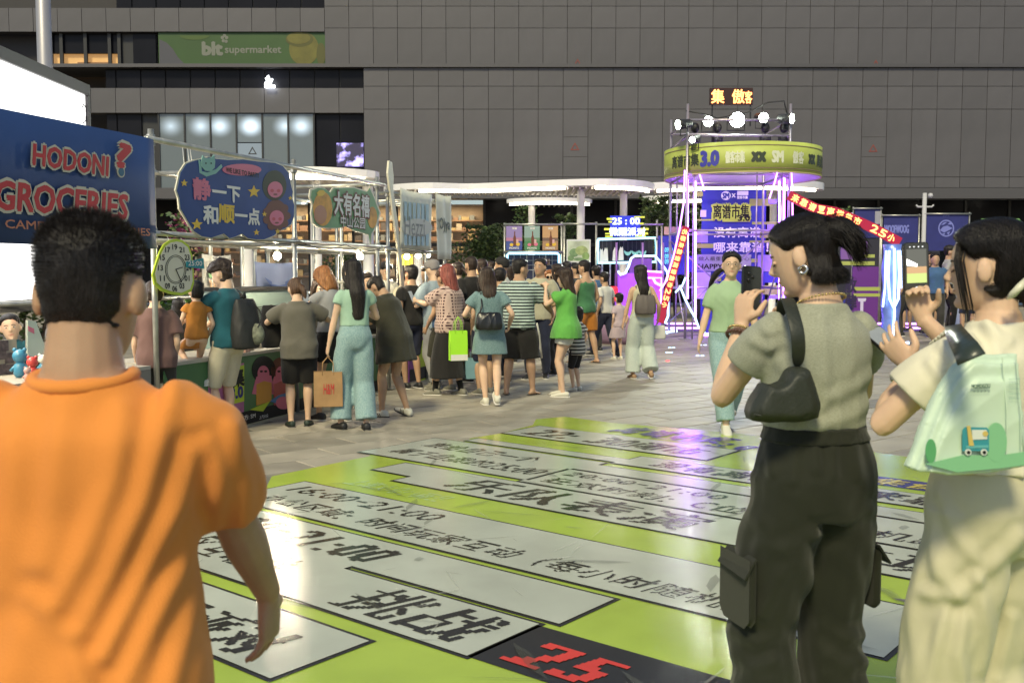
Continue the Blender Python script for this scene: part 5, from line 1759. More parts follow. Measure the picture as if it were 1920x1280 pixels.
# running-text ribbons
def ribbon(label, pl, pts, wd, text, w):
    root = thing('led_ribbon', label, 'LED strip', pl.px(*pts[0]), 0, 'LED text ribbons')
    n = len(pts)
    uv = [Vector(pl.uv(*p)) for p in pts]
    t = MB(); vs, fs = [], []
    for i in range(n):
        d = (uv[min(i + 1, n - 1)] - uv[max(i - 1, 0)]).normalized(); nn_ = Vector((-d.y, d.x)) * wd / 2
        for s, ww in ((1, 0), (-1, 0), (-1, -.02), (1, -.02)):
            q = uv[i] + nn_ * s; vs.append(pl.p(q.x, q.y, w + ww))
    for i in range(n - 1):
        for k in range(4):
            l = (k + 1) % 4
            fs.append((i * 4 + k, i * 4 + l, i * 4 + 4 + l, i * 4 + 4 + k))
    t.add(vs, fs); t.build('strip', mat('ribbon_red', (.12, .005, .02), .5, emit=(1, .02, .10), power=.07), root)
    L = [0]
    for i in range(n - 1):
        L.append(L[-1] + (uv[i + 1] - uv[i]).length)
    step = wd * .95
    s = step * .4
    class Fr: pass
    k = 0
    while s + step * .8 < L[-1] and k < len(text):
        i = max(j for j in range(n - 1) if L[j] <= s)
        d = (uv[i + 1] - uv[i]).normalized(); nn_ = Vector((-d.y, d.x))
        c = uv[i] + d * (s - L[i])
        f = Fr(); f.n = pl.n
        f.p = lambda u, v, w_, c=c, d=d, nn_=nn_: pl.p(c.x + d.x * u + nn_.x * v, c.y + d.y * u + nn_.y * v, w + .006)
        if text[k] != ' ':
            t = MB(); write(t, f, text[k], 0, step * .75, -wd * .36, wd * .36, 0, .03); t.build('led_character', LEDR, root)
        s += step; k += 1
ribbon('red LED text ribbon slanting down the left side of the tower', Plane((0, 22.2, 0), 0), ((1286, 425), (1278, 455), (1268, 490), (1258, 525), (1248, 560), (1238, 605)), .16, '名都来靠谱离谱集市25小', .05)
ribbon('red LED text ribbon sagging from the tower to the foil column', Plane((0, 22.0, 0), 0), ((1478, 366), (1505, 380), (1530, 392), (1565, 398), (1600, 412), (1640, 430), (1686, 455)), .22, '来靠谱！离谱集市 25小时', .05)
# purple panel and foil column right of the tower
pp = thing('purple_panel', 'purple board with lime stripes right of the tower', 'sign', BBp.px(1600, 640))
pbd(pp, BBp, (1596, 500, 1648, 640), -.06, 0, mat('panel_purple', (.13, .03, .22), .5), 'board')
pbd(pp, BBp, (1578, 452, 1628, 486), -.10, -.05, mat('panel_lilac', (.20, .10, .30), .5), 'board')
pbd(pp, BBp, (1582, 560, 1610, 640), -.10, -.065, BLUEP, 'board')
for a in ((1575, 490, 1640, 497), (1600, 538, 1650, 545), (1600, 550, 1650, 556), (1610, 477, 1640, 483)):
    pbd(pp, BBp, a, .001, .006, LG, 'lime_stripe')
wr(pp, BBp, '放', 1584, 1606, 520, 548, .008, mat('panel_ink', (.03, .02, .06), .5), .03)
wr(pp, BBp, '肆', 1584, 1606, 552, 580, .008, mat('panel_ink', (.03, .02, .06), .5), .03)
wr(pp, BBp, 'T', 1610, 1622, 560, 585, .008, WB, .05)
fc = thing('foil_column', 'blue-lit foil-wrapped column hung with white neon loops', 'column', G(1668, 640))
c = G(1668, 646); FCd = c.y
FP = Plane((0, FCd, 0), 0)
FOIL = mat('foil_blue_lit', (.22, .30, .62), .28, metal=.6, var=.3, vscale=5, bump=1.0, bscale=14, emit=(.08, .16, .8), power=.04)  # blue light on the foil put into its colour and emission
t = MB(); h = FP.uv(1668, 458)[1]
t.loft([(Vector((c.x, FCd, z)), Vector((.19 + .02 * math.sin(z * 9), 0, 0)), Vector((0, .17, 0))) for z in np.linspace(.013, h, 16)], 14); t.build('shaft', FOIL, fc, True)
neon(FP, ((1659, 470), (1657, 520), (1660, 560), (1668, 578), (1676, 560), (1678, 510), (1676, 470)), .24, .026, WHB, 'neon_loop', fc)
neon(FP, ((1668, 466), (1669, 520), (1668, 590), (1665, 640)), .26, .026, WHB, 'neon_loop', fc)
neon(FP, ((1680, 470), (1682, 540), (1681, 480)), .22, .022, WHB, 'neon_loop', fc)
neon(FP, ((1654, 470), (1652, 540), (1648, 575)), .22, .022, WHB, 'neon_loop', fc)
neon(FP, ((1645, 640), (1668, 643), (1690, 640)), .4, .03, WHB, 'neon_loop', fc)
# little floor lights before the tower
for px, py in ((1256, 652), (1263, 652), (1251, 661), (1258, 661), (1313, 647), (1322, 647), (1308, 667), (1317, 667)):
    c = G(px, py, .012); t = MB(); t.lathe(c, [(.035, .001), (.03, .012)], 10); o = t.build('floor_spot', WHB, None, True); tag(o, 'tiny white floor light in the paving, one of four close pairs before the tower', 'floor light', 'floor lights before the tower')
c = G(1252, 677, .012); t = MB(); t.lathe(c, [(.035, .001), (.03, .012)], 10); o = t.build('floor_spot', LEDK, None, True); tag(o, 'single tiny red floor light before the tower', 'floor light')
# ------------------------------------------------------------------ booths on the right
RP = Plane((0, 30, 0), 0)
def rbooth(label, x0, x1, y0, y1, deco):
    r = thing('market_booth', label, 'booth', RP.px((x0 + x1) / 2, 600))
    pbd(r, RP, (x0, y0, x1, y1), -.05, 0, mat('booth_navy', (.022, .026, .15), .55, var=.1), 'banner')
    scaffold(r, RP, ((x0 - 2, y0 - 4), (x1 + 2, y0 - 4)), ((x0 - 4, x1 + 4, y0 - 1),))
    a, b_ = RP.uv(x0, 560), RP.uv(x1, 540)
    t = MB(); t.pbox(RP, a[0], b_[0], .0125, 1.0, -.8, -.1); t.build('counter', mat('booth_counter', (.10, .10, .13), .6), r)
    t = MB(); t.pbox(RP, a[0], b_[0], .0125, 2.6, -2.2, -2.1); t.build('back_wall', mat('booth_back', (.03, .03, .05), .7), r)
    deco(r)
PBL = mat('booth_print_blue', (.18, .20, .52), .5)
def d1(r):
    wr(r, RP, 'SEEKS', 1622, 1646, 424, 432, .004, PBL, .02)
    pbd(r, RP, (1588, 399, 1600, 415), .001, .02, WB, 'side_flap'); pbd(r, RP, (1640, 396, 1652, 420), .001, .02, mat('flap_grey', (.3, .3, .34), .6), 'side_flap')
def d2(r):
    wr(r, RP, 'WOOFWOOG', 1658, 1704, 422, 437, .004, PBL, .03)
def d3(r):
    pell(r, RP, (1774, 428, 15, 16), .001, .005, PBL, 'round_emblem', 24)
    pell(r, RP, (1774, 428, 12.5, 13.5), .0055, .007, mat('booth_navy', (.022, .026, .15), .55), 'emblem_field', 24)
    for i, q in enumerate((((1762, 432), (1768, 425), (1776, 423), (1786, 428), (1780, 431), (1770, 436)), ((1764, 422), (1770, 417), (1776, 416), (1770, 421)), ((1776, 421), (1782, 416), (1785, 421)), ((1766, 438), (1772, 437), (1770, 441)), ((1775, 436), (1781, 434), (1778, 441)))):
        t = MB(); t.prism(RP, [RP.uv(*p) for p in q], .0075, .010 + i * .0005); t.build('emblem_feather', PBL, r)
    wr(r, RP, '///', 1768, 1781, 402, 406, .004, PBL, .01)
def d4(r):
    for k in range(8):
        a, b_ = RP.uv(1836 + k * 9, 424), RP.uv(1845 + k * 9, 409)
        t = MB(); u = (a[0] + b_[0]) / 2; t.loft([(RP.p(u, b_[1] - .02, .1), RP.u * .07, RP.n * .06), (RP.p(u, a[1], .35), RP.u * .075, RP.n * .08), (RP.p(u, a[1] - .06, .36), RP.u * .07, RP.n * .02)], 10); t.build('awning_scallop', mat('awning_green', (.16, .34, .10), .6), r, True)
rbooth('dark blue booth just right of the tower', 1602, 1650, 392, 446, d1)
rbooth('blue booth with capital lettering behind the LED ribbon', 1656, 1722, 405, 465, d2)
rbooth('blue booth with a round eagle emblem above the dark crowd', 1736, 1816, 402, 470, d3)
rbooth('blue booth with a scalloped green awning at the far right', 1834, 1912, 424, 475, d4)
pnl = thing('info_panel', 'pale blue-lit info panel standing behind the dark crowd', 'panel', G(1790, 612))
c = G(1790, 622); PPn = Plane((0, c.y, 0), 0)
pbd(pnl, PPn, (1779, 515, 1802, 622), -.05, 0, mat('panel_pale', (.30, .34, .55), .5), 'panel')
pbd(pnl, PPn, (1777, 619, 1804, 625), -.2, .15, mat('panel_foot', (.1, .1, .12), .5), 'foot')
# ================================================================== people
SKIN = {
    'light': mat('skin_light', (.64, .43, .29), .55, var=.06, vscale=14, sss=.12, bump=.15, bscale=300, spec=.35),
    'warm': mat('skin_warm', (.56, .36, .23), .55, var=.06, vscale=14, sss=.12, bump=.15, bscale=300, spec=.35),
    'tan': mat('skin_tan', (.44, .275, .17), .55, var=.07, vscale=14, sss=.12, bump=.15, bscale=300, spec=.35),
}

def hairmat(name, c, rough=.42):
    return mat(name, c, rough, var=.35, vscale=18, bump=.9, bscale=120, stretch=(3, 3, .35), spec=.32)

HAIR = {
    'black': hairmat('hair_black', (.014, .011, .010)),
    'dark': hairmat('hair_dark_brown', (.030, .019, .014)),
    'brown': hairmat('hair_brown', (.075, .040, .024)),
    'auburn': hairmat('hair_auburn', (.30, .115, .040)),
    'red': hairmat('hair_red', (.21, .055, .045)),
    'grey': hairmat('hair_greying', (.12, .10, .08)),
}
LIP = mat('lips', (.42, .15, .12), .5)
EYE_W = mat('eye_white', (.75, .73, .7), .25)
EYE_D = mat('eye_iris', (.02, .013, .01), .15)
BROW = mat('brow', (.03, .02, .016), .8)

def ik(a, b, l1, l2, pole):
    """middle joint of a two-bone limb from a to b bending towards pole"""
    d = b - a
    L = d.length
    if L > (l1 + l2) * .999:
        b = a + d.normalized() * (l1 + l2) * .999
        d = b - a
        L = d.length
    L = max(L, abs(l1 - l2) + .01)
    n = d.normalized()
    x = (l1 * l1 - l2 * l2 + L * L) / (2 * L)
    h = math.sqrt(max(0, l1 * l1 - x * x))
    p = pole - n * pole.dot(n)
    if p.length < 1e-4:
        p = Vector((0, 1, 0)) - n * n.y
    p.normalize()
    return a + n * x + p * h, b

def limb(mb, pts, rads, seg=12, flat=1.0, side=None):
    rings = []
    k = len(pts)
    for i in range(k):
        d = (pts[min(i + 1, k - 1)] - pts[max(i - 1, 0)]).normalized()
        s = side if side is not None else Vector((1, 0, 0))
        x = s - d * s.dot(d)
        if x.length < 1e-3:
            x = Vector((0, 1, 0)) - d * d.y
        x.normalize()
        y = d.cross(x)
        r = rads[i]
        rings.append((pts[i], x * r, y * r * flat))
    return mb.loft(rings, seg, sub=3)

def along(a, b, t):
    return a + (b - a) * t

def hand(mb, wrist, direction, palm_n, side, s=1.0, curl=.35, thumb=.5, spread=.10, curls=None):
    """palm and five separate fingers; side +1 right, -1 left; palm_n points out of the palm"""
    d = direction.normalized()
    n = (palm_n - d * palm_n.dot(d)).normalized()
    x = d.cross(n) * side           # towards the thumb
    L = .095 * s
    mb.loft([(wrist - d * .02 * s, x * .027 * s, n * .02 * s), (wrist + d * .02 * s, x * .031 * s, n * .018 * s),
             (wrist + d * .06 * s, x * .040 * s, n * .016 * s), (wrist + d * L, x * .039 * s, n * .012 * s),
             (wrist + d * (L + .006 * s), x * .03 * s, n * .008 * s)], 12, sub=2)
    tips = []
    for i, (off, ln) in enumerate(((.029, .072), (.010, .080), (-.010, .075), (-.028, .060))):
        c = curls[i] if curls else curl * (1 + .12 * i)
        base = wrist + d * (L - .012 * s) + x * off * s
        ang = 0
        p = base
        pts = [base - d * .012 * s]
        sd = (d + x * (spread * (1.5 - i))).normalized()
        pts.append(base)
        for j, fr in enumerate((.45, .32, .23)):
            ang += c * (.8, 1.1, .8)[j]
            dirn = sd * math.cos(ang) + n * math.sin(ang)
            p = p + dirn * ln * fr * s
            pts.append(p)
        limb(mb, pts, [.0086 * s, .0086 * s, .0080 * s, .0074 * s, .0058 * s], 8, side=x)
        tips.append(p)
    b = wrist + d * .025 * s + x * .026 * s
    t1 = (d * .55 + x * .75 + n * .35 * thumb).normalized()
    t2 = (d * .95 + x * .25 + n * .75 * thumb).normalized()
    limb(mb, [b - x * .01 * s, b + t1 * .035 * s, b + t1 * .035 * s + t2 * .03 * s, b + t1 * .035 * s + t2 * .055 * s],
         [.014 * s, .0125 * s, .0105 * s, .007 * s], 8, side=n)
    return tips

HEAD_RINGS = [(-.118, .022, .026, .040), (-.108, .040, .046, .028), (-.085, .055, .068, .016), (-.05, .066, .086, .006), (-.01, .0725, .0945, 0),
              (.03, .0755, .0975, -.003), (.065, .072, .092, -.006), (.092, .058, .074, -.009), (.108, .036, .046, -.012), (.115, .012, .016, -.013)]

class Body:
    pass

def pose(sp):
    """joints of a figure, local frame: origin on the ground, facing +Y, right hand at +X"""
    b = Body()
    H = sp.get('H', 1.65)
    s = b.s = H / 1.70
    w = b.w = sp.get('w', 1.0)
    fem = b.fem = sp.get('fem', True)
    lean = R(sp.get('lean', 0))
    side = R(sp.get('side', 0))
    twist = R(sp.get('twist', rnd.uniform(-7, 7)))
    side = side or R(rnd.uniform(-2.5, 2.5))
    drop = sp.get('drop', 0.0)
    hipx, hipy = sp.get('hip', (0, 0))
    b.pel = Vector((hipx * s, hipy * s, (.95 - drop) * s))
    b.Rm = Matrix.Rotation(twist, 3, 'Z') @ Matrix.Rotation(-side, 3, 'Y') @ Matrix.Rotation(-lean, 3, 'X')
    b.hipR = Matrix.Rotation(twist * .3, 3, 'Z')
    def spine(z, x=0, y=0):
        k = min(1, max(0, z / .30))
        up = Matrix.Rotation(twist * k, 3, 'Z') @ Matrix.Rotation(-side * (.4 + .6 * k), 3, 'Y') @ Matrix.Rotation(-lean * (.45 + .55 * k), 3, 'X')
        return b.pel + up @ Vector((x * s, y * s, z * s))
    b.spine = spine
    shw = (.152 if fem else .176) * (.55 + .45 * w)
    shr = sp.get('shrug', 0)
    b.sh = {i: spine(.425 + shr, i * shw, -.008) for i in (-1, 1)}
    b.hipj = {i: b.pel + b.hipR @ Vector((i * .088 * s, 0, -.06 * s)) for i in (-1, 1)}
    b.neck = spine(.515, 0, -.012)
    hp, hy, hr = (R(a) for a in sp.get('head', (0, 0, 0)))     # pitch down+, yaw left+, roll
    b.HR = b.Rm @ Matrix.Rotation(hy, 3, 'Z') @ Matrix.Rotation(-hp, 3, 'X') @ Matrix.Rotation(hr, 3, 'Y')
    b.hc = b.neck + (b.Rm @ Vector((0, .004, .02)) + b.HR @ Vector((0, .018, .108))) * s
    hs = b.hs = s * sp.get('headscale', 1.0) * (1.0 if fem else 1.03)
    b.ua, b.fa = .285 * s, .245 * s
    b.th, b.shn = .42 * s, .40 * s
    b.hand, b.elbow, b.foot, b.knee = {}, {}, {}, {}
    for i, key in ((-1, 'lh'), (1, 'rh')):
        t = sp.get(key)
        if t is None:
            t = b.sh[i] + Vector((i * rnd.uniform(.02, .07) * s, rnd.uniform(0, .16) * s, -rnd.uniform(.46, .505) * s))
        else:
            t = Vector(t)
        pole = Vector(sp.get('lpole' if i < 0 else 'rpole', (i * .5, -1, -.3)))
        b.elbow[i], b.hand[i] = ik(b.sh[i], t, b.ua, b.fa, pole)
    for i, key in ((-1, 'lf'), (1, 'rf')):
        f = sp.get(key) or (i * (.08 + .04 * rnd.random()), rnd.uniform(-.07, .09), 0, i * -rnd.uniform(0, 18))
        ank = Vector((f[0] * s, f[1] * s, f[2] * s + .085 * s))
        kp = Vector(sp.get('kpole', (i * .12, 1, 0)))
        b.knee[i], ank = ik(b.hipj[i], ank, b.th, b.shn, kp)
        b.foot[i] = (ank, R(f[3]), R(f[4]) if len(f) > 4 else 0.0)
    return b

def torso_rings(b, grow=0.0, z0=-.12, z1=.52, box=0.0, hemflare=0.0, belly=0.0):
    s, w, fem = b.s, b.w, b.fem
    prof = [(-.14, .10, .085, 0), (-.09, .152, .108, -.004), (0, .168 if fem else .160, .118, -.008), (.07, .150, .106, -.004), (.13, .128 if fem else .142, .094, 0),
            (.20, .132 if fem else .148, .100, .002), (.28, .142 if fem else .160, .112, .006), (.35, .148 if fem else .170, .110, .002), (.405, .138 if fem else .160, .095, -.008),
            (.445, .112 if fem else .128, .076, -.012), (.475, .082 if fem else .092, .064, -.014), (.50, .062 if fem else .070, .057, -.013), (.52, .054 if fem else .061, .055, -.012)]
    out = []
    zs = [p[0] for p in prof]
    def at(z):
        z = max(zs[0], min(zs[-1], z))
        for i in range(len(prof) - 1):
            if zs[i] <= z <= zs[i + 1]:
                t = (z - zs[i]) / (zs[i + 1] - zs[i])
                return [prof[i][j] + (prof[i + 1][j] - prof[i][j]) * t for j in range(4)]
    samples = sorted(set([z0] + [z for z in zs if z0 < z < z1] + [z1]))
    for z in samples:
        _, rx, ry, oy = at(z)
        if box:
            k = max(0, min(1, (.40 - z) / .1))
            rx = rx + (max(rx, .152) - rx) * box * k
            ry = ry + (max(ry, .112) - ry) * box * k
        fl = hemflare * max(0, (.15 - z)) / .3
        ry += belly * math.exp(-((z - .12) / .12) ** 2)
        c = b.spine(z, 0, oy)
        e = .02
        k = min(1, max(0, z / .30))
        X = (b.spine(z, e) - b.spine(z, -e)).normalized()
        Y = (b.spine(z, 0, e) - b.spine(z, 0, -e)).normalized()
        g = grow if z < .44 else grow * .6
        out.append((c, X * ((rx * (.35 + .65 * w) + g + fl) * s), Y * ((ry * (.4 + .6 * w) + g + fl * .8) * s)))
    return out

def fold(me, amp, seed, freq=(9, 9, 2.6), hem=None, diag=0.0, fine=.35, soft=False):
    """cloth folds pushed along the normals: long wandering ridges that come and go, plus small creases"""
    co, no = get_co(me), get_no(me)
    p = co + seed * 3.7
    w1 = vnoise(p * np.array((3.0, 3.0, 2.2)))
    w2 = vnoise(p * np.array((6.5, 6.5, 4.0)) + 9)
    ph = (co[:, 0] + .55 * co[:, 1] + diag * co[:, 2]) * freq[0] * .62 + w1 * 1.15 + w2 * .35
    r1 = 1 - np.abs(np.sin(np.pi * ph)) ** .75 * 2
    ph2 = (co[:, 0] * .8 - .5 * co[:, 1] - (diag + .35) * co[:, 2]) * freq[0] * .8 + w2 * 1.0
    r2 = 1 - np.abs(np.sin(np.pi * ph2)) ** .75 * 2
    if soft:
        r1, r2 = np.cos(2 * np.pi * ph), np.cos(2 * np.pi * ph2) * .6
    m1 = np.clip(.5 + 1.1 * vnoise(p * np.array((4, 4, 2.5)) + 21), 0, 1)
    m2 = np.clip(.2 + 1.2 * vnoise(p * np.array((5, 5, 5)) + 33), 0, 1)
    n2 = vnoise(p * np.array(freq) * 2.2 + 11)
    d = amp * (.62 * r1 * m1 + .45 * r2 * m2 + fine * .8 * n2)
    if hem is not None:
        z = co[:, 2]
        d = d * np.clip((hem[1] - z) / (hem[1] - hem[0]) * .8 + .25, .2, 1.0)
    set_co(me, co + no * d[:, None])
    return me

def head_geo(mb, b, ears=True, nose=True):
    hs, hc, HR = b.hs, b.hc, b.HR
    mb.loft([(hc + HR @ Vector((0, oy, z)) * hs, HR @ Vector((rx, 0, 0)) * hs, HR @ Vector((0, ry, 0)) * hs) for z, rx, ry, oy in HEAD_RINGS], 20, sub=2)
    mb.loft([(hc + HR @ Vector((x, .088 - abs(x) * .45, -.062)) * hs, HR @ Vector((0, .012, 0)) * hs, HR @ Vector((0, 0, .011 * (1 - abs(x) / .034))) * hs) for x in (-.026, -.014, 0, .014, .026)], 8, sub=2)
    mb.ball(hc + HR @ Vector((0, .074, -.098)) * hs, Vector((.026, .022, .018)) * hs, 10, rot=HR)
    if ears:
        for i in (-1, 1):
            e = HR @ Matrix.Rotation(i * R(-18), 3, 'Z')
            c = hc + HR @ Vector((i * .077, -.010, -.012)) * hs
            mb.ball(c + HR @ Vector((i * .006, 0, 0)) * hs, Vector((.012, .021, .034)) * hs, 12, rot=e)
    if nose:
        N = [(.024, .092, .006), (.0, .102, .0085), (-.020, .117, .0120), (-.031, .112, .0155), (-.039, .096, .011)]
        mb.loft([(hc + HR @ Vector((0, y - .008, z)) * hs, HR @ Vector((r, 0, 0)) * hs, HR @ Vector((0, .012, 0)) * hs) for z, y, r in N[::-1]], 8, sub=2)

def face_parts(b, root, down=False):
    hs, hc, HR = b.hs, b.hc, b.HR
    def q(x, y, z):
        return hc + HR @ Vector((x, y, z)) * hs
    m = MB(); m.loft([(q(x, .0925 - abs(x) * .32, -.062), HR @ Vector((0, .004, 0)) * hs, HR @ Vector((0, 0, .0065 * (1 - abs(x) / .031))) * hs) for x in (-.026, -.016, 0, .016, .026)], 8, sub=2)
    if True:
        m.build('mouth', LIP, root, True, local=True)
    for i in (-1, 1):
        if down:        # lowered lids: only the lashes show
            e = MB(); e.tube([q(i * .018, .088, -.004), q(i * .026, .0905, -.008), q(i * .036, .088, -.009), q(i * .046, .080, -.006), q(i * .051, .076, -.003)], [.0008 * hs, .0016 * hs, .002 * hs, .0018 * hs, .0006 * hs], 6); e.build('eyelashes', BROW, root, True, local=True)
            e = MB(); e.ball(q(i * .033, .079, .0), Vector((.016, .0095, .0085)) * hs, 10, rot=HR); e.build('eyelid', SKIN['light'], root, True, local=True)
            br = MB(); br.loft([(q(i * x, y, z), HR @ Vector((0, .002, 0)) * hs, HR @ Vector((0, 0, t)) * hs) for x, y, z, t in ((.014, .0935, .020, .0015), (.03, .089, .024, .003), (.048, .077, .019, .0012))], 6, sub=2)
            br.build('eyebrow', BROW, root, True, local=True)
            continue
        e = MB(); e.ball(q(i * .031, .081, .004), Vector((.0145, .010, .0065)) * hs, 10, rot=HR)
        eo = e.build('eye', EYE_W, root, True, local=True)
        p = MB(); p.ball(q(i * .031, .0885, .004), Vector((.0065, .004, .0062)) * hs, 8, rot=HR)
        p.build('iris', EYE_D, eo, True, local=True)
        br = MB(); br.loft([(q(i * x, y, z), HR @ Vector((0, .003, 0)) * hs, HR @ Vector((0, 0, t)) * hs) for x, y, z, t in ((.012, .093, .022, .002), (.03, .088, .026, .004), (.048, .076, .021, .002))], 6, sub=2)
        br.build('eyebrow', BROW, root, True, local=True)

EARCLEAR = False

def hairline(x, y, z, bang, nape):
    """1 where hair grows, on the unit head"""
    if EARCLEAR and -.052 < z < .022 and y > -.034 and abs(x) > .03:
        return 0.0
    if z > .075:
        lim = .085 if bang < .5 else .12
    elif z > .0:
        t = z / .075
        lim = .018 + (.058 + .05 * bang) * t ** 1.5
        if bang > .5 and z > .035:
            lim = .12
    else:
        lim = .012
    front = (lim - y) / .012
    low = (z - nape - max(0, (y + .03)) * .9) / .012
    return max(0.0, min(1.0, min(front, low)))

def head_hair(b, style, thick, bang, nape, seed, voxel, rough=.004):
    """hair as one mesh: a shell grown from the head plus tails, buns and lengths"""
    global EARCLEAR
    EARCLEAR = style in ('short', 'buzz', 'pony', 'bun')
    hs, hc, HR = b.hs, b.hc, b.HR
    seg, rows = 40, 36
    rings = HEAD_RINGS
    vs, fs = loft_geo([(Vector((0, oy, z)), Vector((rx, 0, 0)), Vector((0, ry, 0))) for z, rx, ry, oy in rings], seg, 4)
    a = np.array([tuple(v) for v in vs])
    cen = np.array([0, -.01, .0])
    out = []
    nz = vnoise(a * np.array((30, 30, 14)) + seed)
    for (x, y, z), nn in zip(a, nz):
        k = hairline(x, y, z, bang, nape)
        v = Vector((x, y + .01, z))
        n = Vector((x / .075 ** 2, (y + .003) / .0975 ** 2, z / .115 ** 2)).normalized()
        kt = .35 + .65 * max(0, min(1, (z + .075) / .10)) if style in ('short', 'buzz') else 1
        t = -.010 + k * (thick * kt + .010 + nn * rough * kt)
        if z > .05:
            t += k * thick * .25
        p = Vector((x, y, z)) + n * t
        out.append(hc + HR @ p * hs)
    mb = MB().add(out, fs)
    def L(*p):
        return hc + HR @ Vector(p) * hs
    def ax(*p):
        return HR @ Vector(p) * hs
    UP = Vector((0, 0, 1))
    if style == 'bun':
        bx, by, bz, br = b.extra.get('bun', (0, -.095, .085, .042))
        mb.ball(L(bx, by, bz), Vector((br, br * .9, br * .95)) * hs, 14)
    if style == 'pony':
        ln = b.extra.get('len', .20)
        px_, py_, pz_ = b.extra.get('at', (0, -.105, .03))
        r = b.extra.get('r', .026)
        c0 = L(px_, py_ + .02, pz_)
        dirn = (HR @ Vector(b.extra.get('dir', (0, -.7, .2)))).normalized()
        pts, rad = [], []
        p = c0.copy(); d = dirn.copy()
        n = 7
        for i in range(n):
            pts.append(p.copy()); rad.append(r * hs * (.55, .95, 1.15, 1.1, .95, .7, .3)[i])
            d = (d + Vector((0, 0, -1)) * .42).normalized()
            p = p + d * ln / (n - 1) * hs
        limb(mb, pts, rad, 12, side=HR @ Vector((1, 0, 0)))
    if style in ('long', 'bob'):
        ln = b.extra.get('len', .34)
        wd = b.extra.get('wide', .090)
        back = b.Rm @ Vector((0, -1, 0))
        top = L(0, -.03, .05)
        nk = b.neck + back * .062 * b.s
        X = HR @ Vector((1, 0, 0)); X2 = b.Rm @ Vector((1, 0, 0))
        rings = [(top, X * .074 * hs, ax(0, .07, 0)), (L(0, -.036, 0), X * .092 * hs, ax(0, .070, 0)), (L(0, -.046, -.06), X * (wd + .004) * hs, ax(0, .062, 0))]
        z = .10
        c = L(0, -.05, -.10)
        while z < ln:
            t = min(1, (z - .06) / max(.05, ln - .06))
            cc = c + Vector((0, 0, -1)) * (z - .10) * hs
            tgt = Vector((nk.x, nk.y, cc.z)) + back * .03 * b.s
            kk = min(1, max(0, (z - .10) / .12))
            cc = cc + (tgt - cc) * kk * .8
            ww = wd * (1 - .35 * t * t)
            dd = .055 - .028 * t
            Xm = (X * (1 - kk) + X2 * kk).normalized()
            Ym = (ax(0, 1, 0).normalized() * (1 - kk) - back * kk).normalized()
            rings.append((cc, Xm * ww * hs, Ym * dd * hs))
            z += .06
        rings.append((rings[-1][0] + Vector((0, 0, -.03)) * hs, rings[-1][1] * .8, rings[-1][2] * .6))
        mb.loft(rings[::-1], 20, sub=2)
        for i in (-1, 1):       # locks that frame the face
            if not b.extra.get('locks', True):
                continue
            limb(mb, [L(i * .05, .03, .085), L(i * .080, .030, .03), L(i * .086, .018, -.04), L(i * .084, -.005, -.11), L(i * .080, -.02, -min(ln, .2))],
                 [.02 * hs, .022 * hs, .022 * hs, .02 * hs, .012 * hs], 10, side=HR @ Vector((0, 1, 0)))
    me = fuse(mb, voxel, 1)
    co, no = get_co(me), get_no(me)
    loc = (np.array(HR.transposed()) @ (co - np.array(hc)).T).T
    ang = np.arctan2(loc[:, 0], -loc[:, 1])
    q = np.stack([ang * 9, np.zeros(len(ang)), loc[:, 2] * 5], 1)
    d = (vnoise(q + seed) * .6 + vnoise(q * np.array((2.7, 1, 1.4)) + 5) * .5)
    if style in ('short', 'buzz'):
        d = vnoise(loc * 55 + seed) * .8
    set_co(me, co + no * (d * rough * hs)[:, None])
    return me

SHOE_SOLE = mat('shoe_sole_white', (.62, .60, .55), .7)

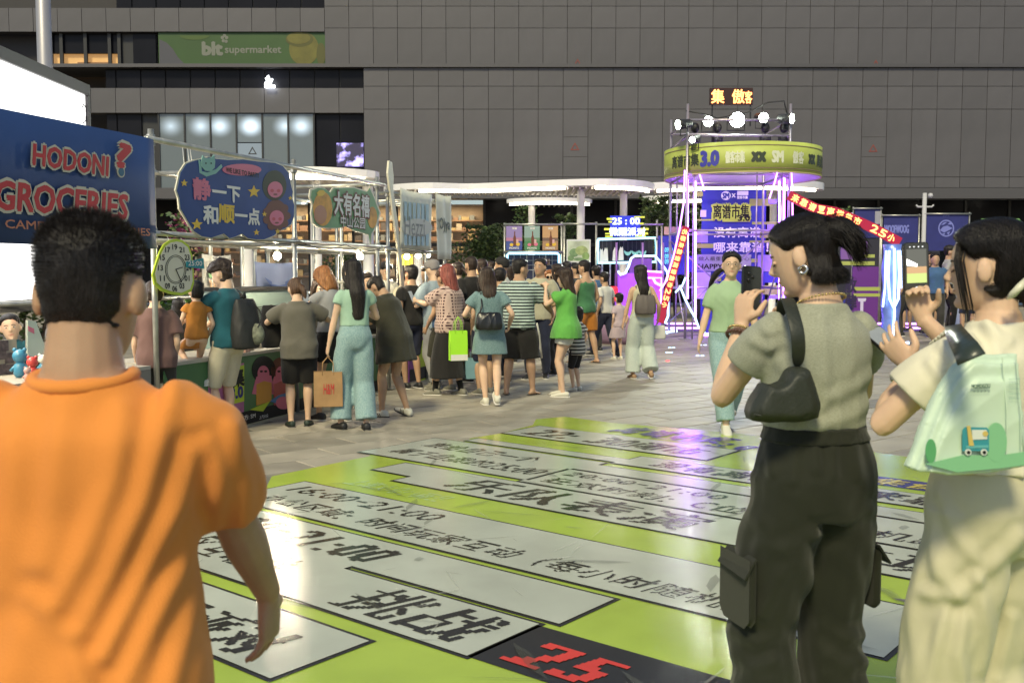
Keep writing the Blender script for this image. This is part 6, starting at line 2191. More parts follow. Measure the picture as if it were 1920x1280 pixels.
def shoe(b, i, sp, root, vox):
    ank, yaw, tip = b.foot[i]
    s = b.s
    kind = sp.get('shoe', 'sneaker')
    M = Matrix.Translation(ank) @ Matrix.Rotation(yaw, 4, 'Z') @ Matrix.Rotation(-tip, 4, 'X')
    def q(x, y, z):
        return M @ (Vector((x, y, z)) * s)
    X = (M.to_3x3() @ Vector((1, 0, 0))) * s
    Z = (M.to_3x3() @ Vector((0, 0, 1))) * s
    def rng(y, c, rx, rz):
        return (q(0, y, c), X * rx, Z * rz)
    body = MB()
    if kind in ('sneaker', 'clog', 'slip'):
        up = .042 if kind == 'sneaker' else .034
        body.loft([rng(-.085, -.042, .018, .018), rng(-.075, -.038, .034, .034), rng(-.03, -.034, .039, up), rng(.03, -.040, .041, up * .95), rng(.09, -.052, .046, .027), rng(.14, -.059, .040, .020), rng(.165, -.062, .018, .012)], 14, sub=2, power=2.4)
        if kind == 'sneaker':
            limb(body, [q(0, -.02, -.05), q(0, -.025, -.005), q(0, -.027, .012)], [.045 * s, .044 * s, .043 * s], 12)
    o = fuse(body, vox, 1)
    sm = sp.get('shoe_mat')
    if kind == 'flip':
        sole = MB(); sole.loft([rng(-.09, -.075, .025, .010), rng(-.05, -.076, .036, .010), rng(.05, -.076, .042, .010), rng(.13, -.076, .042, .010), rng(.165, -.076, .022, .009)], 14, sub=2, power=3)
        so = sole.build('shoe', sm, root, True, local=True)
        for k in (-1, 1):
            st = MB(); st.tube([q(.004, .105, -.062), q(k * .026, .06, -.045), q(k * .044, .02, -.066)], .005 * s, 6)
            st.build('strap', sm, so, True, local=True)
        return
    ob = link('shoe', o, sm, root, local=True)
    if kind in ('sneaker', 'slip', 'clog'):
        sole = MB(); sole.loft([rng(-.092, -.074, .025, .011), rng(-.05, -.074, .041, .012), rng(.05, -.075, .046, .011), rng(.13, -.076, .046, .010), rng(.175, -.074, .020, .009)], 14, sub=2, power=3)
        sole.build('sole', sp.get('sole_mat', SHOE_SOLE), ob, True, local=True)
    if sp.get('shoe_stripe') is not None:
        for k in (-1, 1):
            for j in range(3):
                st = MB(); st.tube([q(k * .046, .0 + j * .022, -.058), q(k * .040, .018 + j * .022, -.028), q(k * .022, .03 + j * .022, -.012 - j * .006)], .0045 * s, 6)
                st.build('stripe', sp['shoe_stripe'], ob, True, local=True)

def person(label, at, heading, sp):
    """a figure: continuous body with clothes, hair and shoes as parts"""
    root = thing('person', label, 'person', (at[0], at[1], sp.get('base', 0.0)), R(heading), sp.get('group', 'people at the night market'))
    b = pose(sp)
    b.extra = sp.get('hairx', {})
    s, w = b.s, b.w
    vox = sp.get('vox', .011)
    seed = rnd.random() * 50
    # ---- body
    mb = MB()
    mb.loft(torso_rings(b), 20, sub=2, power=2.2)
    nk = .047 if b.fem else .058
    limb(mb, [b.spine(.47, 0, -.012), b.neck, b.hc + b.HR @ Vector((0, -.022, -.075)) * b.hs, b.hc + b.HR @ Vector((0, -.02, -.02)) * b.hs], [.068 * s, nk * 1.12 * s, nk * s, nk * s], 14)
    head_geo(mb, b, sp.get('ears', True))
    aw = (.5 + .5 * w) * (.93 if b.fem else 1.05)
    for i in (-1, 1):
        S, E, Hn = b.sh[i], b.elbow[i], b.hand[i]
        limb(mb, [along(b.spine(.395), S, .5), along(b.spine(.40), S, .88), along(S, E, .12), along(S, E, .35), along(S, E, .7), E, along(E, Hn, .25), along(E, Hn, .65), Hn],
             [.040 * s * aw, .040 * s * aw, .045 * s * aw, .045 * s * aw, .041 * s * aw, .038 * s * aw, .040 * s * aw, .032 * s * aw, .025 * s * aw], 12)
        hd = sp.get('lhand' if i < 0 else 'rhand', {})
        d = Vector(hd['dir']) if 'dir' in hd else (Hn - E).normalized() * .8 + Vector((0, .12, -.2))
        n = Vector(hd['n']) if 'n' in hd else Vector((-i, .15, 0))
        hand(mb, Hn, d, n, i * hd.get('flip', 1), s * (.94 if b.fem else 1.04) * hd.get('size', 1), hd.get('curl', .38), hd.get('thumb', .5), hd.get('spread', .17), hd.get('curls'))
    lw = (.5 + .5 * w)
    for i in (-1, 1):
        Hp, K, A = b.hipj[i], b.knee[i], b.foot[i][0]
        mid = (K - along(Hp, A, .5))
        calf = Vector((0, -1, 0)) * .012 * s
        limb(mb, [Hp + Vector((0, 0, .05 * s)), Hp - Vector((0, 0, .03 * s)), along(Hp, K, .45), along(Hp, K, .85), K, along(K, A, .28) + calf, along(K, A, .6) + calf * .4, along(K, A, .92), A - Vector((0, 0, .02 * s))],
             [.086 * s * lw, .086 * s * lw, .070 * s * lw, .055 * s * lw, .051 * s * lw, .055 * s * lw, .043 * s * lw, .033 * s * lw, .034 * s * lw], 14)
        ank, yaw, tip = b.foot[i]
        M = Matrix.Translation(ank) @ Matrix.Rotation(yaw, 4, 'Z') @ Matrix.Rotation(-tip, 4, 'X')
        X, Z = (M.to_3x3() @ Vector((1, 0, 0))) * s, (M.to_3x3() @ Vector((0, 0, 1))) * s
        mb.loft([(M @ (Vector((0, y, z)) * s), X * rx, Z * rz) for y, z, rx, rz in ((-.065, -.05, .022, .022), (-.03, -.035, .032, .034), (.03, -.045, .036, .026), (.09, -.058, .040, .016), (.135, -.063, .034, .010), (.15, -.064, .018, .006))], 12, sub=2)
    link('body', fuse(mb, vox, 2 if vox > .006 else 1), SKIN[sp.get('skin', 'light')], root, local=True)
    # ---- top
    t = sp.get('top')
    if t:
        g, L, sl = t.get('grow', .018), t.get('len', -.06), t.get('sleeve', .5)
        m = MB()
        rings = torso_rings(b, g, L, .497 if not t.get('open') else t['open'], t.get('box', .6), t.get('flare', .02), t.get('belly', 0))
        if L < -.10:                       # long hem hangs straight
            z = -.13
            base = rings[0]
            rings = [r for r in rings]
        if t.get('open'):
            pass
        m.loft(rings, 24, sub=2, power=2.25)
        for i in (-1, 1):
            S, E, Hn = b.sh[i], b.elbow[i], b.hand[i]
            if sl > 0:
                sg = t.get('sgrow', g)
                a0 = along(b.spine(.39), S, .45)
                if sl <= 1:
                    e1 = along(S, E, sl)
                    pts = [a0, along(a0, S, .75) + Vector((0, 0, .004)), along(S, E, .12), along(S, E, .12 + (sl - .12) * .5), e1]
                    rr = [.046 * s * aw + g * s * .5, .046 * s * aw + g * s * .5, .0525 * s * aw + sg * s * .5, .052 * s * aw + sg * s * 1.2, .048 * s * aw + sg * s * t.get('cuff', 1.5)]
                else:
                    e1 = along(E, Hn, sl - 1)
                    pts = [a0, along(a0, S, .75) + Vector((0, 0, .004)), along(S, E, .12), along(S, E, .5), E, along(E, Hn, (sl - 1) * .5), e1]
                    rr = [.046 * s * aw + g * s * .5, .046 * s * aw + g * s * .5, .0525 * s * aw + sg * s * .5, .052 * s * aw + sg * s, .046 * s * aw + sg * s, .044 * s * aw + sg * s, .034 * s * aw + sg * s * .8]
                if t.get('puff'):
                    rr[3] += t['puff'] * s
                limb(m, pts, rr, 14)
            elif t.get('strap'):
                pts = [b.spine(.34, i * .09, .085), b.spine(.455, i * .085, .03), b.spine(.47, i * .082, -.02), b.spine(.40, i * .09, -.09), b.spine(.33, i * .09, -.11)]
                limb(m, pts, [.02 * s] * 5, 8)
        me = fuse(m, t.get('vox', vox), t.get('smooth', 3))
        fold(me, t.get('fold', .016) * s, seed, t.get('freq', (11, 11, 3.4)), (b.pel.z - .1, b.pel.z + .45), t.get('diag', .25), soft=t.get('soft', False))
        to = link(t.get('name', 'shirt'), me, t['mat'], root, local=True)
    # ---- bottom
    t = sp.get('bottom')
    if t:
        kind = t['kind']
        m = MB()
        g = t.get('grow', .014)
        if kind in ('trousers', 'shorts'):
            m.loft(torso_rings(b, g, -.13, t.get('waist', .10), 0, 0), 22, sub=2, power=2.2)
            L = t.get('len', 1.0 if kind == 'trousers' else .5)      # 0 hip .. .5 knee .. 1 ankle
            for i in (-1, 1):
                Hp, K, A = b.hipj[i], b.knee[i], b.foot[i][0]
                w0, w1 = t.get('wide', (.02, .02))
                pts, rr = [Hp + Vector((0, 0, .06 * s)), Hp - Vector((0, 0, .03 * s))], [.088 * s * lw + g * s, .089 * s * lw + g * s]
                for f in (.15, .3, .42, .5, .6, .75, .88, 1.0):
                    f2 = f if f < L else L
                    p = along(Hp, K, f2 / .5) if f2 <= .5 else along(K, A, (f2 - .5) / .5)
                    base = (.080, .072, .060, .056, .054, .050, .042, .040)[(.15, .3, .42, .5, .6, .75, .88, 1.0).index(f)]
                    ww = w0 + (w1 - w0) * min(1, f2)
                    pts.append(p); rr.append(base * s * lw + ww * s)
                    if f >= L:
                        break
                limb(m, pts, rr, 16)
        else:
            L = t.get('len', .5)
            rings = torso_rings(b, g, -.05, t.get('waist', .10), 0, 0)
            bot = []
            n = 5
            dirn = Vector((0, 0, -1))
            for k in range(n):
                f = (k + 1) / n
                zz = .9 * L * f
                mid = (along(b.hipj[-1], b.knee[-1], min(1, L * f / .5)) + along(b.hipj[1], b.knee[1], min(1, L * f / .5))) * .5
                if L * f > .5:
                    mid = (along(b.knee[-1], b.foot[-1][0], (L * f - .5) / .5) + along(b.knee[1], b.foot[1][0], (L * f - .5) / .5)) * .5
                fl = t.get('flare', .05) * f
                bot.append((mid, Vector((1, 0, 0)) * (.172 * (.4 + .6 * w) + g + fl) * s, Vector((0, 1, 0)) * (.122 * (.4 + .6 * w) + g + fl) * s))
            m.loft(bot[::-1] + rings, 24, sub=2, power=2.2)
        me = fuse(m, t.get('vox', vox), t.get('smooth', 2))
        fold(me, t.get('fold', .016) * s, seed + 3, t.get('freq', (10, 10, 3.2)), (0, b.pel.z + .1), t.get('diag', .1), soft=t.get('soft', False))
        link(t.get('name', kind), me, t['mat'], root, local=True)
    # ---- hair, shoes, face
    h = sp.get('hair')
    if h:
        style = h['style']
        th = h.get('thick', .016 if style not in ('buzz',) else .006)
        me = head_hair(b, style, th, h.get('bang', 0), h.get('nape', -.085), seed, h.get('vox', min(vox, .0105)), h.get('rough', .005))
        link('hair', me, h['mat'] if 'mat' in h else HAIR[h.get('c', 'black')], root, local=True)
    if sp.get('shoe', 'sneaker'):
        for i in (-1, 1):
            shoe(b, i, sp, root, max(.007, vox * .8))
    if sp.get('face'):
        face_parts(b, root, sp.get('face') == 'down')
    if sp.get('sock') is not None:
        for i in (-1, 1):
            m = MB()
            A, K = b.foot[i][0], b.knee[i]
            limb(m, [A - Vector((0, 0, .02 * s)), along(A, K, .12), along(A, K, .3)], [.039 * s, .038 * s, .046 * s], 12)
            m.build('sock', sp['sock'], root, True, local=True)
    M = Matrix.Translation(Vector((at[0], at[1], sp.get('base', 0.0)))) @ Matrix.Rotation(R(heading), 4, 'Z')
    b.M = M
    b.root = root
    return b

def W(b, v):
    return b.M @ Vector(v)
# ================================================================== the crowd
def C(name, c, *a, **k):
    return cloth('cloth_' + name, c, *a, **k)
def crowd(label, px, ytop, heading, foot=None, d=None, dH=0.0, **sp):
    if d is None:
        d = G(px, foot).y
    x = P(px, 600, d).x
    sp['H'] = sp.get('H') or P(px, ytop, d).z + dH
    sp.setdefault('vox', .0136 if d < 13 else (.018 if d < 18 else .024))
    return person(label, (x, d), heading, sp)
S = 1.0
BLACK = C('black', (.016, .015, .014)); CHAR = C('charcoal', (.035, .033, .028)); OLIVE = C('dark_olive', (.040, .038, .024))
GREYT = C('warm_grey', (.135, .125, .10)); WHITE = C('white', (.55, .54, .48)); BEIGE = C('beige', (.40, .38, .27)); CREAMT = C('cream', (.55, .50, .36))
MINT = C('mint', (.32, .48, .36)); JEANS = C('light_jeans', (.20, .32, .33), 'denim', (.30, .42, .41)); JEANSW = C('white_jeans', (.42, .48, .43), 'denim', (.50, .55, .48))
DENIM = C('denim_dress', (.12, .20, .205), 'denim', (.18, .27, .27)); TEAL = C('teal', (.018, .105, .13)); NAVY = C('navy', (.018, .022, .045)); BLUE = C('blue', (.05, .11, .22))
GREENB = C('green_blouse', (.12, .38, .07)); TANK = C('green_tank', (.05, .16, .07)); ORSH = C('orange_shorts', (.38, .14, .02)); MAUVE = C('mauve', (.15, .085, .075))
ORDR = C('orange_dress', (.42, .17, .03)); DENSH = C('denim_shirt', (.22, .29, .33), 'denim', (.30, .36, .40)); GRSH = C('grey_shirt', (.30, .30, .30))
STRP = C('stripes', (.42, .52, .47), 'hstripe', (.012, .016, .022), 26); STRP2 = C('kid_stripes', (.5, .48, .42), 'hstripe', (.02, .02, .02), 22)
PLAID = C('plaid', (.52, .38, .32), 'check', (.06, .025, .03), 34)
SH_BK = mat('shoe_black', (.02, .02, .02), .5); SH_WH = mat('shoe_white', (.60, .58, .48), .6); SH_GY = mat('shoe_grey', (.20, .19, .15), .6); SH_TN = mat('shoe_tan', (.32, .2, .11), .6)
SH_DG = mat('shoe_dark_green', (.02, .035, .025), .5)

teal_man = crowd('man in teal polo carrying a child, black backpack on his back', 425, 495, 62, d=9.15, dH=.02, fem=False, w=.95, head=(18, 10, 0), hair=dict(style='short', c='dark', thick=.026, bang=.6, nape=-.10, rough=.010),
      top=dict(mat=TEAL, len=-.08, sleeve=.62), bottom=dict(kind='shorts', mat=CREAMT, len=.5, wide=(.02, .04)), lh=(-.20, .42, 1.02), rh=(.12, .40, .98), shoe_mat=SH_BK)
girl_b = crowd('small girl in orange dress carried on the arm of the teal man', 368, 545, 40, d=8.95, H=1.02, base=.38, headscale=1.25, w=.92, hair=dict(style='bun', c='black', bang=.2), hairx=dict(bun=(.045, -.06, .09, .03)),
      top=dict(mat=ORDR, len=-.06, sleeve=.35, grow=.02), bottom=dict(kind='skirt', mat=ORDR, len=.34, flare=.03, name='skirt'), lf=(-.10, .05, .42, 0), rf=(.16, .05, .16, -30), shoe_mat=SH_WH, lh=(-.2, .1, .42), vox=.009)
crowd('woman in mauve shirt half hidden behind the orange man', 292, 530, 20, d=8.5, w=1.05, hair=dict(style='bun', c='dark'), hairx=dict(bun=(-.02, -.10, .02, .045)), top=dict(mat=MAUVE, len=-.12, sleeve=.75, box=1, grow=.03), bottom=dict(kind='trousers', mat=CHAR), shoe_mat=SH_BK)
crowd('dark-haired person bending low behind the orange-dressed girl', 336, 562, 20, d=9.9, hair=dict(style='bob', c='black'), hairx=dict(len=.18), top=dict(mat=BLACK), bottom=dict(kind='trousers', mat=BLACK), shoe_mat=SH_BK, vox=.013)
grey_w = crowd('woman with brown ponytail in loose grey tee and black shorts', 560, 522, 14, foot=801, head=(22, 8, 0), w=1.06, hair=dict(style='pony', c='brown', thick=.012, nape=-.085), hairx=dict(at=(.03, -.10, .01), len=.20, r=.03, dir=(.25, -.6, -.1)),
      top=dict(mat=GREYT, len=-.16, sleeve=.72, box=1, grow=.035, sgrow=.032, fold=.010), bottom=dict(kind='shorts', mat=BLACK, len=.46, wide=(.03, .05)), lh=(-.20, .28, 1.08), rh=(.22, .30, 1.08), lf=(-.10, .02, 0, 12), rf=(.09, .06, 0, -14), shoe='clog', shoe_mat=SH_DG, sole_mat=SH_BK)
auburn = crowd('auburn bob-haired woman in white tee and black shorts photographing the counter', 622, 497, 52, d=10.05, head=(30, 4, 0), lean=6, hair=dict(style='bob', c='auburn', bang=.7), hairx=dict(len=.19, wide=.094), top=dict(mat=GRSH, len=.02, sleeve=.42, grow=.014), bottom=dict(kind='shorts', mat=BLACK, len=.28, wide=(.03, .05)),
      lh=(-.10, .36, 1.20), rh=(.16, .34, 1.12), lf=(-.09, .12, 0, 8), rf=(.08, -.12, 0, -14), shoe_mat=SH_BK, skin='warm')
mint_w = crowd('woman with waist-long black hair in mint crop top and wide jeans', 664, 489, 24, foot=806, head=(14, 8, 0), w=.92, hair=dict(style='long', c='black', thick=.014), hairx=dict(len=.50, wide=.082),
      top=dict(mat=MINT, len=.10, sleeve=.38, grow=.012, fold=.006), bottom=dict(kind='trousers', mat=JEANS, len=.97, wide=(.022, .075), waist=.14, fold=.012), lh=(-.25, .03, .78), rh=(.14, .28, 1.15), lf=(-.13, .06, 0, 16), rf=(.10, -.06, 0, -10), shoe='slip', shoe_mat=SH_BK, sole_mat=SH_BK, skin='light')
olive_w = crowd('woman with a hair bun bending over in loose dark olive shirt', 738, 524, 64, foot=783, dH=.08, lean=17, head=(34, 0, 0), w=1.1, hair=dict(style='bun', c='black', thick=.013), hairx=dict(bun=(.02, -.105, .045, .034)),
      top=dict(mat=OLIVE, len=-.30, sleeve=.9, box=1, grow=.045, sgrow=.03, flare=.05, fold=.013, name='long_shirt'), bottom=dict(kind='shorts', mat=BLACK, len=.26, wide=(.02, .02)), lh=(-.12, .40, 1.0), rh=(.16, .36, .98), lf=(-.08, .12, 0, 10), rf=(.09, -.12, .02, -8, -18), shoe_mat=SH_WH, shoe_stripe=SH_BK, sole_mat=SH_BK, skin='tan')
cap1 = crowd('person in grey cap and washed denim shirt at the far stall', 817, 490, 55, d=13.0, w=1.0, head=(16, 0, 0), fem=False, hair=dict(style='short', c='grey', mat=mat('cap_grey', (.24, .22, .21), .8), thick=.02, rough=.001, bang=.6, nape=-.02), top=dict(mat=DENSH, len=-.14, sleeve=.95, box=1, grow=.035), bottom=dict(kind='trousers', mat=GRSH, wide=(.02, .04)), lh=(-.2, .3, 1.1), shoe_mat=SH_GY)
crowd('short-haired person in blue tee with grey shoulder bag at the far stall', 832, 507, 50, d=12.6, head=(20, 0, 0), w=1.0, hair=dict(style='short', c='brown', thick=.02, nape=-.10), top=dict(mat=BLUE, len=-.05, sleeve=.6), bottom=dict(kind='shorts', mat=OLIVE, len=.5, wide=(.03, .05)), shoe_mat=SH_GY, skin='tan')
red_w = crowd('red-haired woman in checked shirt and long black skirt using her phone', 842, 498, 58, foot=742, head=(16, 0, 0), w=1.08, hair=dict(style='long', c='red', bang=.5, thick=.02), hairx=dict(len=.27, wide=.100), top=dict(mat=PLAID, len=-.12, sleeve=.85, box=1, grow=.035, sgrow=.03, fold=.010),
      bottom=dict(kind='skirt', mat=BLACK, len=.80, flare=.07, fold=.014), lh=(-.10, .42, 1.16), rh=(.26, .02, .80), lf=(-.10, .16, 0, 8), rf=(.10, -.12, 0, -6), sock=BLACK, shoe_mat=SH_GY, skin='light')
crowd('broad man with buzz cut in black tee seen from behind', 886, 483, 35, d=13.7, fem=False, w=1.12, hair=dict(style='buzz', c='dark'), top=dict(mat=BLACK, len=-.1, sleeve=.7, grow=.025), bottom=dict(kind='shorts', mat=CHAR, len=.5, wide=(.03, .05)), shoe_mat=SH_BK, skin='tan')
crowd('person in white tee behind the woman in denim dress', 908, 512, 25, d=12.3, w=1.05, hair=dict(style='bob', c='black'), hairx=dict(len=.2), top=dict(mat=WHITE, len=-.06, sleeve=.6), bottom=dict(kind='shorts', mat=NAVY, len=.5), shoe_mat=SH_GY, skin='tan')
denim_w = crowd('brown-haired woman in short denim dress with black shoulder bag', 918, 504, 8, foot=758, head=(8, 14, 0), w=1.05, hair=dict(style='long', c='dark', thick=.018), hairx=dict(len=.32, wide=.098), top=dict(mat=DENIM, len=-.02, sleeve=.55, grow=.022, box=.7), bottom=dict(kind='skirt', mat=DENIM, len=.30, flare=.03, grow=.022, fold=.008),
      lh=(-.22, .22, 1.02), rh=(.24, .10, .90), lf=(-.06, -.06, 0, 6), rf=(.06, -.28, .06, 0, -30), shoe_mat=SH_WH, skin='light')
cap2 = crowd('man in black cap looking left behind the striped shirt', 941, 486, 75, d=14.4, fem=False, hair=dict(style='short', mat=mat('cap_black', (.015, .014, .014), .8), thick=.02, rough=.001, bang=.6, nape=-.02), top=dict(mat=WHITE, sleeve=.6), bottom=dict(kind='trousers', mat=NAVY), shoe_mat=SH_BK, skin='tan')
stripe_m = crowd('man in green and black striped tee and black shorts with side stripes', 972, 488, -14, foot=742, fem=False, w=1.22, head=(0, -45, 0), hair=dict(style='short', c='black', thick=.014, nape=-.07), top=dict(mat=STRP, len=-.10, sleeve=.75, grow=.028, box=.8, belly=.02), bottom=dict(kind='shorts', mat=BLACK, len=.52, wide=(.05, .08)),
      lh=(-.28, .12, .92), rh=(.34, .34, 1.02), lf=(-.15, -.02, 0, 18), rf=(.17, .06, 0, -30), shoe='flip', shoe_mat=SH_BK, skin='tan')
crowd('man in beige polo and black trousers facing the camera', 1010, 487, 168, foot=710, fem=False, w=1.08, face=True, head=(-4, -12, 0), hair=dict(style='short', c='black', thick=.014, nape=-.07), top=dict(mat=BEIGE, len=-.10, sleeve=.72, grow=.024), bottom=dict(kind='trousers', mat=NAVY, wide=(.02, .025)), rf=(.12, .1, 0, -20), lf=(-.1, -.05, 0, 8), shoe_mat=SH_BK, skin='tan')
sun_w = crowd('woman in sunglasses behind the beige polo', 1032, 508, 175, d=15.2, face=True, hair=dict(style='long', c='auburn', bang=.3), hairx=dict(len=.25), top=dict(mat=GRSH, sleeve=.5), bottom=dict(kind='trousers', mat=BLACK), shoe_mat=SH_BK, skin='light')
green_w = crowd('woman in bright green frilled blouse and white shorts eating', 1062, 505, 74, foot=744, head=(12, 0, 0), w=.95, hair=dict(style='bob', c='dark', bang=.8, thick=.02), hairx=dict(len=.24, wide=.096), top=dict(mat=GREENB, len=-.16, sleeve=.55, grow=.03, sgrow=.03, puff=.02, flare=.10, fold=.014, freq=(16, 16, 3), name='blouse'), bottom=dict(kind='shorts', mat=WHITE, len=.22, wide=(.03, .04)),
      lh=(-.03, .25, 1.32), rh=(.06, .27, 1.30), lpole=(-.5, -.2, -1), rpole=(.5, -.2, -1), lf=(-.10, .02, 0, 6), rf=(.10, .10, 0, -14), shoe='slip', shoe_mat=SH_WH, skin='light')
crowd('small child in black and white stripes behind the green blouse', 1082, 600, 60, d=12.6, H=1.05, headscale=1.2, hair=dict(style='bob', c='black'), hairx=dict(len=.15), top=dict(mat=STRP2, len=-.2, sleeve=.6, box=1, grow=.03), bottom=dict(kind='shorts', mat=BLACK, len=.5), shoe_mat=SH_WH)
crowd('man in green tank top and orange shorts', 1098, 490, 48, foot=681, fem=False, w=1.08, head=(4, 10, 0), hair=dict(style='short', c='black', thick=.014), top=dict(mat=TANK, len=-.10, sleeve=0, strap=True, open=.40, grow=.02, name='tank_top'), bottom=dict(kind='shorts', mat=ORSH, len=.42, wide=(.04, .06)), lh=(-.22, .26, 1.0), lf=(-.12, .14, 0, 10), rf=(.1, -.16, 0, -10), shoe='flip', shoe_mat=SH_BK, skin='tan')
crowd('man in white tee and dark trousers walking towards the bar', 1134, 512, 40, foot=670, fem=False, w=.98, hair=dict(style='short', c='black'), top=dict(mat=WHITE, len=-.06, sleeve=.65), bottom=dict(kind='trousers', mat=NAVY, wide=(.02, .03)), rh=(.30, .22, .86), lf=(-.1, .26, 0, 10), rf=(.1, -.26, .04, -8, -25), shoe_mat=SH_BK, skin='tan')
crowd('toddler in pale pink held by the hand near the violet bar', 1160, 552, 25, d=17.2, H=1.13, headscale=1.2, hair=dict(style='bun', c='black'), top=dict(mat=C('pale_pink', (.45, .36, .38)), len=-.1, sleeve=.7), bottom=dict(kind='skirt', mat=C('pale_pink2', (.45, .36, .38)), len=.4), shoe_mat=SH_WH)
white_j = crowd('long-haired woman in white wide jeans with brown-grey backpack', 1203, 499, 10, foot=711, head=(2, 35, 0), w=.96, hair=dict(style='long', c='black', thick=.016), hairx=dict(len=.44, wide=.094), top=dict(mat=C('ivory_top', (.50, .46, .32)), len=-.02, sleeve=0, strap=True, open=.40, grow=.012, name='top'), bottom=dict(kind='trousers', mat=JEANSW, len=.98, wide=(.02, .085), waist=.12, fold=.010),
      lh=(-.26, .02, .80), rh=(.27, .08, .86), lf=(-.11, .06, 0, 6), rf=(.11, -.14, .05, -4, -28), shoe='slip', shoe_mat=SH_TN, skin='warm')
walk_w = crowd('woman with glasses in pale green blouse walking towards the camera', 1366, 476, 181, foot=808, head=(-2, -4, 0), w=1.02, face=True, hair=dict(style='pony', c='black', thick=.016, bang=.15), hairx=dict(len=.30, dir=(.9, -.4, .1), at=(.05, -.09, -.03)), top=dict(mat=C('sage_blouse', (.30, .42, .25)), len=.0, sleeve=.72, grow=.018, sgrow=.013, puff=.008, fold=.010, name='blouse'), bottom=dict(kind='trousers', mat=JEANS, len=.96, wide=(.02, .05), waist=.13, fold=.010),
      lh=(-.28, .05, .83), rh=(.28, .03, .85), lf=(-.07, -.28, .07, 4, -30), rf=(.06, .22, 0, -4, 12), shoe_mat=SH_WH, skin='light')
# people further off, mostly heads between the others
bg_tops = [BLACK, NAVY, GRSH, CHAR, BLUE, WHITE, OLIVE]
def far(label, px, top, heading, d, i, **k):
    k.setdefault('hair', dict(style=('short', 'bob', 'short', 'pony')[i % 4], c=('black', 'dark')[i % 2]))
    crowd(label, px, top, heading, d=d, fem=i % 2 == 1, top=dict(mat=bg_tops[i % 7], sleeve=.6), bottom=dict(kind='trousers' if i % 3 else 'shorts', mat=(NAVY, CHAR, BLACK)[i % 3]), shoe_mat=SH_BK, skin=('tan', 'warm')[i % 2], **k)
far('dark-haired head left of the buzz-cut man', 858, 494, 60, 15.6, 3)
far('bob-haired head behind the buzz-cut man', 903, 488, 80, 16.4, 1)
far('pale-clothed head right beside the bob-haired one', 921, 492, 20, 17.0, 5)
far('grey-clothed head between the cap and the blue tee', 835, 498, 70, 16.2, 2)
far('navy-clothed back between the buzz cut and the stripes', 955, 500, 20, 16.6, 1)
far('dark back right of the woman in sunglasses', 1046, 500, 40, 17.5, 3)
far('short-haired back in black behind the olive shirt', 770, 500, 40, 12.9, 0)
far('woman in charcoal between the purple counter and the plaid shirt', 800, 500, 60, 15.2, 3)
far('back in olive tee between the denim dress and the stripes', 940, 505, 10, 13.6, 6)
far('man in navy standing right behind the green blouse', 1046, 497, 60, 14.6, 1)
far('dark head between tank top and white tee', 1118, 500, 30, 19.0, 4)
far('dark head far behind near the picture frame', 1062, 492, 30, 19.5, 2)
far('second dark head near the picture frame', 1080, 496, 60, 18.6, 0)
far('person standing behind the tower legs in dark trousers', 1318, 500, 160, 27.5, 4)
far('dark-clothed woman left in the crowd under the blue booths', 1693, 483, 60, 23.5, 1)
far('man in blue tee foremost in the crowd under the blue booths', 1752, 476, 170, 23.0, 4)
far('man in black behind the blue tee under the blue booths', 1738, 474, 200, 24.6, 0)
far('tall man looking right under the round emblem', 1776, 462, -110, 25.4, 2)
far('woman at the right end of the dark crowd', 1815, 480, 150, 23.8, 3)
far('man between the phone and the foil column', 1706, 478, 30, 25.6, 6)
# sellers behind the counters
crowd('seller in charcoal bending behind the green counter', 592, 527, 222, d=11.4, face=True, head=(10, 0, 0), lean=8, hair=dict(style='bob', c='dark'), hairx=dict(len=.16), top=dict(mat=CHAR, sleeve=1.3), bottom=dict(kind='trousers', mat=BLACK), shoe_mat=SH_BK, vox=.012, dH=.02)
crowd('seller with short dark hair behind the woman in mint', 686, 512, 215, d=12.6, face=True, head=(15, 0, 0), hair=dict(style='bob', c='dark'), hairx=dict(len=.14), top=dict(mat=BLACK, sleeve=.6), bottom=dict(kind='trousers', mat=BLACK), shoe_mat=SH_BK)
crowd('seller in white tee behind the far purple counter', 722, 492, 210, d=14.6, face=True, head=(25, 0, 0), hair=dict(style='short', c='black'), top=dict(mat=WHITE, sleeve=.6), bottom=dict(kind='trousers', mat=BLACK), shoe_mat=SH_BK)
crowd('second seller bending behind the far purple counter', 756, 505, 230, d=14.4, face=True, head=(25, 0, 0), hair=dict(style='bob', c='black'), hairx=dict(len=.14), top=dict(mat=CREAMT, sleeve=.6), bottom=dict(kind='trousers', mat=BLACK), shoe_mat=SH_BK)
crowd('smiling toy seller looking over the picture board', 22, 600, 205, d=8.3, H=1.12, face=True, head=(0, 0, 6), headscale=1.38, hair=dict(style='pony', c='black', thick=.010), hairx=dict(len=.1), top=dict(mat=TEAL, sleeve=.6), bottom=dict(kind='trousers', mat=BLACK), shoe_mat=SH_BK, vox=.009)
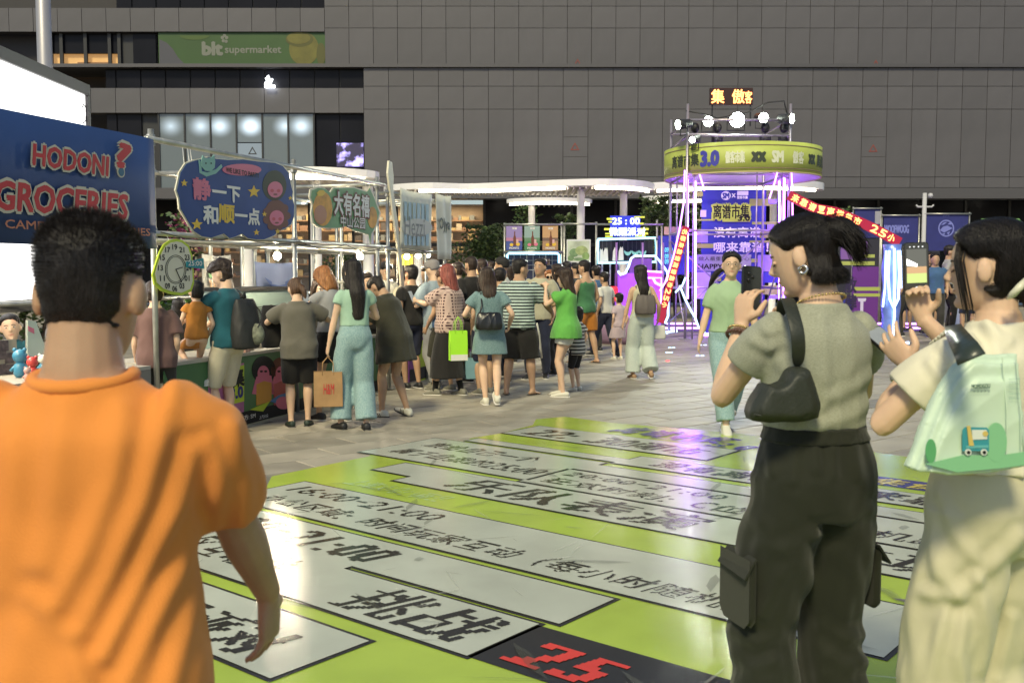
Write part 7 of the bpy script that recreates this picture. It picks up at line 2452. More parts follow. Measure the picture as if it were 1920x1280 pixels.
# glasses
LENSD = mat('sunglass_lens', (.01, .01, .012), .1); RIMM = mat('glasses_rim', (.35, .30, .2), .3, metal=.8)
def glasses(b, dark, label):
    hs, hc, HR = b.hs, b.hc, b.HR
    r = thing('sunglasses' if dark else 'glasses', label, 'glasses', W(b, hc + HR @ Vector((0, .1, 0)) * hs))
    def q(x, y, z):
        return W(b, hc + HR @ Vector((x, y, z)) * hs)
    for i in (-1, 1):
        pts = [q(i * .032 + .024 * math.cos(a * .4), .105 - .1 * abs(i * .032 + .024 * math.cos(a * .4)), .002 + .02 * math.sin(a * .4)) for a in range(17)]
        t = MB(); t.tube(pts, .0017 if not dark else .003, 5); t.build('rim', RIMM if not dark else BLK, r)
        if dark:
            t = MB(); t.add(pts[:-1], [tuple(range(16))]); t.build('lens', LENSD, r)
        t = MB(); t.tube([q(i * .056, .099, .006), q(i * .078, .04, .006), q(i * .080, -.01, .0)], .0018, 5); t.build('temple', RIMM if not dark else BLK, r)
    t = MB(); t.tube([q(-.008, .106, .006), q(0, .110, .008), q(.008, .106, .006)], .002, 5); t.build('bridge', RIMM, r)
glasses(walk_w, False, 'thin round glasses on the walking woman in pale green')
glasses(sun_w, True, 'dark sunglasses on the woman behind the beige polo')
for b, mm in ((cap1, mat('cap_grey')), (cap2, mat('cap_black'))):      # peaks of the caps
    t = MB(); HR, hs = b.HR, b.hs
    t.loft([(b.hc + HR @ Vector((0, .08 + .075 * k, .048 - .016 * k)) * hs, HR @ Vector((.075 - .03 * k * k, 0, 0)) * hs, HR @ Vector((0, 0, .005)) * hs) for k in (0, .35, .7, 1.0)], 12, sub=2)
    t.build('cap_peak', mm, b.root, True, local=True)
b = stripe_m
for i in (-1, 1):      # white side stripes of the striped man's shorts
    for k in (-1, 0, 1):
        Hp, K = b.hipj[i], b.knee[i]
        pts = [Hp + Vector((i * .145, .022 * k, .03)), along(Hp, K, .3) + Vector((i * .158, .022 * k, 0)), along(Hp, K, .7) + Vector((i * .148, .022 * k, 0)), along(Hp, K, 1.02) + Vector((i * .142, .022 * k, 0))]
        t = MB(); t.tube(pts, .006, 6); t.build('side_stripe', WHITE, b.root, True, local=True)
# ------------------------------------------------------------------ bags and things in hands
KRAFT = mat('kraft_paper', (.34, .20, .085), .75, var=.12, vscale=9, bump=.3, bscale=30)
def carrier(name, label, p, rz, sx, sy, h, mm, taper=0.0, handle=.14, hm=None, group=None):
    """open paper bag hanging from p (top of its handles)"""
    r = thing(name, label, 'bag', p - Vector((0, 0, h + handle)), rz, group)
    t = MB()
    a, b_ = sx / 2, sy / 2
    th = .003
    for s, (x0, y0, x1, y1) in enumerate(((-a, -b_, a, -b_), (a, -b_, a, b_), (a, b_, -a, b_), (-a, b_, -a, -b_))):
        k = 1 - taper
        vs = [(x0 * k, y0 * k, 0), (x1 * k, y1 * k, 0), (x1, y1, h * .55), (x0, y0, h * .55), (x1 * .97, y1 * .9, h), (x0 * .97, y0 * .9, h)]
        t.add(vs, [(0, 1, 2, 3), (3, 2, 4, 5)])
    t.add([(-a * (1 - taper), -b_ * (1 - taper), 0), (a * (1 - taper), -b_ * (1 - taper), 0), (a * (1 - taper), b_ * (1 - taper), 0), (-a * (1 - taper), b_ * (1 - taper), 0)], [(3, 2, 1, 0)])
    o = t.build('pouch', mm, r, local=True)
    sm = o.modifiers.new('thick', 'SOLIDIFY'); sm.thickness = th
    for s in (-1, 1):
        t = MB(); t.tube([(-sx * .2, s * b_ * .9, h - .03), (-sx * .18, s * b_ * .7, h + handle * .6), (0, s * .01, h + handle), (sx * .18, s * b_ * .7, h + handle * .6), (sx * .2, s * b_ * .9, h - .03)], .004, 6); t.build('handle', hm or mm, r, True, local=True)
    return r
def hand_pt(b, i, dz=-.06):
    return W(b, b.hand[i] + (b.hand[i] - b.elbow[i]).normalized() * .05) + Vector((0, 0, dz))
hm = carrier('paper_bag', 'brown paper shopping bag with red letters in the mint woman\'s hand', hand_pt(mint_w, -1), R(12), .27, .12, .33, KRAFT)
HMp = MB()
class LF:
    pass
def on_bag(bag, body, x0, x1, z0, z1, y, mm, bold=.02, shear=.1):
    f = LF(); f.n = Vector((0, -1, 0)); f.p = lambda u, v, w: Vector((u, y, v))
    t = MB(); write(t, f, body, x0, x1, z0, z1, 0, bold, shear); return t.build('lettering', mm, bag, local=True)
on_bag(hm, 'H&M', -.045, .055, .12, .22, -.066, mat('bag_red', (.50, .03, .03), .6), .006)
carrier('paper_bag', 'plain brown paper bag carried by the red-haired woman', hand_pt(red_w, 1), R(40), .20, .10, .30, KRAFT, 0, .12)
gb = carrier('green_bag', 'neon green paper bag on the arm of the woman in denim', W(denim_w, denim_w.elbow[-1] + Vector((-.07, .06, -.02))), R(18), .20, .10, .34, mat('neon_green_paper', (.38, .80, .03), .6, var=.06), 0, .16)
t = MB(); t.box((-.099, -.0545, .002), (.099, -.0525, .07)); t.build('white_band', WHT, gb, local=True)
carrier('red_bag', 'red mesh basket bag in front of the bending woman', W(olive_w, Vector((-.16, .30, .92))), R(20), .16, .12, .26, mat('bag_red_mesh', (.28, .035, .03), .8, var=.5, vscale=60), .1, .10, BLACK)
carrier('blue_bag', 'pale blue paper bag standing low between the dresses', P(888, 655, 12.3), R(10), .22, .12, .26, mat('bag_pale_blue', (.16, .30, .34), .7), 0, .1)
LEATH = mat('black_leather', (.012, .012, .012), .28, bump=.4, bscale=60)
def soft_bag(name, label, b, c, sx, sy, sz, mm, strap=None, rz=0, vox=.008, strap_r=.012, smat=None):
    """soft closed bag; c and strap in the wearer's own frame"""
    p = W(b, c)
    r = thing(name, label, 'bag', p - Vector((0, 0, sz / 2)), 0)
    m_ = MB()
    Rz = Matrix.Rotation(math.atan2(b.M[1][0], b.M[0][0]) + rz, 3, 'Z')
    X, Y = Rz @ Vector((1, 0, 0)), Rz @ Vector((0, 1, 0))
    m_.loft([(p + Vector((0, 0, sz * z)), X * sx * kx, Y * sy * ky) for z, kx, ky in ((-.5, .38, .35), (-.46, .48, .5), (-.2, .52, .55), (.1, .50, .48), (.35, .46, .34), (.48, .40, .18), (.5, .36, .1))], 20, sub=2, power=2.8)
    me = fuse(m_, vox, 1)
    fold(me, .006, rnd.random() * 9, (14, 14, 6))
    link('pouch', me, mm, r)
    if strap:
        t = MB(); t.tube([W(b, q) for q in strap], strap_r, 8); t.build('strap', smat or mm, r, True)
    return r
b = denim_w
soft_bag('shoulder_bag', 'shiny black shoulder bag of the woman in denim', b, b.pel + Vector((-.03, -.20, .10)), .30, .12, .20, LEATH, [b.pel + Vector((-.14, -.19, .16)), b.spine(.30, -.10, -.15), b.spine(.46, -.10, -.06), b.spine(.44, -.12, .06)], strap_r=.010)
b = teal_man
soft_bag('backpack', 'black backpack with a pale patch on the teal man', b, b.spine(.15, .05, -.19), .29, .17, .46, mat('backpack_black', (.022, .022, .020), .6, var=.2, vscale=10), [b.spine(.40, .10, -.14), b.spine(.47, .11, -.02), b.spine(.38, .12, .12)], strap_r=.018)
r = QUEUE[-1].parent
c_ = W(b, b.spine(.05, .10, -.285)); t = MB(); t.ball(c_, (.075, .055, .10), 14); t.build('mesh_pocket', mat('backpack_patch', (.16, .17, .12), .7, var=.5, vscale=25), r, True)
t = MB(); t.tube([W(b, b.spine(.36 - .04 * k, .05 + .10 * math.sin(k * .5), -.27 - .01 * k)) for k in range(7)], .006, 6); t.build('zip', SH_BK, r, True)
t = MB(); t.tube([W(b, b.spine(.40, .0, -.17)), W(b, b.spine(.45, .04, -.19)), W(b, b.spine(.40, .08, -.17))], .008, 6); t.build('grab_loop', SH_BK, r, True)
b = white_j
soft_bag('backpack', 'small taupe backpack on the woman in white jeans', b, b.spine(.18, 0, -.17), .30, .15, .27, mat('backpack_taupe', (.11, .092, .08), .7), [b.spine(.30, -.09, -.12), b.spine(.45, -.10, -.05), b.spine(.36, -.12, .09)], strap_r=.011)
r = QUEUE[-1].parent
t = MB(); t.tube([W(b, q) for q in (b.spine(.30, .09, -.12), b.spine(.45, .10, -.05), b.spine(.36, .12, .09))], .011, 8); t.build('strap', mat('backpack_taupe', (.11, .092, .08), .7), r, True)
soft_bag('hand_bag', 'crumpled white carrier bag in the hand of the woman in white jeans', white_j, white_j.hand[1] + Vector((.02, .02, -.2)), .20, .10, .20, WHITE)
soft_bag('tote_bag', 'pale mint tote bag beside the woman in mauve', girl_b, Vector((-.52, -.2, .0)), .30, .12, .36, mat('tote_mint', (.36, .42, .30), .8, var=.15))
# phones
PHB = mat('phone_black', (.012, .012, .014), .2); PHS = mat('phone_screen', (.02, .02, .02), .1, emit=(.4, .42, .38), power=.15, var=.9, vscale=30)
def phone(label, c, up, nrm, s=1.0, screen=None, name='phone'):
    """slab centred at c, long axis up, screen facing nrm"""
    up, nrm = Vector(up).normalized(), Vector(nrm).normalized()
    x = up.cross(nrm).normalized()
    nrm = x.cross(up)
    r = thing(name, label, 'phone', c)
    class F_: pass
    f = F_(); f.p = lambda u, v, w=0: c + x * u + up * v + nrm * w; f.n = nrm
    def rr(w_, h_, rad):
        q = []
        for cx, cy, a0 in ((w_ - rad, h_ - rad, 0), (-w_ + rad, h_ - rad, 90), (-w_ + rad, -h_ + rad, 180), (w_ - rad, -h_ + rad, 270)):
            q += [(cx + rad * math.cos(R(a0 + k * 22.5)), cy + rad * math.sin(R(a0 + k * 22.5))) for k in range(5)]
        return q
    t = MB(); t.prism(f, rr(.037 * s, .076 * s, .010 * s), -.0045 * s, .0045 * s); t.build('case', PHB, r)
    t = MB(); t.prism(f, rr(.0345 * s, .0735 * s, .008 * s), .0046 * s, .0052 * s); so = t.build('screen', screen or PHS, r)
    return r, f, so
b = auburn
phone('black phone held out by the auburn-haired woman', W(b, (b.hand[-1] + b.hand[1]) * .5 + Vector((0, .08, .08))), (0, 0, 1), W(b, (0, -1, .2)) - W(b, (0, 0, 0)))
b = red_w
phone('dark phone in the hand of the red-haired woman', W(b, b.hand[-1] + Vector((.02, .09, .05))), W(b, (0, .5, 1)) - W(b, (0, 0, 0)), W(b, (0, -1, .5)) - W(b, (0, 0, 0)))
# side stripes on the shorts of the striped man are sewn on as strips
# black jacket over the grey woman's arm
b = grey_w
soft_bag('jacket', 'black jacket hanging over the arm of the woman in grey', b, Vector((-.25, .20, .98)), .22, .14, .42, BLACK)
# ================================================================== the three people in front
from mathutils import kdtree
def loc(at, heading, w):
    return (Matrix.Translation(Vector((at[0], at[1], 0))) @ Matrix.Rotation(R(heading), 4, 'Z')).inverted() @ Vector(w)
def dirl(heading, v):
    return Matrix.Rotation(-R(heading), 3, 'Z') @ Vector(v)
def hair_object(b):
    return [o for o in b.root.children if o.name.startswith('hair')][0]
def strands(b, n, steps, step, toward, width, mm, lift=.0025, seed=1, zmin=None, jitter=.12, name='hair_strands'):
    """fine ribbons lying on the hair, combed towards a point or direction of the wearer's frame"""
    me = hair_object(b).data
    co, no = get_co(me), get_no(me)
    kd = kdtree.KDTree(len(co))
    for i, c in enumerate(co):
        kd.insert(c, i)
    kd.balance()
    rr = random.Random(seed)
    t = MB()
    hc = b.hc
    for k in range(n):
        i = rr.randrange(len(co))
        p = Vector(co[i])
        lf = lift * rr.uniform(.2, 1.6)
        rad = (p - hc).length
        pts = []
        off = Vector((rr.gauss(0, jitter), rr.gauss(0, jitter), rr.gauss(0, jitter)))
        for s in range(steps):
            c, j, _ = kd.find(p)
            nn = Vector(no[j])
            pts.append((Vector(c) + nn * lf, nn))
            d = toward(p)
            if d is None:
                break
            d = (d.normalized() + off)
            d = d - nn * d.dot(nn)
            if d.length < .05:
                break
            p = Vector(c) + d.normalized() * step
        if len(pts) < 3:
            continue
        m = len(pts)
        vs, fs = [], []
        for s, (q, nn) in enumerate(pts):
            d = (pts[min(s + 1, m - 1)][0] - pts[max(s - 1, 0)][0])
            x = d.cross(nn)
            x = x.normalized() if x.length > 1e-6 else Vector((1, 0, 0))
            w = width * (1 - .8 * abs(2 * s / (m - 1) - 1) ** 2)
            vs += [q - x * w, q + x * w]
        fs = [(2 * s, 2 * s + 1, 2 * s + 3, 2 * s + 2) for s in range(m - 1)]
        t.add(vs, fs)
    o = t.build(name, mm, b.root, True, local=True)
    tag(o, kind='stuff')
    return o
def spikes(b, n, ln, width, mm, lean, seed=1):
    me = hair_object(b).data
    co, no = get_co(me), get_no(me)
    rr = random.Random(seed)
    t = MB()
    HRi = b.HR.transposed()
    for k in range(n):
        i = rr.randrange(len(co))
        l = HRi @ (Vector(co[i]) - b.hc)
        if hairline(l.x / b.hs, l.y / b.hs, l.z / b.hs * .93, 0, -.10) < .2:
            continue
        nn = Vector(no[i])
        d = (nn + Vector((rr.gauss(0, .16), rr.gauss(0, .16), rr.gauss(0, .16))) + Vector(lean(l))).normalized()
        x = d.cross(Vector((rr.gauss(0, 1), rr.gauss(0, 1), rr.gauss(0, 1)))).normalized()
        p = Vector(co[i]) - nn * .003
        L = ln(l) * rr.uniform(.6, 1.3)
        t.add([p - x * width, p + x * width, p + d * L * .6 + x * width * .7, p + d * L, p + d * L * .6 - x * width * .7], [(0, 1, 2, 3, 4)])
    o = t.build('hair_strands', mm, b.root, False, local=True)
    tag(o, kind='stuff')
def drapes(b, me, k, lines):
    """hand-placed folds: ridges with a hollow on either side along lines traced in the photograph"""
    co, no = get_co(me), get_no(me)
    wc = np.array([tuple(b.M @ Vector(c)) for c in co]); wc[:, 2] -= CAM_Z
    wn = np.array((b.M.to_3x3() @ Matrix.Identity(3))) @ no.T
    dep = wc[:, 1] * _cp - wc[:, 2] * _sp
    qx, qy = 960 + wc[:, 0] / dep * FPX, 640 - (wc[:, 1] * _sp + wc[:, 2] * _cp) / dep * FPX
    dd = np.zeros(len(co))
    for A_, wd_, line in lines:
        best = np.full(len(co), 1e9)
        for (x0, y0), (x1, y1) in zip(line[:-1], line[1:]):
            t_ = np.clip(((qx - x0) * (x1 - x0) + (qy - y0) * (y1 - y0)) / ((x1 - x0) ** 2 + (y1 - y0) ** 2), 0, 1)
            best = np.minimum(best, np.hypot(qx - x0 - t_ * (x1 - x0), qy - y0 - t_ * (y1 - y0)))
        dd += A_ * (np.exp(-(best / wd_) ** 2) - .55 * np.exp(-((best - wd_ * 1.9) / wd_) ** 2))
    set_co(me, co + no * (dd * k * np.clip(-wn[1] * 2 + .4, 0, 1))[:, None])
def part_mesh(b, stem_):
    return [o for o in b.root.children if o.name.startswith(stem_)][0].data
# ---- man in orange
at = (-.668, 1.56)
OR = C('orange_tee', (.72, .255, .048), var=.05)
om = person('man in orange tee seen from behind, nearest of all on the left', at, -2, dict(H=1.575, fem=False, w=1.03, vox=.0054, skin='tan', head=(8, 0, 0), headscale=1.0, shrug=.008, twist=0, side=.01,
    hair=dict(style='short', c='black', thick=.006, nape=-.080, vox=.005, rough=.002), top=dict(mat=OR, len=-.46, sleeve=.84, grow=.026, sgrow=.025, box=1.0, soft=True, smooth=22, fold=.014, freq=(9, 9, 4), diag=-.45, vox=.0072, cuff=.85, open=.500), bottom=dict(kind='shorts', mat=BLACK, len=.5, vox=.012, grow=-.012, wide=(-.01, .02), fold=.002, waist=-.02),
    rh=loc(at, -2, P(503, 1112, 1.85)), rpole=(.25, -1, -.2), lpole=(-.12, -1, -.3), lh=loc(at, -2, P(-30, 1180, 1.6)), rhand=dict(dir=(-.04, .22, -1), n=(-1, .2, -.05), curl=.26, spread=.34), lhand=dict(dir=(0, .35, -1), n=(1, .3, 0)), shoe_mat=SH_BK))
spikes(om, 26000, lambda l: .006 + max(0, l.z) * .10, 0.00045, HAIR['black'], lambda l: (0, 0, max(-.9, min(.5, (l.z - .045) * 14))))
sho = [o for o in om.root.children if o.name.startswith('shirt')][0].data
fold(sho, .008, 4.2, (5.5, 5.5, 3), None, -.7, 0.1, True)
drapes(om, sho, .42, ((.014, 20, ((322, 715), (300, 830), (262, 950), (205, 1080), (150, 1180))), (.015, 18, ((362, 850), (335, 950), (275, 1070), (195, 1230))), (.011, 22, ((228, 770), (215, 900), (160, 1040), (110, 1130))),
                      (.014, 20, ((385, 1000), (310, 1120), (235, 1280))), (.010, 24, ((118, 770), (98, 930), (70, 1060))), (.012, 18, ((388, 1110), (345, 1200), (315, 1300))), (.010, 16, ((440, 800), (462, 900), (455, 985))),
                      (.009, 14, ((392, 830), (418, 905), (412, 980))), (.008, 26, ((20, 800), (25, 950), (10, 1100))), (.010, 18, ((60, 1120), (130, 1200), (160, 1290)))))      # the drapes of a loose tee hanging from its shoulders
m_ = MB()
m_ = MB()
cpts = [om.neck + Vector((math.sin(a) * .080, -math.cos(a) * .072 - .002, -.020 - .012 * math.cos(a))) * om.s for a in np.linspace(-2.0, 2.0, 19)]
m_.tube(cpts, .011, 8); m_.build('collar', OR, om.root, True, local=True)
# ---- woman in grey tee with shoulder bag
at = (.865, 2.82); hd = 16
GT = C('heather_grey', (.27, .28, .21), 'heather', (.35, .36, .28))
PANT = C('dark_green_cargo', (.017, .019, .012), rough=.8)
gw = person('woman in grey tee and dark cargo trousers photographing with her phone', at, hd, dict(H=1.665, w=.98, vox=.0050, skin='light', face='down', headscale=.92, head=(18, 40, 0), twist=2, side=.01,
    hair=dict(style='pony', c='black', thick=.011, nape=-.085, vox=.0055, rough=.0035), hairx=dict(at=(0, -.112, .055), len=.14, r=.036, dir=(0, -1, .25)),
    top=dict(mat=GT, smooth=14, len=.135, sleeve=.50, grow=.017, sgrow=.016, fold=.009, freq=(14, 14, 8), box=.35, vox=.006), bottom=dict(kind='trousers', mat=PANT, len=.97, wide=(.035, .055), waist=.125, smooth=7, soft=True, fold=.013, freq=(13, 13, 6), diag=.7, vox=.0068, grow=.02),
    lh=loc(at, hd, P(1390, 612, 3.02)), lpole=dirl(hd, (-.42, -.3, -1)), rh=loc(at, hd, P(1500, 640, 3.12)), rpole=(.6, .2, -1),
    lhand=dict(dir=dirl(hd, (.12, .08, 1)), n=dirl(hd, (.75, .55, .1)), curl=.55, thumb=.6), rhand=dict(dir=dirl(hd, (-.8, .3, .5)), n=dirl(hd, (-.2, -.3, 1)), curl=.5),
    lf=(-.13, 0, 0, 10), rf=(.13, .03, 0, -10), shoe_mat=SH_BK))
b = gw
anchor = b.hc + b.HR @ Vector((0, -.105, .052)) * b.hs
strands(gw, 6500, 9, .016, lambda p: (anchor - p) if (p - anchor).length > .022 else None, .0005, HAIR['black'], .0022, 3, jitter=.10)
# nape hair hanging free below the tie
m_ = MB()
HRb = b.HR
rr = random.Random(5)
for k in range(1500):
    a = rr.uniform(-1.25, 1.25)
    z0 = rr.uniform(-.02, .03)
    p0 = b.hc + HRb @ Vector((math.sin(a) * .080, -math.cos(a) * .100, z0)) * b.hs
    p1 = b.hc + HRb @ Vector((math.sin(a) * .084, -math.cos(a) * .106, -.07)) * b.hs
    ln_ = rr.uniform(.015, .05) * (1 - .5 * max(0, abs(a) - .7))
    p2 = p1 + Vector((rr.gauss(0, .006), rr.gauss(0, .006), -ln_ * .6)) + HRb @ Vector((math.sin(a) * .004, -math.cos(a) * .004, 0))
    p3 = p2 + Vector((rr.gauss(0, .008), rr.gauss(0, .008), -ln_ * .4))
    m_.tube([p0, p1, p2, p3], [.0010, .0014, .0012, .0003], 3)
o = m_.build('nape_hair', HAIR['black'], b.root, True, local=True); tag(o, kind='stuff')
m_ = MB()
for k in range(600):
    d0 = HRb @ Vector((rr.gauss(0, .25), -1, rr.gauss(-.05, .2)))
    p = anchor + HRb @ Vector((rr.gauss(0, .012), 0, rr.gauss(0, .012)))
    pts = [p]
    d = d0.normalized()
    for s in range(5):
        d = (d + Vector((0, 0, -.38))).normalized()
        p = p + d * .024 * rr.uniform(.8, 1.25); pts.append(p)
    m_.tube(pts, [.0015, .0017, .0016, .0014, .0009, .0003], 3)
o = m_.build('tail_hair', HAIR['black'], b.root, True, local=True); tag(o, kind='stuff')
m_ = MB(); m_.lathe(Vector((0, 0, 0)), [(.014, -.006), (.02, 0), (.014, .006)], 12)
GOLD = mat('gold', (.55, .42, .18), .25, metal=1.0); SILV = mat('silver', (.6, .58, .54), .2, metal=1.0); PEARL = mat('pearl', (.66, .62, .48), .25)
neck_c = b.neck + Vector((0, .0, -.012)) * b.s
def necklace(b, label, r, dz, n, mm, rb):
    root = thing('necklace', label, 'necklace', W(b, b.neck))
    t = MB()
    for k in range(n):
        a = 2 * math.pi * k / n
        p = b.neck + b.Rm @ Vector((math.sin(a) * r, -math.cos(a) * r * 1.05 - .004, dz - .022 * math.cos(a + math.pi) * 1.0)) * b.s
        t.ball(W(b, p), rb, 6)
    t.build('chain', mm, root, True)
necklace(gw, 'gold chain necklace of the woman in grey', .066, -.012, 44, GOLD, .0042)
e = b.hc + HRb @ Vector((-.084, -.012, -.046)) * b.hs
er = thing('earring', 'chunky silver ear hoop of the woman in grey', 'earring', W(b, e))
t = MB(); t.tube([W(b, e + HRb @ Vector((0, .011 * math.cos(a), .011 * math.sin(a) - .004))) for a in np.linspace(0, 6.1, 12)], .005, 8); t.build('hoop', SILV, er, True)
def bracelet(b, i, label, f, n, rb, mm, cat='bracelet', band=None):
    E, Hn = b.elbow[i], b.hand[i]
    c = along(E, Hn, f); d = (Hn - E).normalized()
    x = d.cross(Vector((0, 0, 1))); x = x.normalized() if x.length > .1 else Vector((1, 0, 0)); y = d.cross(x)
    root = thing(cat, label, cat, W(b, c)); r0 = .033 * b.s + rb * .5
    t = MB()
    for k in range(n):
        a = 2 * math.pi * k / n
        t.ball(W(b, c + x * r0 * math.cos(a) + y * r0 * math.sin(a)), rb, 6)
    t.build('beads', mm, root, True)
bracelet(gw, -1, 'dark beaded bracelet on the grey woman\'s wrist', .86, 22, .0065, mat('beads_brown', (.10, .045, .03), .3))
bracelet(gw, -1, 'gold chain bracelet above the dark beads', .93, 26, .0048, GOLD)
# cargo pockets
for i in (-1, 1):
    Hp, K = gw.hipj[i], gw.knee[i]
    c = along(Hp, K, .62)
    pk = MB()
    X = Vector((i * .11 * gw.s, 0, 0)); 
    sx = i * .128 * gw.s
    for (z0, z1, y0, y1, th) in ((-.11, .07, -.075, .075, .016),):
        q = [(c.x + sx * .78, c.y + y, c.z + z) for y, z in ((y0, z0 + .02), (y0 + .02, z0), (y1 - .02, z0), (y1, z0 + .02), (y1, z1), (y0, z1))]
        o_ = [(x + i * .022, y, z) for x, y, z in q]
        n_ = len(q)
        pk.add(q + o_, [tuple(range(n_))[::-1] if i > 0 else tuple(range(n_)), tuple(range(n_, 2 * n_)) if i > 0 else tuple(range(n_, 2 * n_))[::-1]] + [(k, (k + 1) % n_, n_ + (k + 1) % n_, n_ + k) for k in range(n_)])
    po = pk.build('cargo_pocket', PANT, gw.root, local=True)
    bv = po.modifiers.new('b', 'BEVEL'); bv.width = .012; bv.segments = 3
    fl = MB(); q = [(c.x + sx * .78, c.y - .082, c.z + .085), (c.x + sx * .78, c.y + .082, c.z + .085), (c.x + sx * .98 + i * .006, c.y + .086, c.z + .035), (c.x + sx * 1.02 + i * .008, c.y - .086, c.z + .03)]
    fl.add(q, [(0, 1, 2, 3)]); fo = fl.build('pocket_flap', PANT, gw.root, local=True); sm = fo.modifiers.new('t', 'SOLIDIFY'); sm.thickness = .006
drapes(gw, part_mesh(gw, 'trousers'), .62, ((.011, 13, ((1522, 1008), (1475, 1032), (1425, 1022))), (.010, 13, ((1508, 1038), (1458, 1090), (1428, 1150))), (.009, 12, ((1532, 1002), (1590, 985), (1628, 955))), (.008, 14, ((1512, 1062), (1530, 1150), (1540, 1260))),
    (.009, 12, ((1368, 1180), (1420, 1205), (1462, 1190))), (.009, 12, ((1362, 1222), (1412, 1250), (1452, 1238))), (.009, 12, ((1545, 1172), (1590, 1200), (1618, 1190))), (.008, 12, ((1560, 1230), (1600, 1250), (1625, 1238))),
    (.007, 9, ((1440, 835), (1446, 885))), (.007, 9, ((1490, 842), (1487, 900))), (.006, 9, ((1530, 842), (1532, 880))), (.007, 9, ((1562, 842), (1567, 890))), (.007, 9, ((1603, 840), (1612, 895))), (.008, 14, ((1395, 900), (1410, 960), (1440, 1000)))))
drapes(gw, part_mesh(gw, 'shirt'), .7, ((.006, 11, ((1445, 655), (1475, 700), (1520, 740))), (.007, 11, ((1645, 745), (1600, 780), (1535, 800))), (.006, 10, ((1640, 700), (1600, 730), (1560, 745))), (.005, 10, ((1540, 600), (1550, 680), (1545, 760))), (.005, 10, ((1590, 600), (1600, 670), (1590, 720))),
    (.006, 9, ((1412, 640), (1440, 655), (1462, 645))), (.005, 9, ((1425, 600), (1440, 625), (1450, 650)))))
for x_ in (-.03, .035):
    t = MB(); p_ = gw.spine(.07, x_, .165); t.tube([p_, p_ + Vector((x_ * .3, .005, -.10)), p_ + Vector((x_ * .5, .0, -.17))], .004, 6); t.build('drawstring', PANT, gw.root, True, local=True)
wb = MB()
rg_ = torso_rings(gw, .026, .098, .142)
wb.loft(rg_, 30, sub=2, power=2.2); me = fuse(wb, .006, 1); fold(me, .004, 3, (38, 38, 2), None, 0); link('waistband', me, PANT, gw.root, local=True)
ph, phf, _ = phone('phone held up by the woman in grey tee', P(1408, 547, 3.08), (.03, .05, 1), (.55, -.83, .10), 1.04, mat('phone_glossy', (.02, .022, .024), .08, coat=.6))
for dx, dz in ((-.018, .055), (-.018, .035), (0, .045)):
    t = MB(); c = phf.p(dx, dz, .0056); t.ball(c, .0001 + .006, 8); t.build('camera_lens', PHB, ph, True)
# shoulder bag
BAGM = mat('bag_dark_green', (.022, .026, .018), .55, bump=.4, bscale=120, var=.1)
sb = thing('shoulder_bag', 'dark green nylon shoulder bag under the arm of the woman in grey', 'bag', P(1465, 790, 2.62))
SBp = Plane((0, 2.60, 0), R(4))
prof = [(1398, 772), (1402, 786), (1440, 790), (1500, 788), (1530, 780), (1534, 755), (1524, 720), (1512, 690), (1497, 686), (1480, 690), (1470, 712), (1450, 722), (1428, 716), (1414, 738), (1404, 755)]
m_ = MB()
uvp = [SBp.uv(*p) for p in prof]
cu, cv = sum(p[0] for p in uvp) / len(uvp), sum(p[1] for p in uvp) / len(uvp)
for k_, (w0, w1, sc) in enumerate(((-.045, .045, .90), (-.030, .030, 1.0), (-.056, .056, .74))):
    m_.prism(SBp, [(cu + (a - cu) * sc, cv + (c_ - cv) * sc) for a, c_ in uvp], w0, w1)
me = fuse(m_, .006, 5); fold(me, .005, 2, (12, 12, 9), None, .6); link('pouch', me, BAGM, sb)
st = MB()
path = [SBp.px(1497, 694, .0), P(1500, 640, 2.60), P(1492, 600, 2.62), P(1481, 566, 2.68), P(1474, 553, 2.76), P(1466, 566, 2.88), P(1468, 640, 2.95)]
vs, fs = [], []
for k, p in enumerate(path):
    d = (path[min(k + 1, len(path) - 1)] - path[max(k - 1, 0)]).normalized()
    x = Vector((1, .15, 0)); x = (x - d * x.dot(d)).normalized()
    vs += [p - x * .021, p + x * .021]
st.add(vs, [(2 * k, 2 * k + 1, 2 * k + 3, 2 * k + 2) for k in range(len(path) - 1)])
o = st.build('strap', BAGM, sb, True); sm = o.modifiers.new('t', 'SOLIDIFY'); sm.thickness = .007; ss = o.modifiers.new('s', 'SUBSURF'); ss.levels = 2; ss.render_levels = 2
t = MB(); t.tube([SBp.px(a, c_, .047) for a, c_ in ((1404, 772), (1440, 778), (1490, 775), (1508, 766), (1510, 740), (1500, 710))], .0025, 6); t.build('seam', BAGM, sb, True)
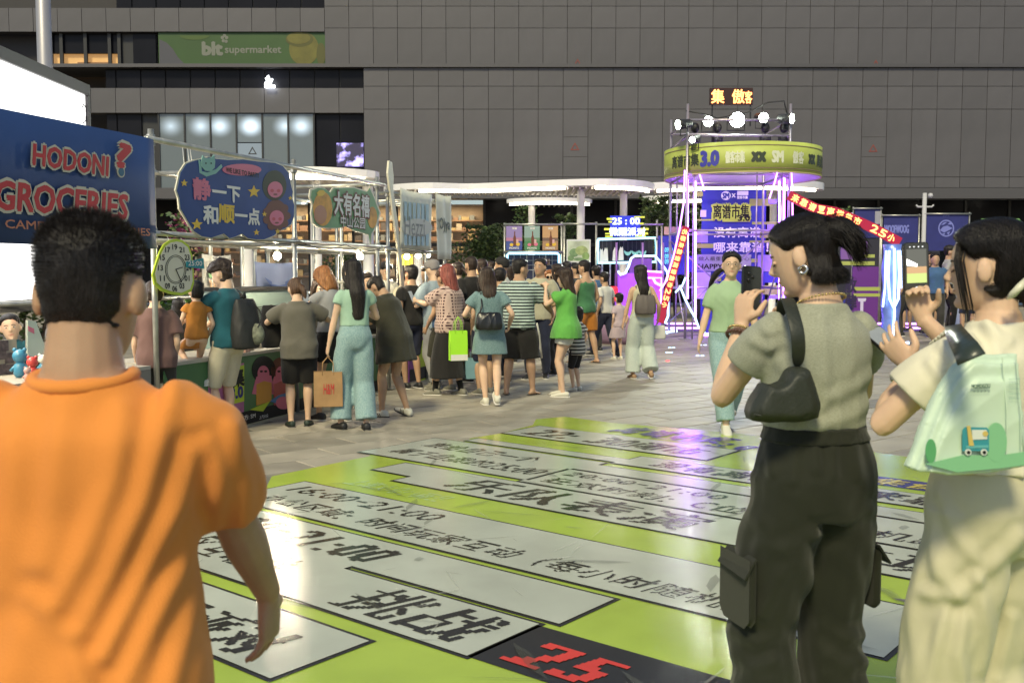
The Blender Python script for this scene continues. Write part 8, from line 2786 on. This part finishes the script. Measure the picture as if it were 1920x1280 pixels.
# ---- woman in cream
at = (1.235, 2.55); hd = 34
CT = C('cream_tee', (.70, .66, .50), var=.04); CP = C('cream_trousers', (.54, .50, .34), var=.06)
cw = person('woman in cream tee and wide cream trousers with phone raised, far right', at, hd, dict(H=1.62, w=1.0, vox=.0050, skin='light', face='down', headscale=.96, head=(4, 17, 0), twist=0, side=.01,
    hair=dict(style='pony', c='black', thick=.015, nape=-.095, vox=.0055, rough=.0035), hairx=dict(at=(0, -.10, -.045), len=.34, r=.040, dir=(.25, -.7, -.5)),
    top=dict(mat=CT, smooth=12, len=.10, sleeve=.62, grow=.022, sgrow=.026, fold=.010, freq=(13, 13, 6), box=.7, vox=.006), bottom=dict(kind='trousers', mat=CP, len=.97, wide=(.035, .075), waist=.12, smooth=8, soft=True, fold=.017, freq=(11, 11, 4), vox=.0068, grow=.025, diag=.35),
    lh=loc(at, hd, P(1712, 690, 2.66)), lpole=dirl(hd, (-.9, -.6, -.9)), rh=loc(at, hd, P(1733, 600, 2.95)), rpole=dirl(hd, (.6, .3, -1)),
    lhand=dict(dir=dirl(hd, (-.55, .45, .75)), n=dirl(hd, (.6, .6, .2)), curl=.30, spread=.2), rhand=dict(dir=dirl(hd, (-.28, .1, 1)), n=dirl(hd, (-.25, -.95, .1)), curls=[1.05, 1.0, .95, .9], thumb=.9, spread=.05), shoe_mat=SH_WH))
drapes(cw, part_mesh(cw, 'trousers'), .60, ((.012, 14, ((1715, 905), (1740, 1000), (1762, 1080), (1805, 1122))), (.012, 13, ((1832, 1088), (1785, 1122), (1735, 1112))), (.011, 13, ((1838, 1080), (1880, 1042), (1915, 1005))), (.010, 14, ((1702, 950), (1706, 1150), (1726, 1285))), (.009, 12, ((1772, 1150), (1748, 1230), (1742, 1290))),
    (.010, 13, ((1838, 1105), (1852, 1180), (1842, 1290))), (.010, 12, ((1898, 1160), (1872, 1270))), (.008, 12, ((1760, 920), (1790, 1000), (1830, 1050))), (.008, 12, ((1810, 1160), (1800, 1230), (1812, 1290)))))
drapes(cw, part_mesh(cw, 'shirt'), 1.0, ((.007, 11, ((1800, 590), (1840, 600), (1890, 640))), (.006, 10, ((1765, 640), (1790, 690), (1800, 740))), (.006, 10, ((1745, 680), (1770, 715), (1775, 760))), (.006, 11, ((1850, 600), (1880, 680), (1900, 760)))))
b = cw
anchor2 = b.hc + b.HR @ Vector((0, -.105, -.05)) * b.hs
tie = b.HR @ Vector((.15, -.5, -1))
strands(cw, 6500, 9, .017, lambda p: (anchor2 - p) if (p - anchor2).length > .03 and (p - b.hc).dot(b.HR @ Vector((0, 0, 1))) > -.10 else tie, .0005, HAIR['black'], .0022, 8, jitter=.10)
m_ = MB(); HRb = b.HR
for k in range(26):       # loose strands before the ear
    i = -1
    x0 = -.070 - rr.random() * .012
    y0 = .035 + rr.random() * .03
    p = b.hc + HRb @ Vector((x0 * .8, y0, .07)) * b.hs
    pts = [p, b.hc + HRb @ Vector((x0, y0 + .006, .02)) * b.hs, b.hc + HRb @ Vector((x0 - .004, y0 - .004, -.05)) * b.hs, b.hc + HRb @ Vector((x0 + .006, y0 - .012, -.11 - rr.random() * .03)) * b.hs]
    m_.tube(pts, [.0016, .0018, .0014, .0005], 4)
o = m_.build('loose_hair', HAIR['black'], b.root, True, local=True); tag(o, kind='stuff')
hcl = thing('hair_clip', 'pale hair claw at the ponytail of the woman in cream', 'hair clip', P(1900, 545, 2.42))
t = MB(); t.tube([P(1889, 560, 2.44), P(1899, 552, 2.41), P(1912, 538, 2.40), P(1925, 522, 2.42)], [.004, .009, .010, .006], 8); t.build('clip', mat('clip_cream', (.62, .6, .45), .35), hcl, True)
bracelet(cw, 1, 'pearl bracelet on the raised wrist of the woman in cream', .72, 20, .0068, PEARL)
bracelet(cw, -1, 'chunky chain bracelet on the lower wrist of the woman in cream', .78, 18, .0085, SILV)
PSC = mat('phone_lit', (.05, .05, .05), .2)
ph2, pf2_, scr = phone('lit phone showing the stalls in the raised hand of the woman in cream', P(1717, 505, 2.98), (-.04, .02, 1), (.10, -1, .08), 1.06, PSC)
def onph(u0, u1, v0, v1, w, mm, name):
    t = MB(); t.prism(pf2_, [(u0, v0), (u1, v0), (u1, v1), (u0, v1)], w, w + .0002); return t.build(name, mm, scr)
onph(-.031, .031, -.040, .060, .0056, glow('screen_night', (.10, .10, .085), .35), 'screen_picture')
onph(-.031, .031, -.040, -.012, .0059, glow('screen_floor', (.30, .36, .12), .5), 'screen_picture')
onph(-.031, .031, -.012, .008, .0060, glow('screen_crowd', (.30, .19, .10), .5), 'screen_picture')
t = MB(); t.prism(pf2_, [(-.031, .012), (-.031, .032), (.002, .016), (.002, .008)], .0062, .0064); t.build('screen_picture', glow('screen_white', (.8, .78, .7), .7), scr)
t = MB(); t.prism(pf2_, [(.007 * math.cos(a), -.058 + .007 * math.sin(a)) for a in np.linspace(0, 6.0, 16)], .0056, .0060); t.build('shutter_button', glow('screen_button', (.5, .5, .5), .6), scr)
for u in (-.02, -.007, .007, .02):
    onph(u - .002, u + .002, .0655, .0685, .0056, glow('screen_button', (.5, .5, .5), .6), 'screen_icon')
sp2, _, _ = phone('second phone flat in the lower hand of the woman in cream', P(1672, 652, 2.78), (-.6, .5, .62), (.1, -.5, .8), 1.0)
# big printed carrier bag
BGP = Plane((0, 2.10, 0), R(10))
cb = thing('carrier_bag', 'pale mint shopping bag printed with a small teal bus and bushes', 'bag', BGP.px(1805, 880))
MINTB = mat('bag_mint_plastic', (.56, .70, .54), .42, var=.05, bump=.5, bscale=14)
front = [(1697, 876), (1722, 812), (1752, 738), (1782, 690), (1815, 662), (1860, 664), (1903, 660), (1908, 720), (1914, 800), (1919, 866), (1850, 876), (1770, 884)]
uvp = [BGP.uv(*p) for p in front]
n_ = len(uvp)
cu, cv = sum(p[0] for p in uvp) / n_, sum(p[1] for p in uvp) / n_
ms_ = MB()
ms_.prism(BGP, uvp, -.012, .012)
ms_.prism(BGP, [(cu + (a - cu) * .93, cv + (c_ - cv) * .94 - .012) for a, c_ in uvp], -.035, .030)
ms_.prism(BGP, [(cu + (a - cu) * .80, cv + (c_ - cv) * .80 - .030) for a, c_ in uvp], -.05, .042)
me = fuse(ms_, .005, 4); fold(me, .0045, 4, (10, 10, 7), None, .8)
link('pouch', me, MINTB, cb)
def snap(px, py, w):
    return BGP.px(px, py, w)
def bagp(pts, w, mm, name):
    t = MB(); t.prism(BGP, [BGP.uv(*p) for p in pts], w, w + .0012); return t.build(name, mm, cb)
GB = mat('bag_green', (.22, .50, .26), .5); TB = mat('bag_teal', (.04, .28, .32), .5); YB = mat('bag_yellow', (.6, .45, .12), .5); WBm = mat('bag_white', (.66, .70, .62), .5)
bagp([(1712, 862), (1780, 846), (1850, 846), (1908, 838), (1910, 862), (1850, 870), (1770, 877)], .0475, GB, 'printed_lawn')
bagp(ellipse(1842, 822, 20, 36), .0480, GB, 'printed_bush')
bagp(ellipse(1722, 838, 10, 22), .0480, mat('bag_green_dark', (.10, .36, .14), .5), 'printed_bush')
bagp(ellipse(1903, 826, 7, 16), .0480, mat('bag_green_dark', (.10, .36, .14), .5), 'printed_bush')
bagp([(1779, 800), (1784, 794), (1824, 795), (1828, 800), (1828, 838), (1779, 838)], .0496, TB, 'printed_bus')
bagp([(1796, 799), (1823, 799), (1824, 816), (1797, 817)], .0512, WBm, 'printed_window')
bagp([(1786, 792), (1792, 791), (1799, 828), (1790, 828)], .0524, YB, 'printed_giraffe')
bagp(ellipse(1820, 806, 5, 5, 12), .0526, YB, 'printed_lion')
for x in (1789, 1818):
    bagp(ellipse(x, 840, 6, 6, 14), .0514, WBm, 'printed_wheel'); bagp(ellipse(x, 840, 3.2, 3.2, 10), .0530, BLK, 'printed_hub')
bagp([(1785, 828), (1826, 827), (1826, 832), (1785, 833)], .0512, mat('bag_teal_pale', (.12, .42, .42), .5), 'printed_stripe')
wr(cb, BGP, 'MOMOGOU', 1797, 1831, 716, 724, .0480, mat('bag_ink', (.05, .12, .1), .5), .03, slope=.02)
wr(cb, BGP, '母 婴 生 活 馆', 1800, 1831, 727, 731, .0480, mat('bag_ink', (.05, .12, .1), .5), .0)
for k in range(5):
    wr(cb, BGP, '食品级环保材料', 1866, 1886, 705 + k * 9, 708 + k * 9, .0480, mat('bag_ink_pale', (.25, .42, .34), .5), .0)
for x in (1860, 1886):
    t = MB(); t.tube([BGP.px(x, 668, .036), BGP.px(x + 1, 760, .049), BGP.px(x + 3, 850, .046)], .0012, 5); t.build('crease', MINTB, cb)
hn = MB()
path = [P(1822, 674, 2.10), P(1812, 655, 2.13), P(1800, 638, 2.20), P(1790, 622, 2.30), P(1788, 612, 2.42)]
vs = []
for k, p in enumerate(path):
    d = (path[min(k + 1, len(path) - 1)] - path[max(k - 1, 0)]).normalized(); x = d.cross((p - Vector((0, 0, 1.5))).normalized()).normalized() * (.030 - .003 * k); vs += [p - x, p + x]
hn.add(vs, [(2 * k, 2 * k + 1, 2 * k + 3, 2 * k + 2) for k in range(len(path) - 1)])
o = hn.build('handle', mat('bag_handle_dark', (.03, .04, .03), .35, bump=.6, bscale=30), cb, True); sm = o.modifiers.new('t', 'SOLIDIFY'); sm.thickness = .004

# ------------------------------------------------------------------ loose strands on the nearer heads of the crowd
PALER = {'black': hairmat('hair_black_paler', (.035, .028, .024)), 'auburn': hairmat('hair_auburn_paler', (.42, .19, .07)), 'red': hairmat('hair_red_paler', (.33, .10, .075)), 'dark': hairmat('hair_dark_paler', (.06, .038, .026)), 'brown': hairmat('hair_brown_paler', (.14, .08, .045))}  # slightly paler tones of the hair colours, for a strand texture
for b, c_, k in ((mint_w, 'black', 700), (auburn, 'auburn', 600), (red_w, 'red', 700), (denim_w, 'dark', 600), (green_w, 'dark', 500), (white_j, 'black', 500), (grey_w, 'brown', 400), (olive_w, 'black', 350)):
    strands(b, k, 9, .035, (lambda p: Vector((0, -.12, -1))), .0022, PALER[c_], .003, 20 + k, jitter=.10)
for o in QUEUE:
    col.objects.link(o)
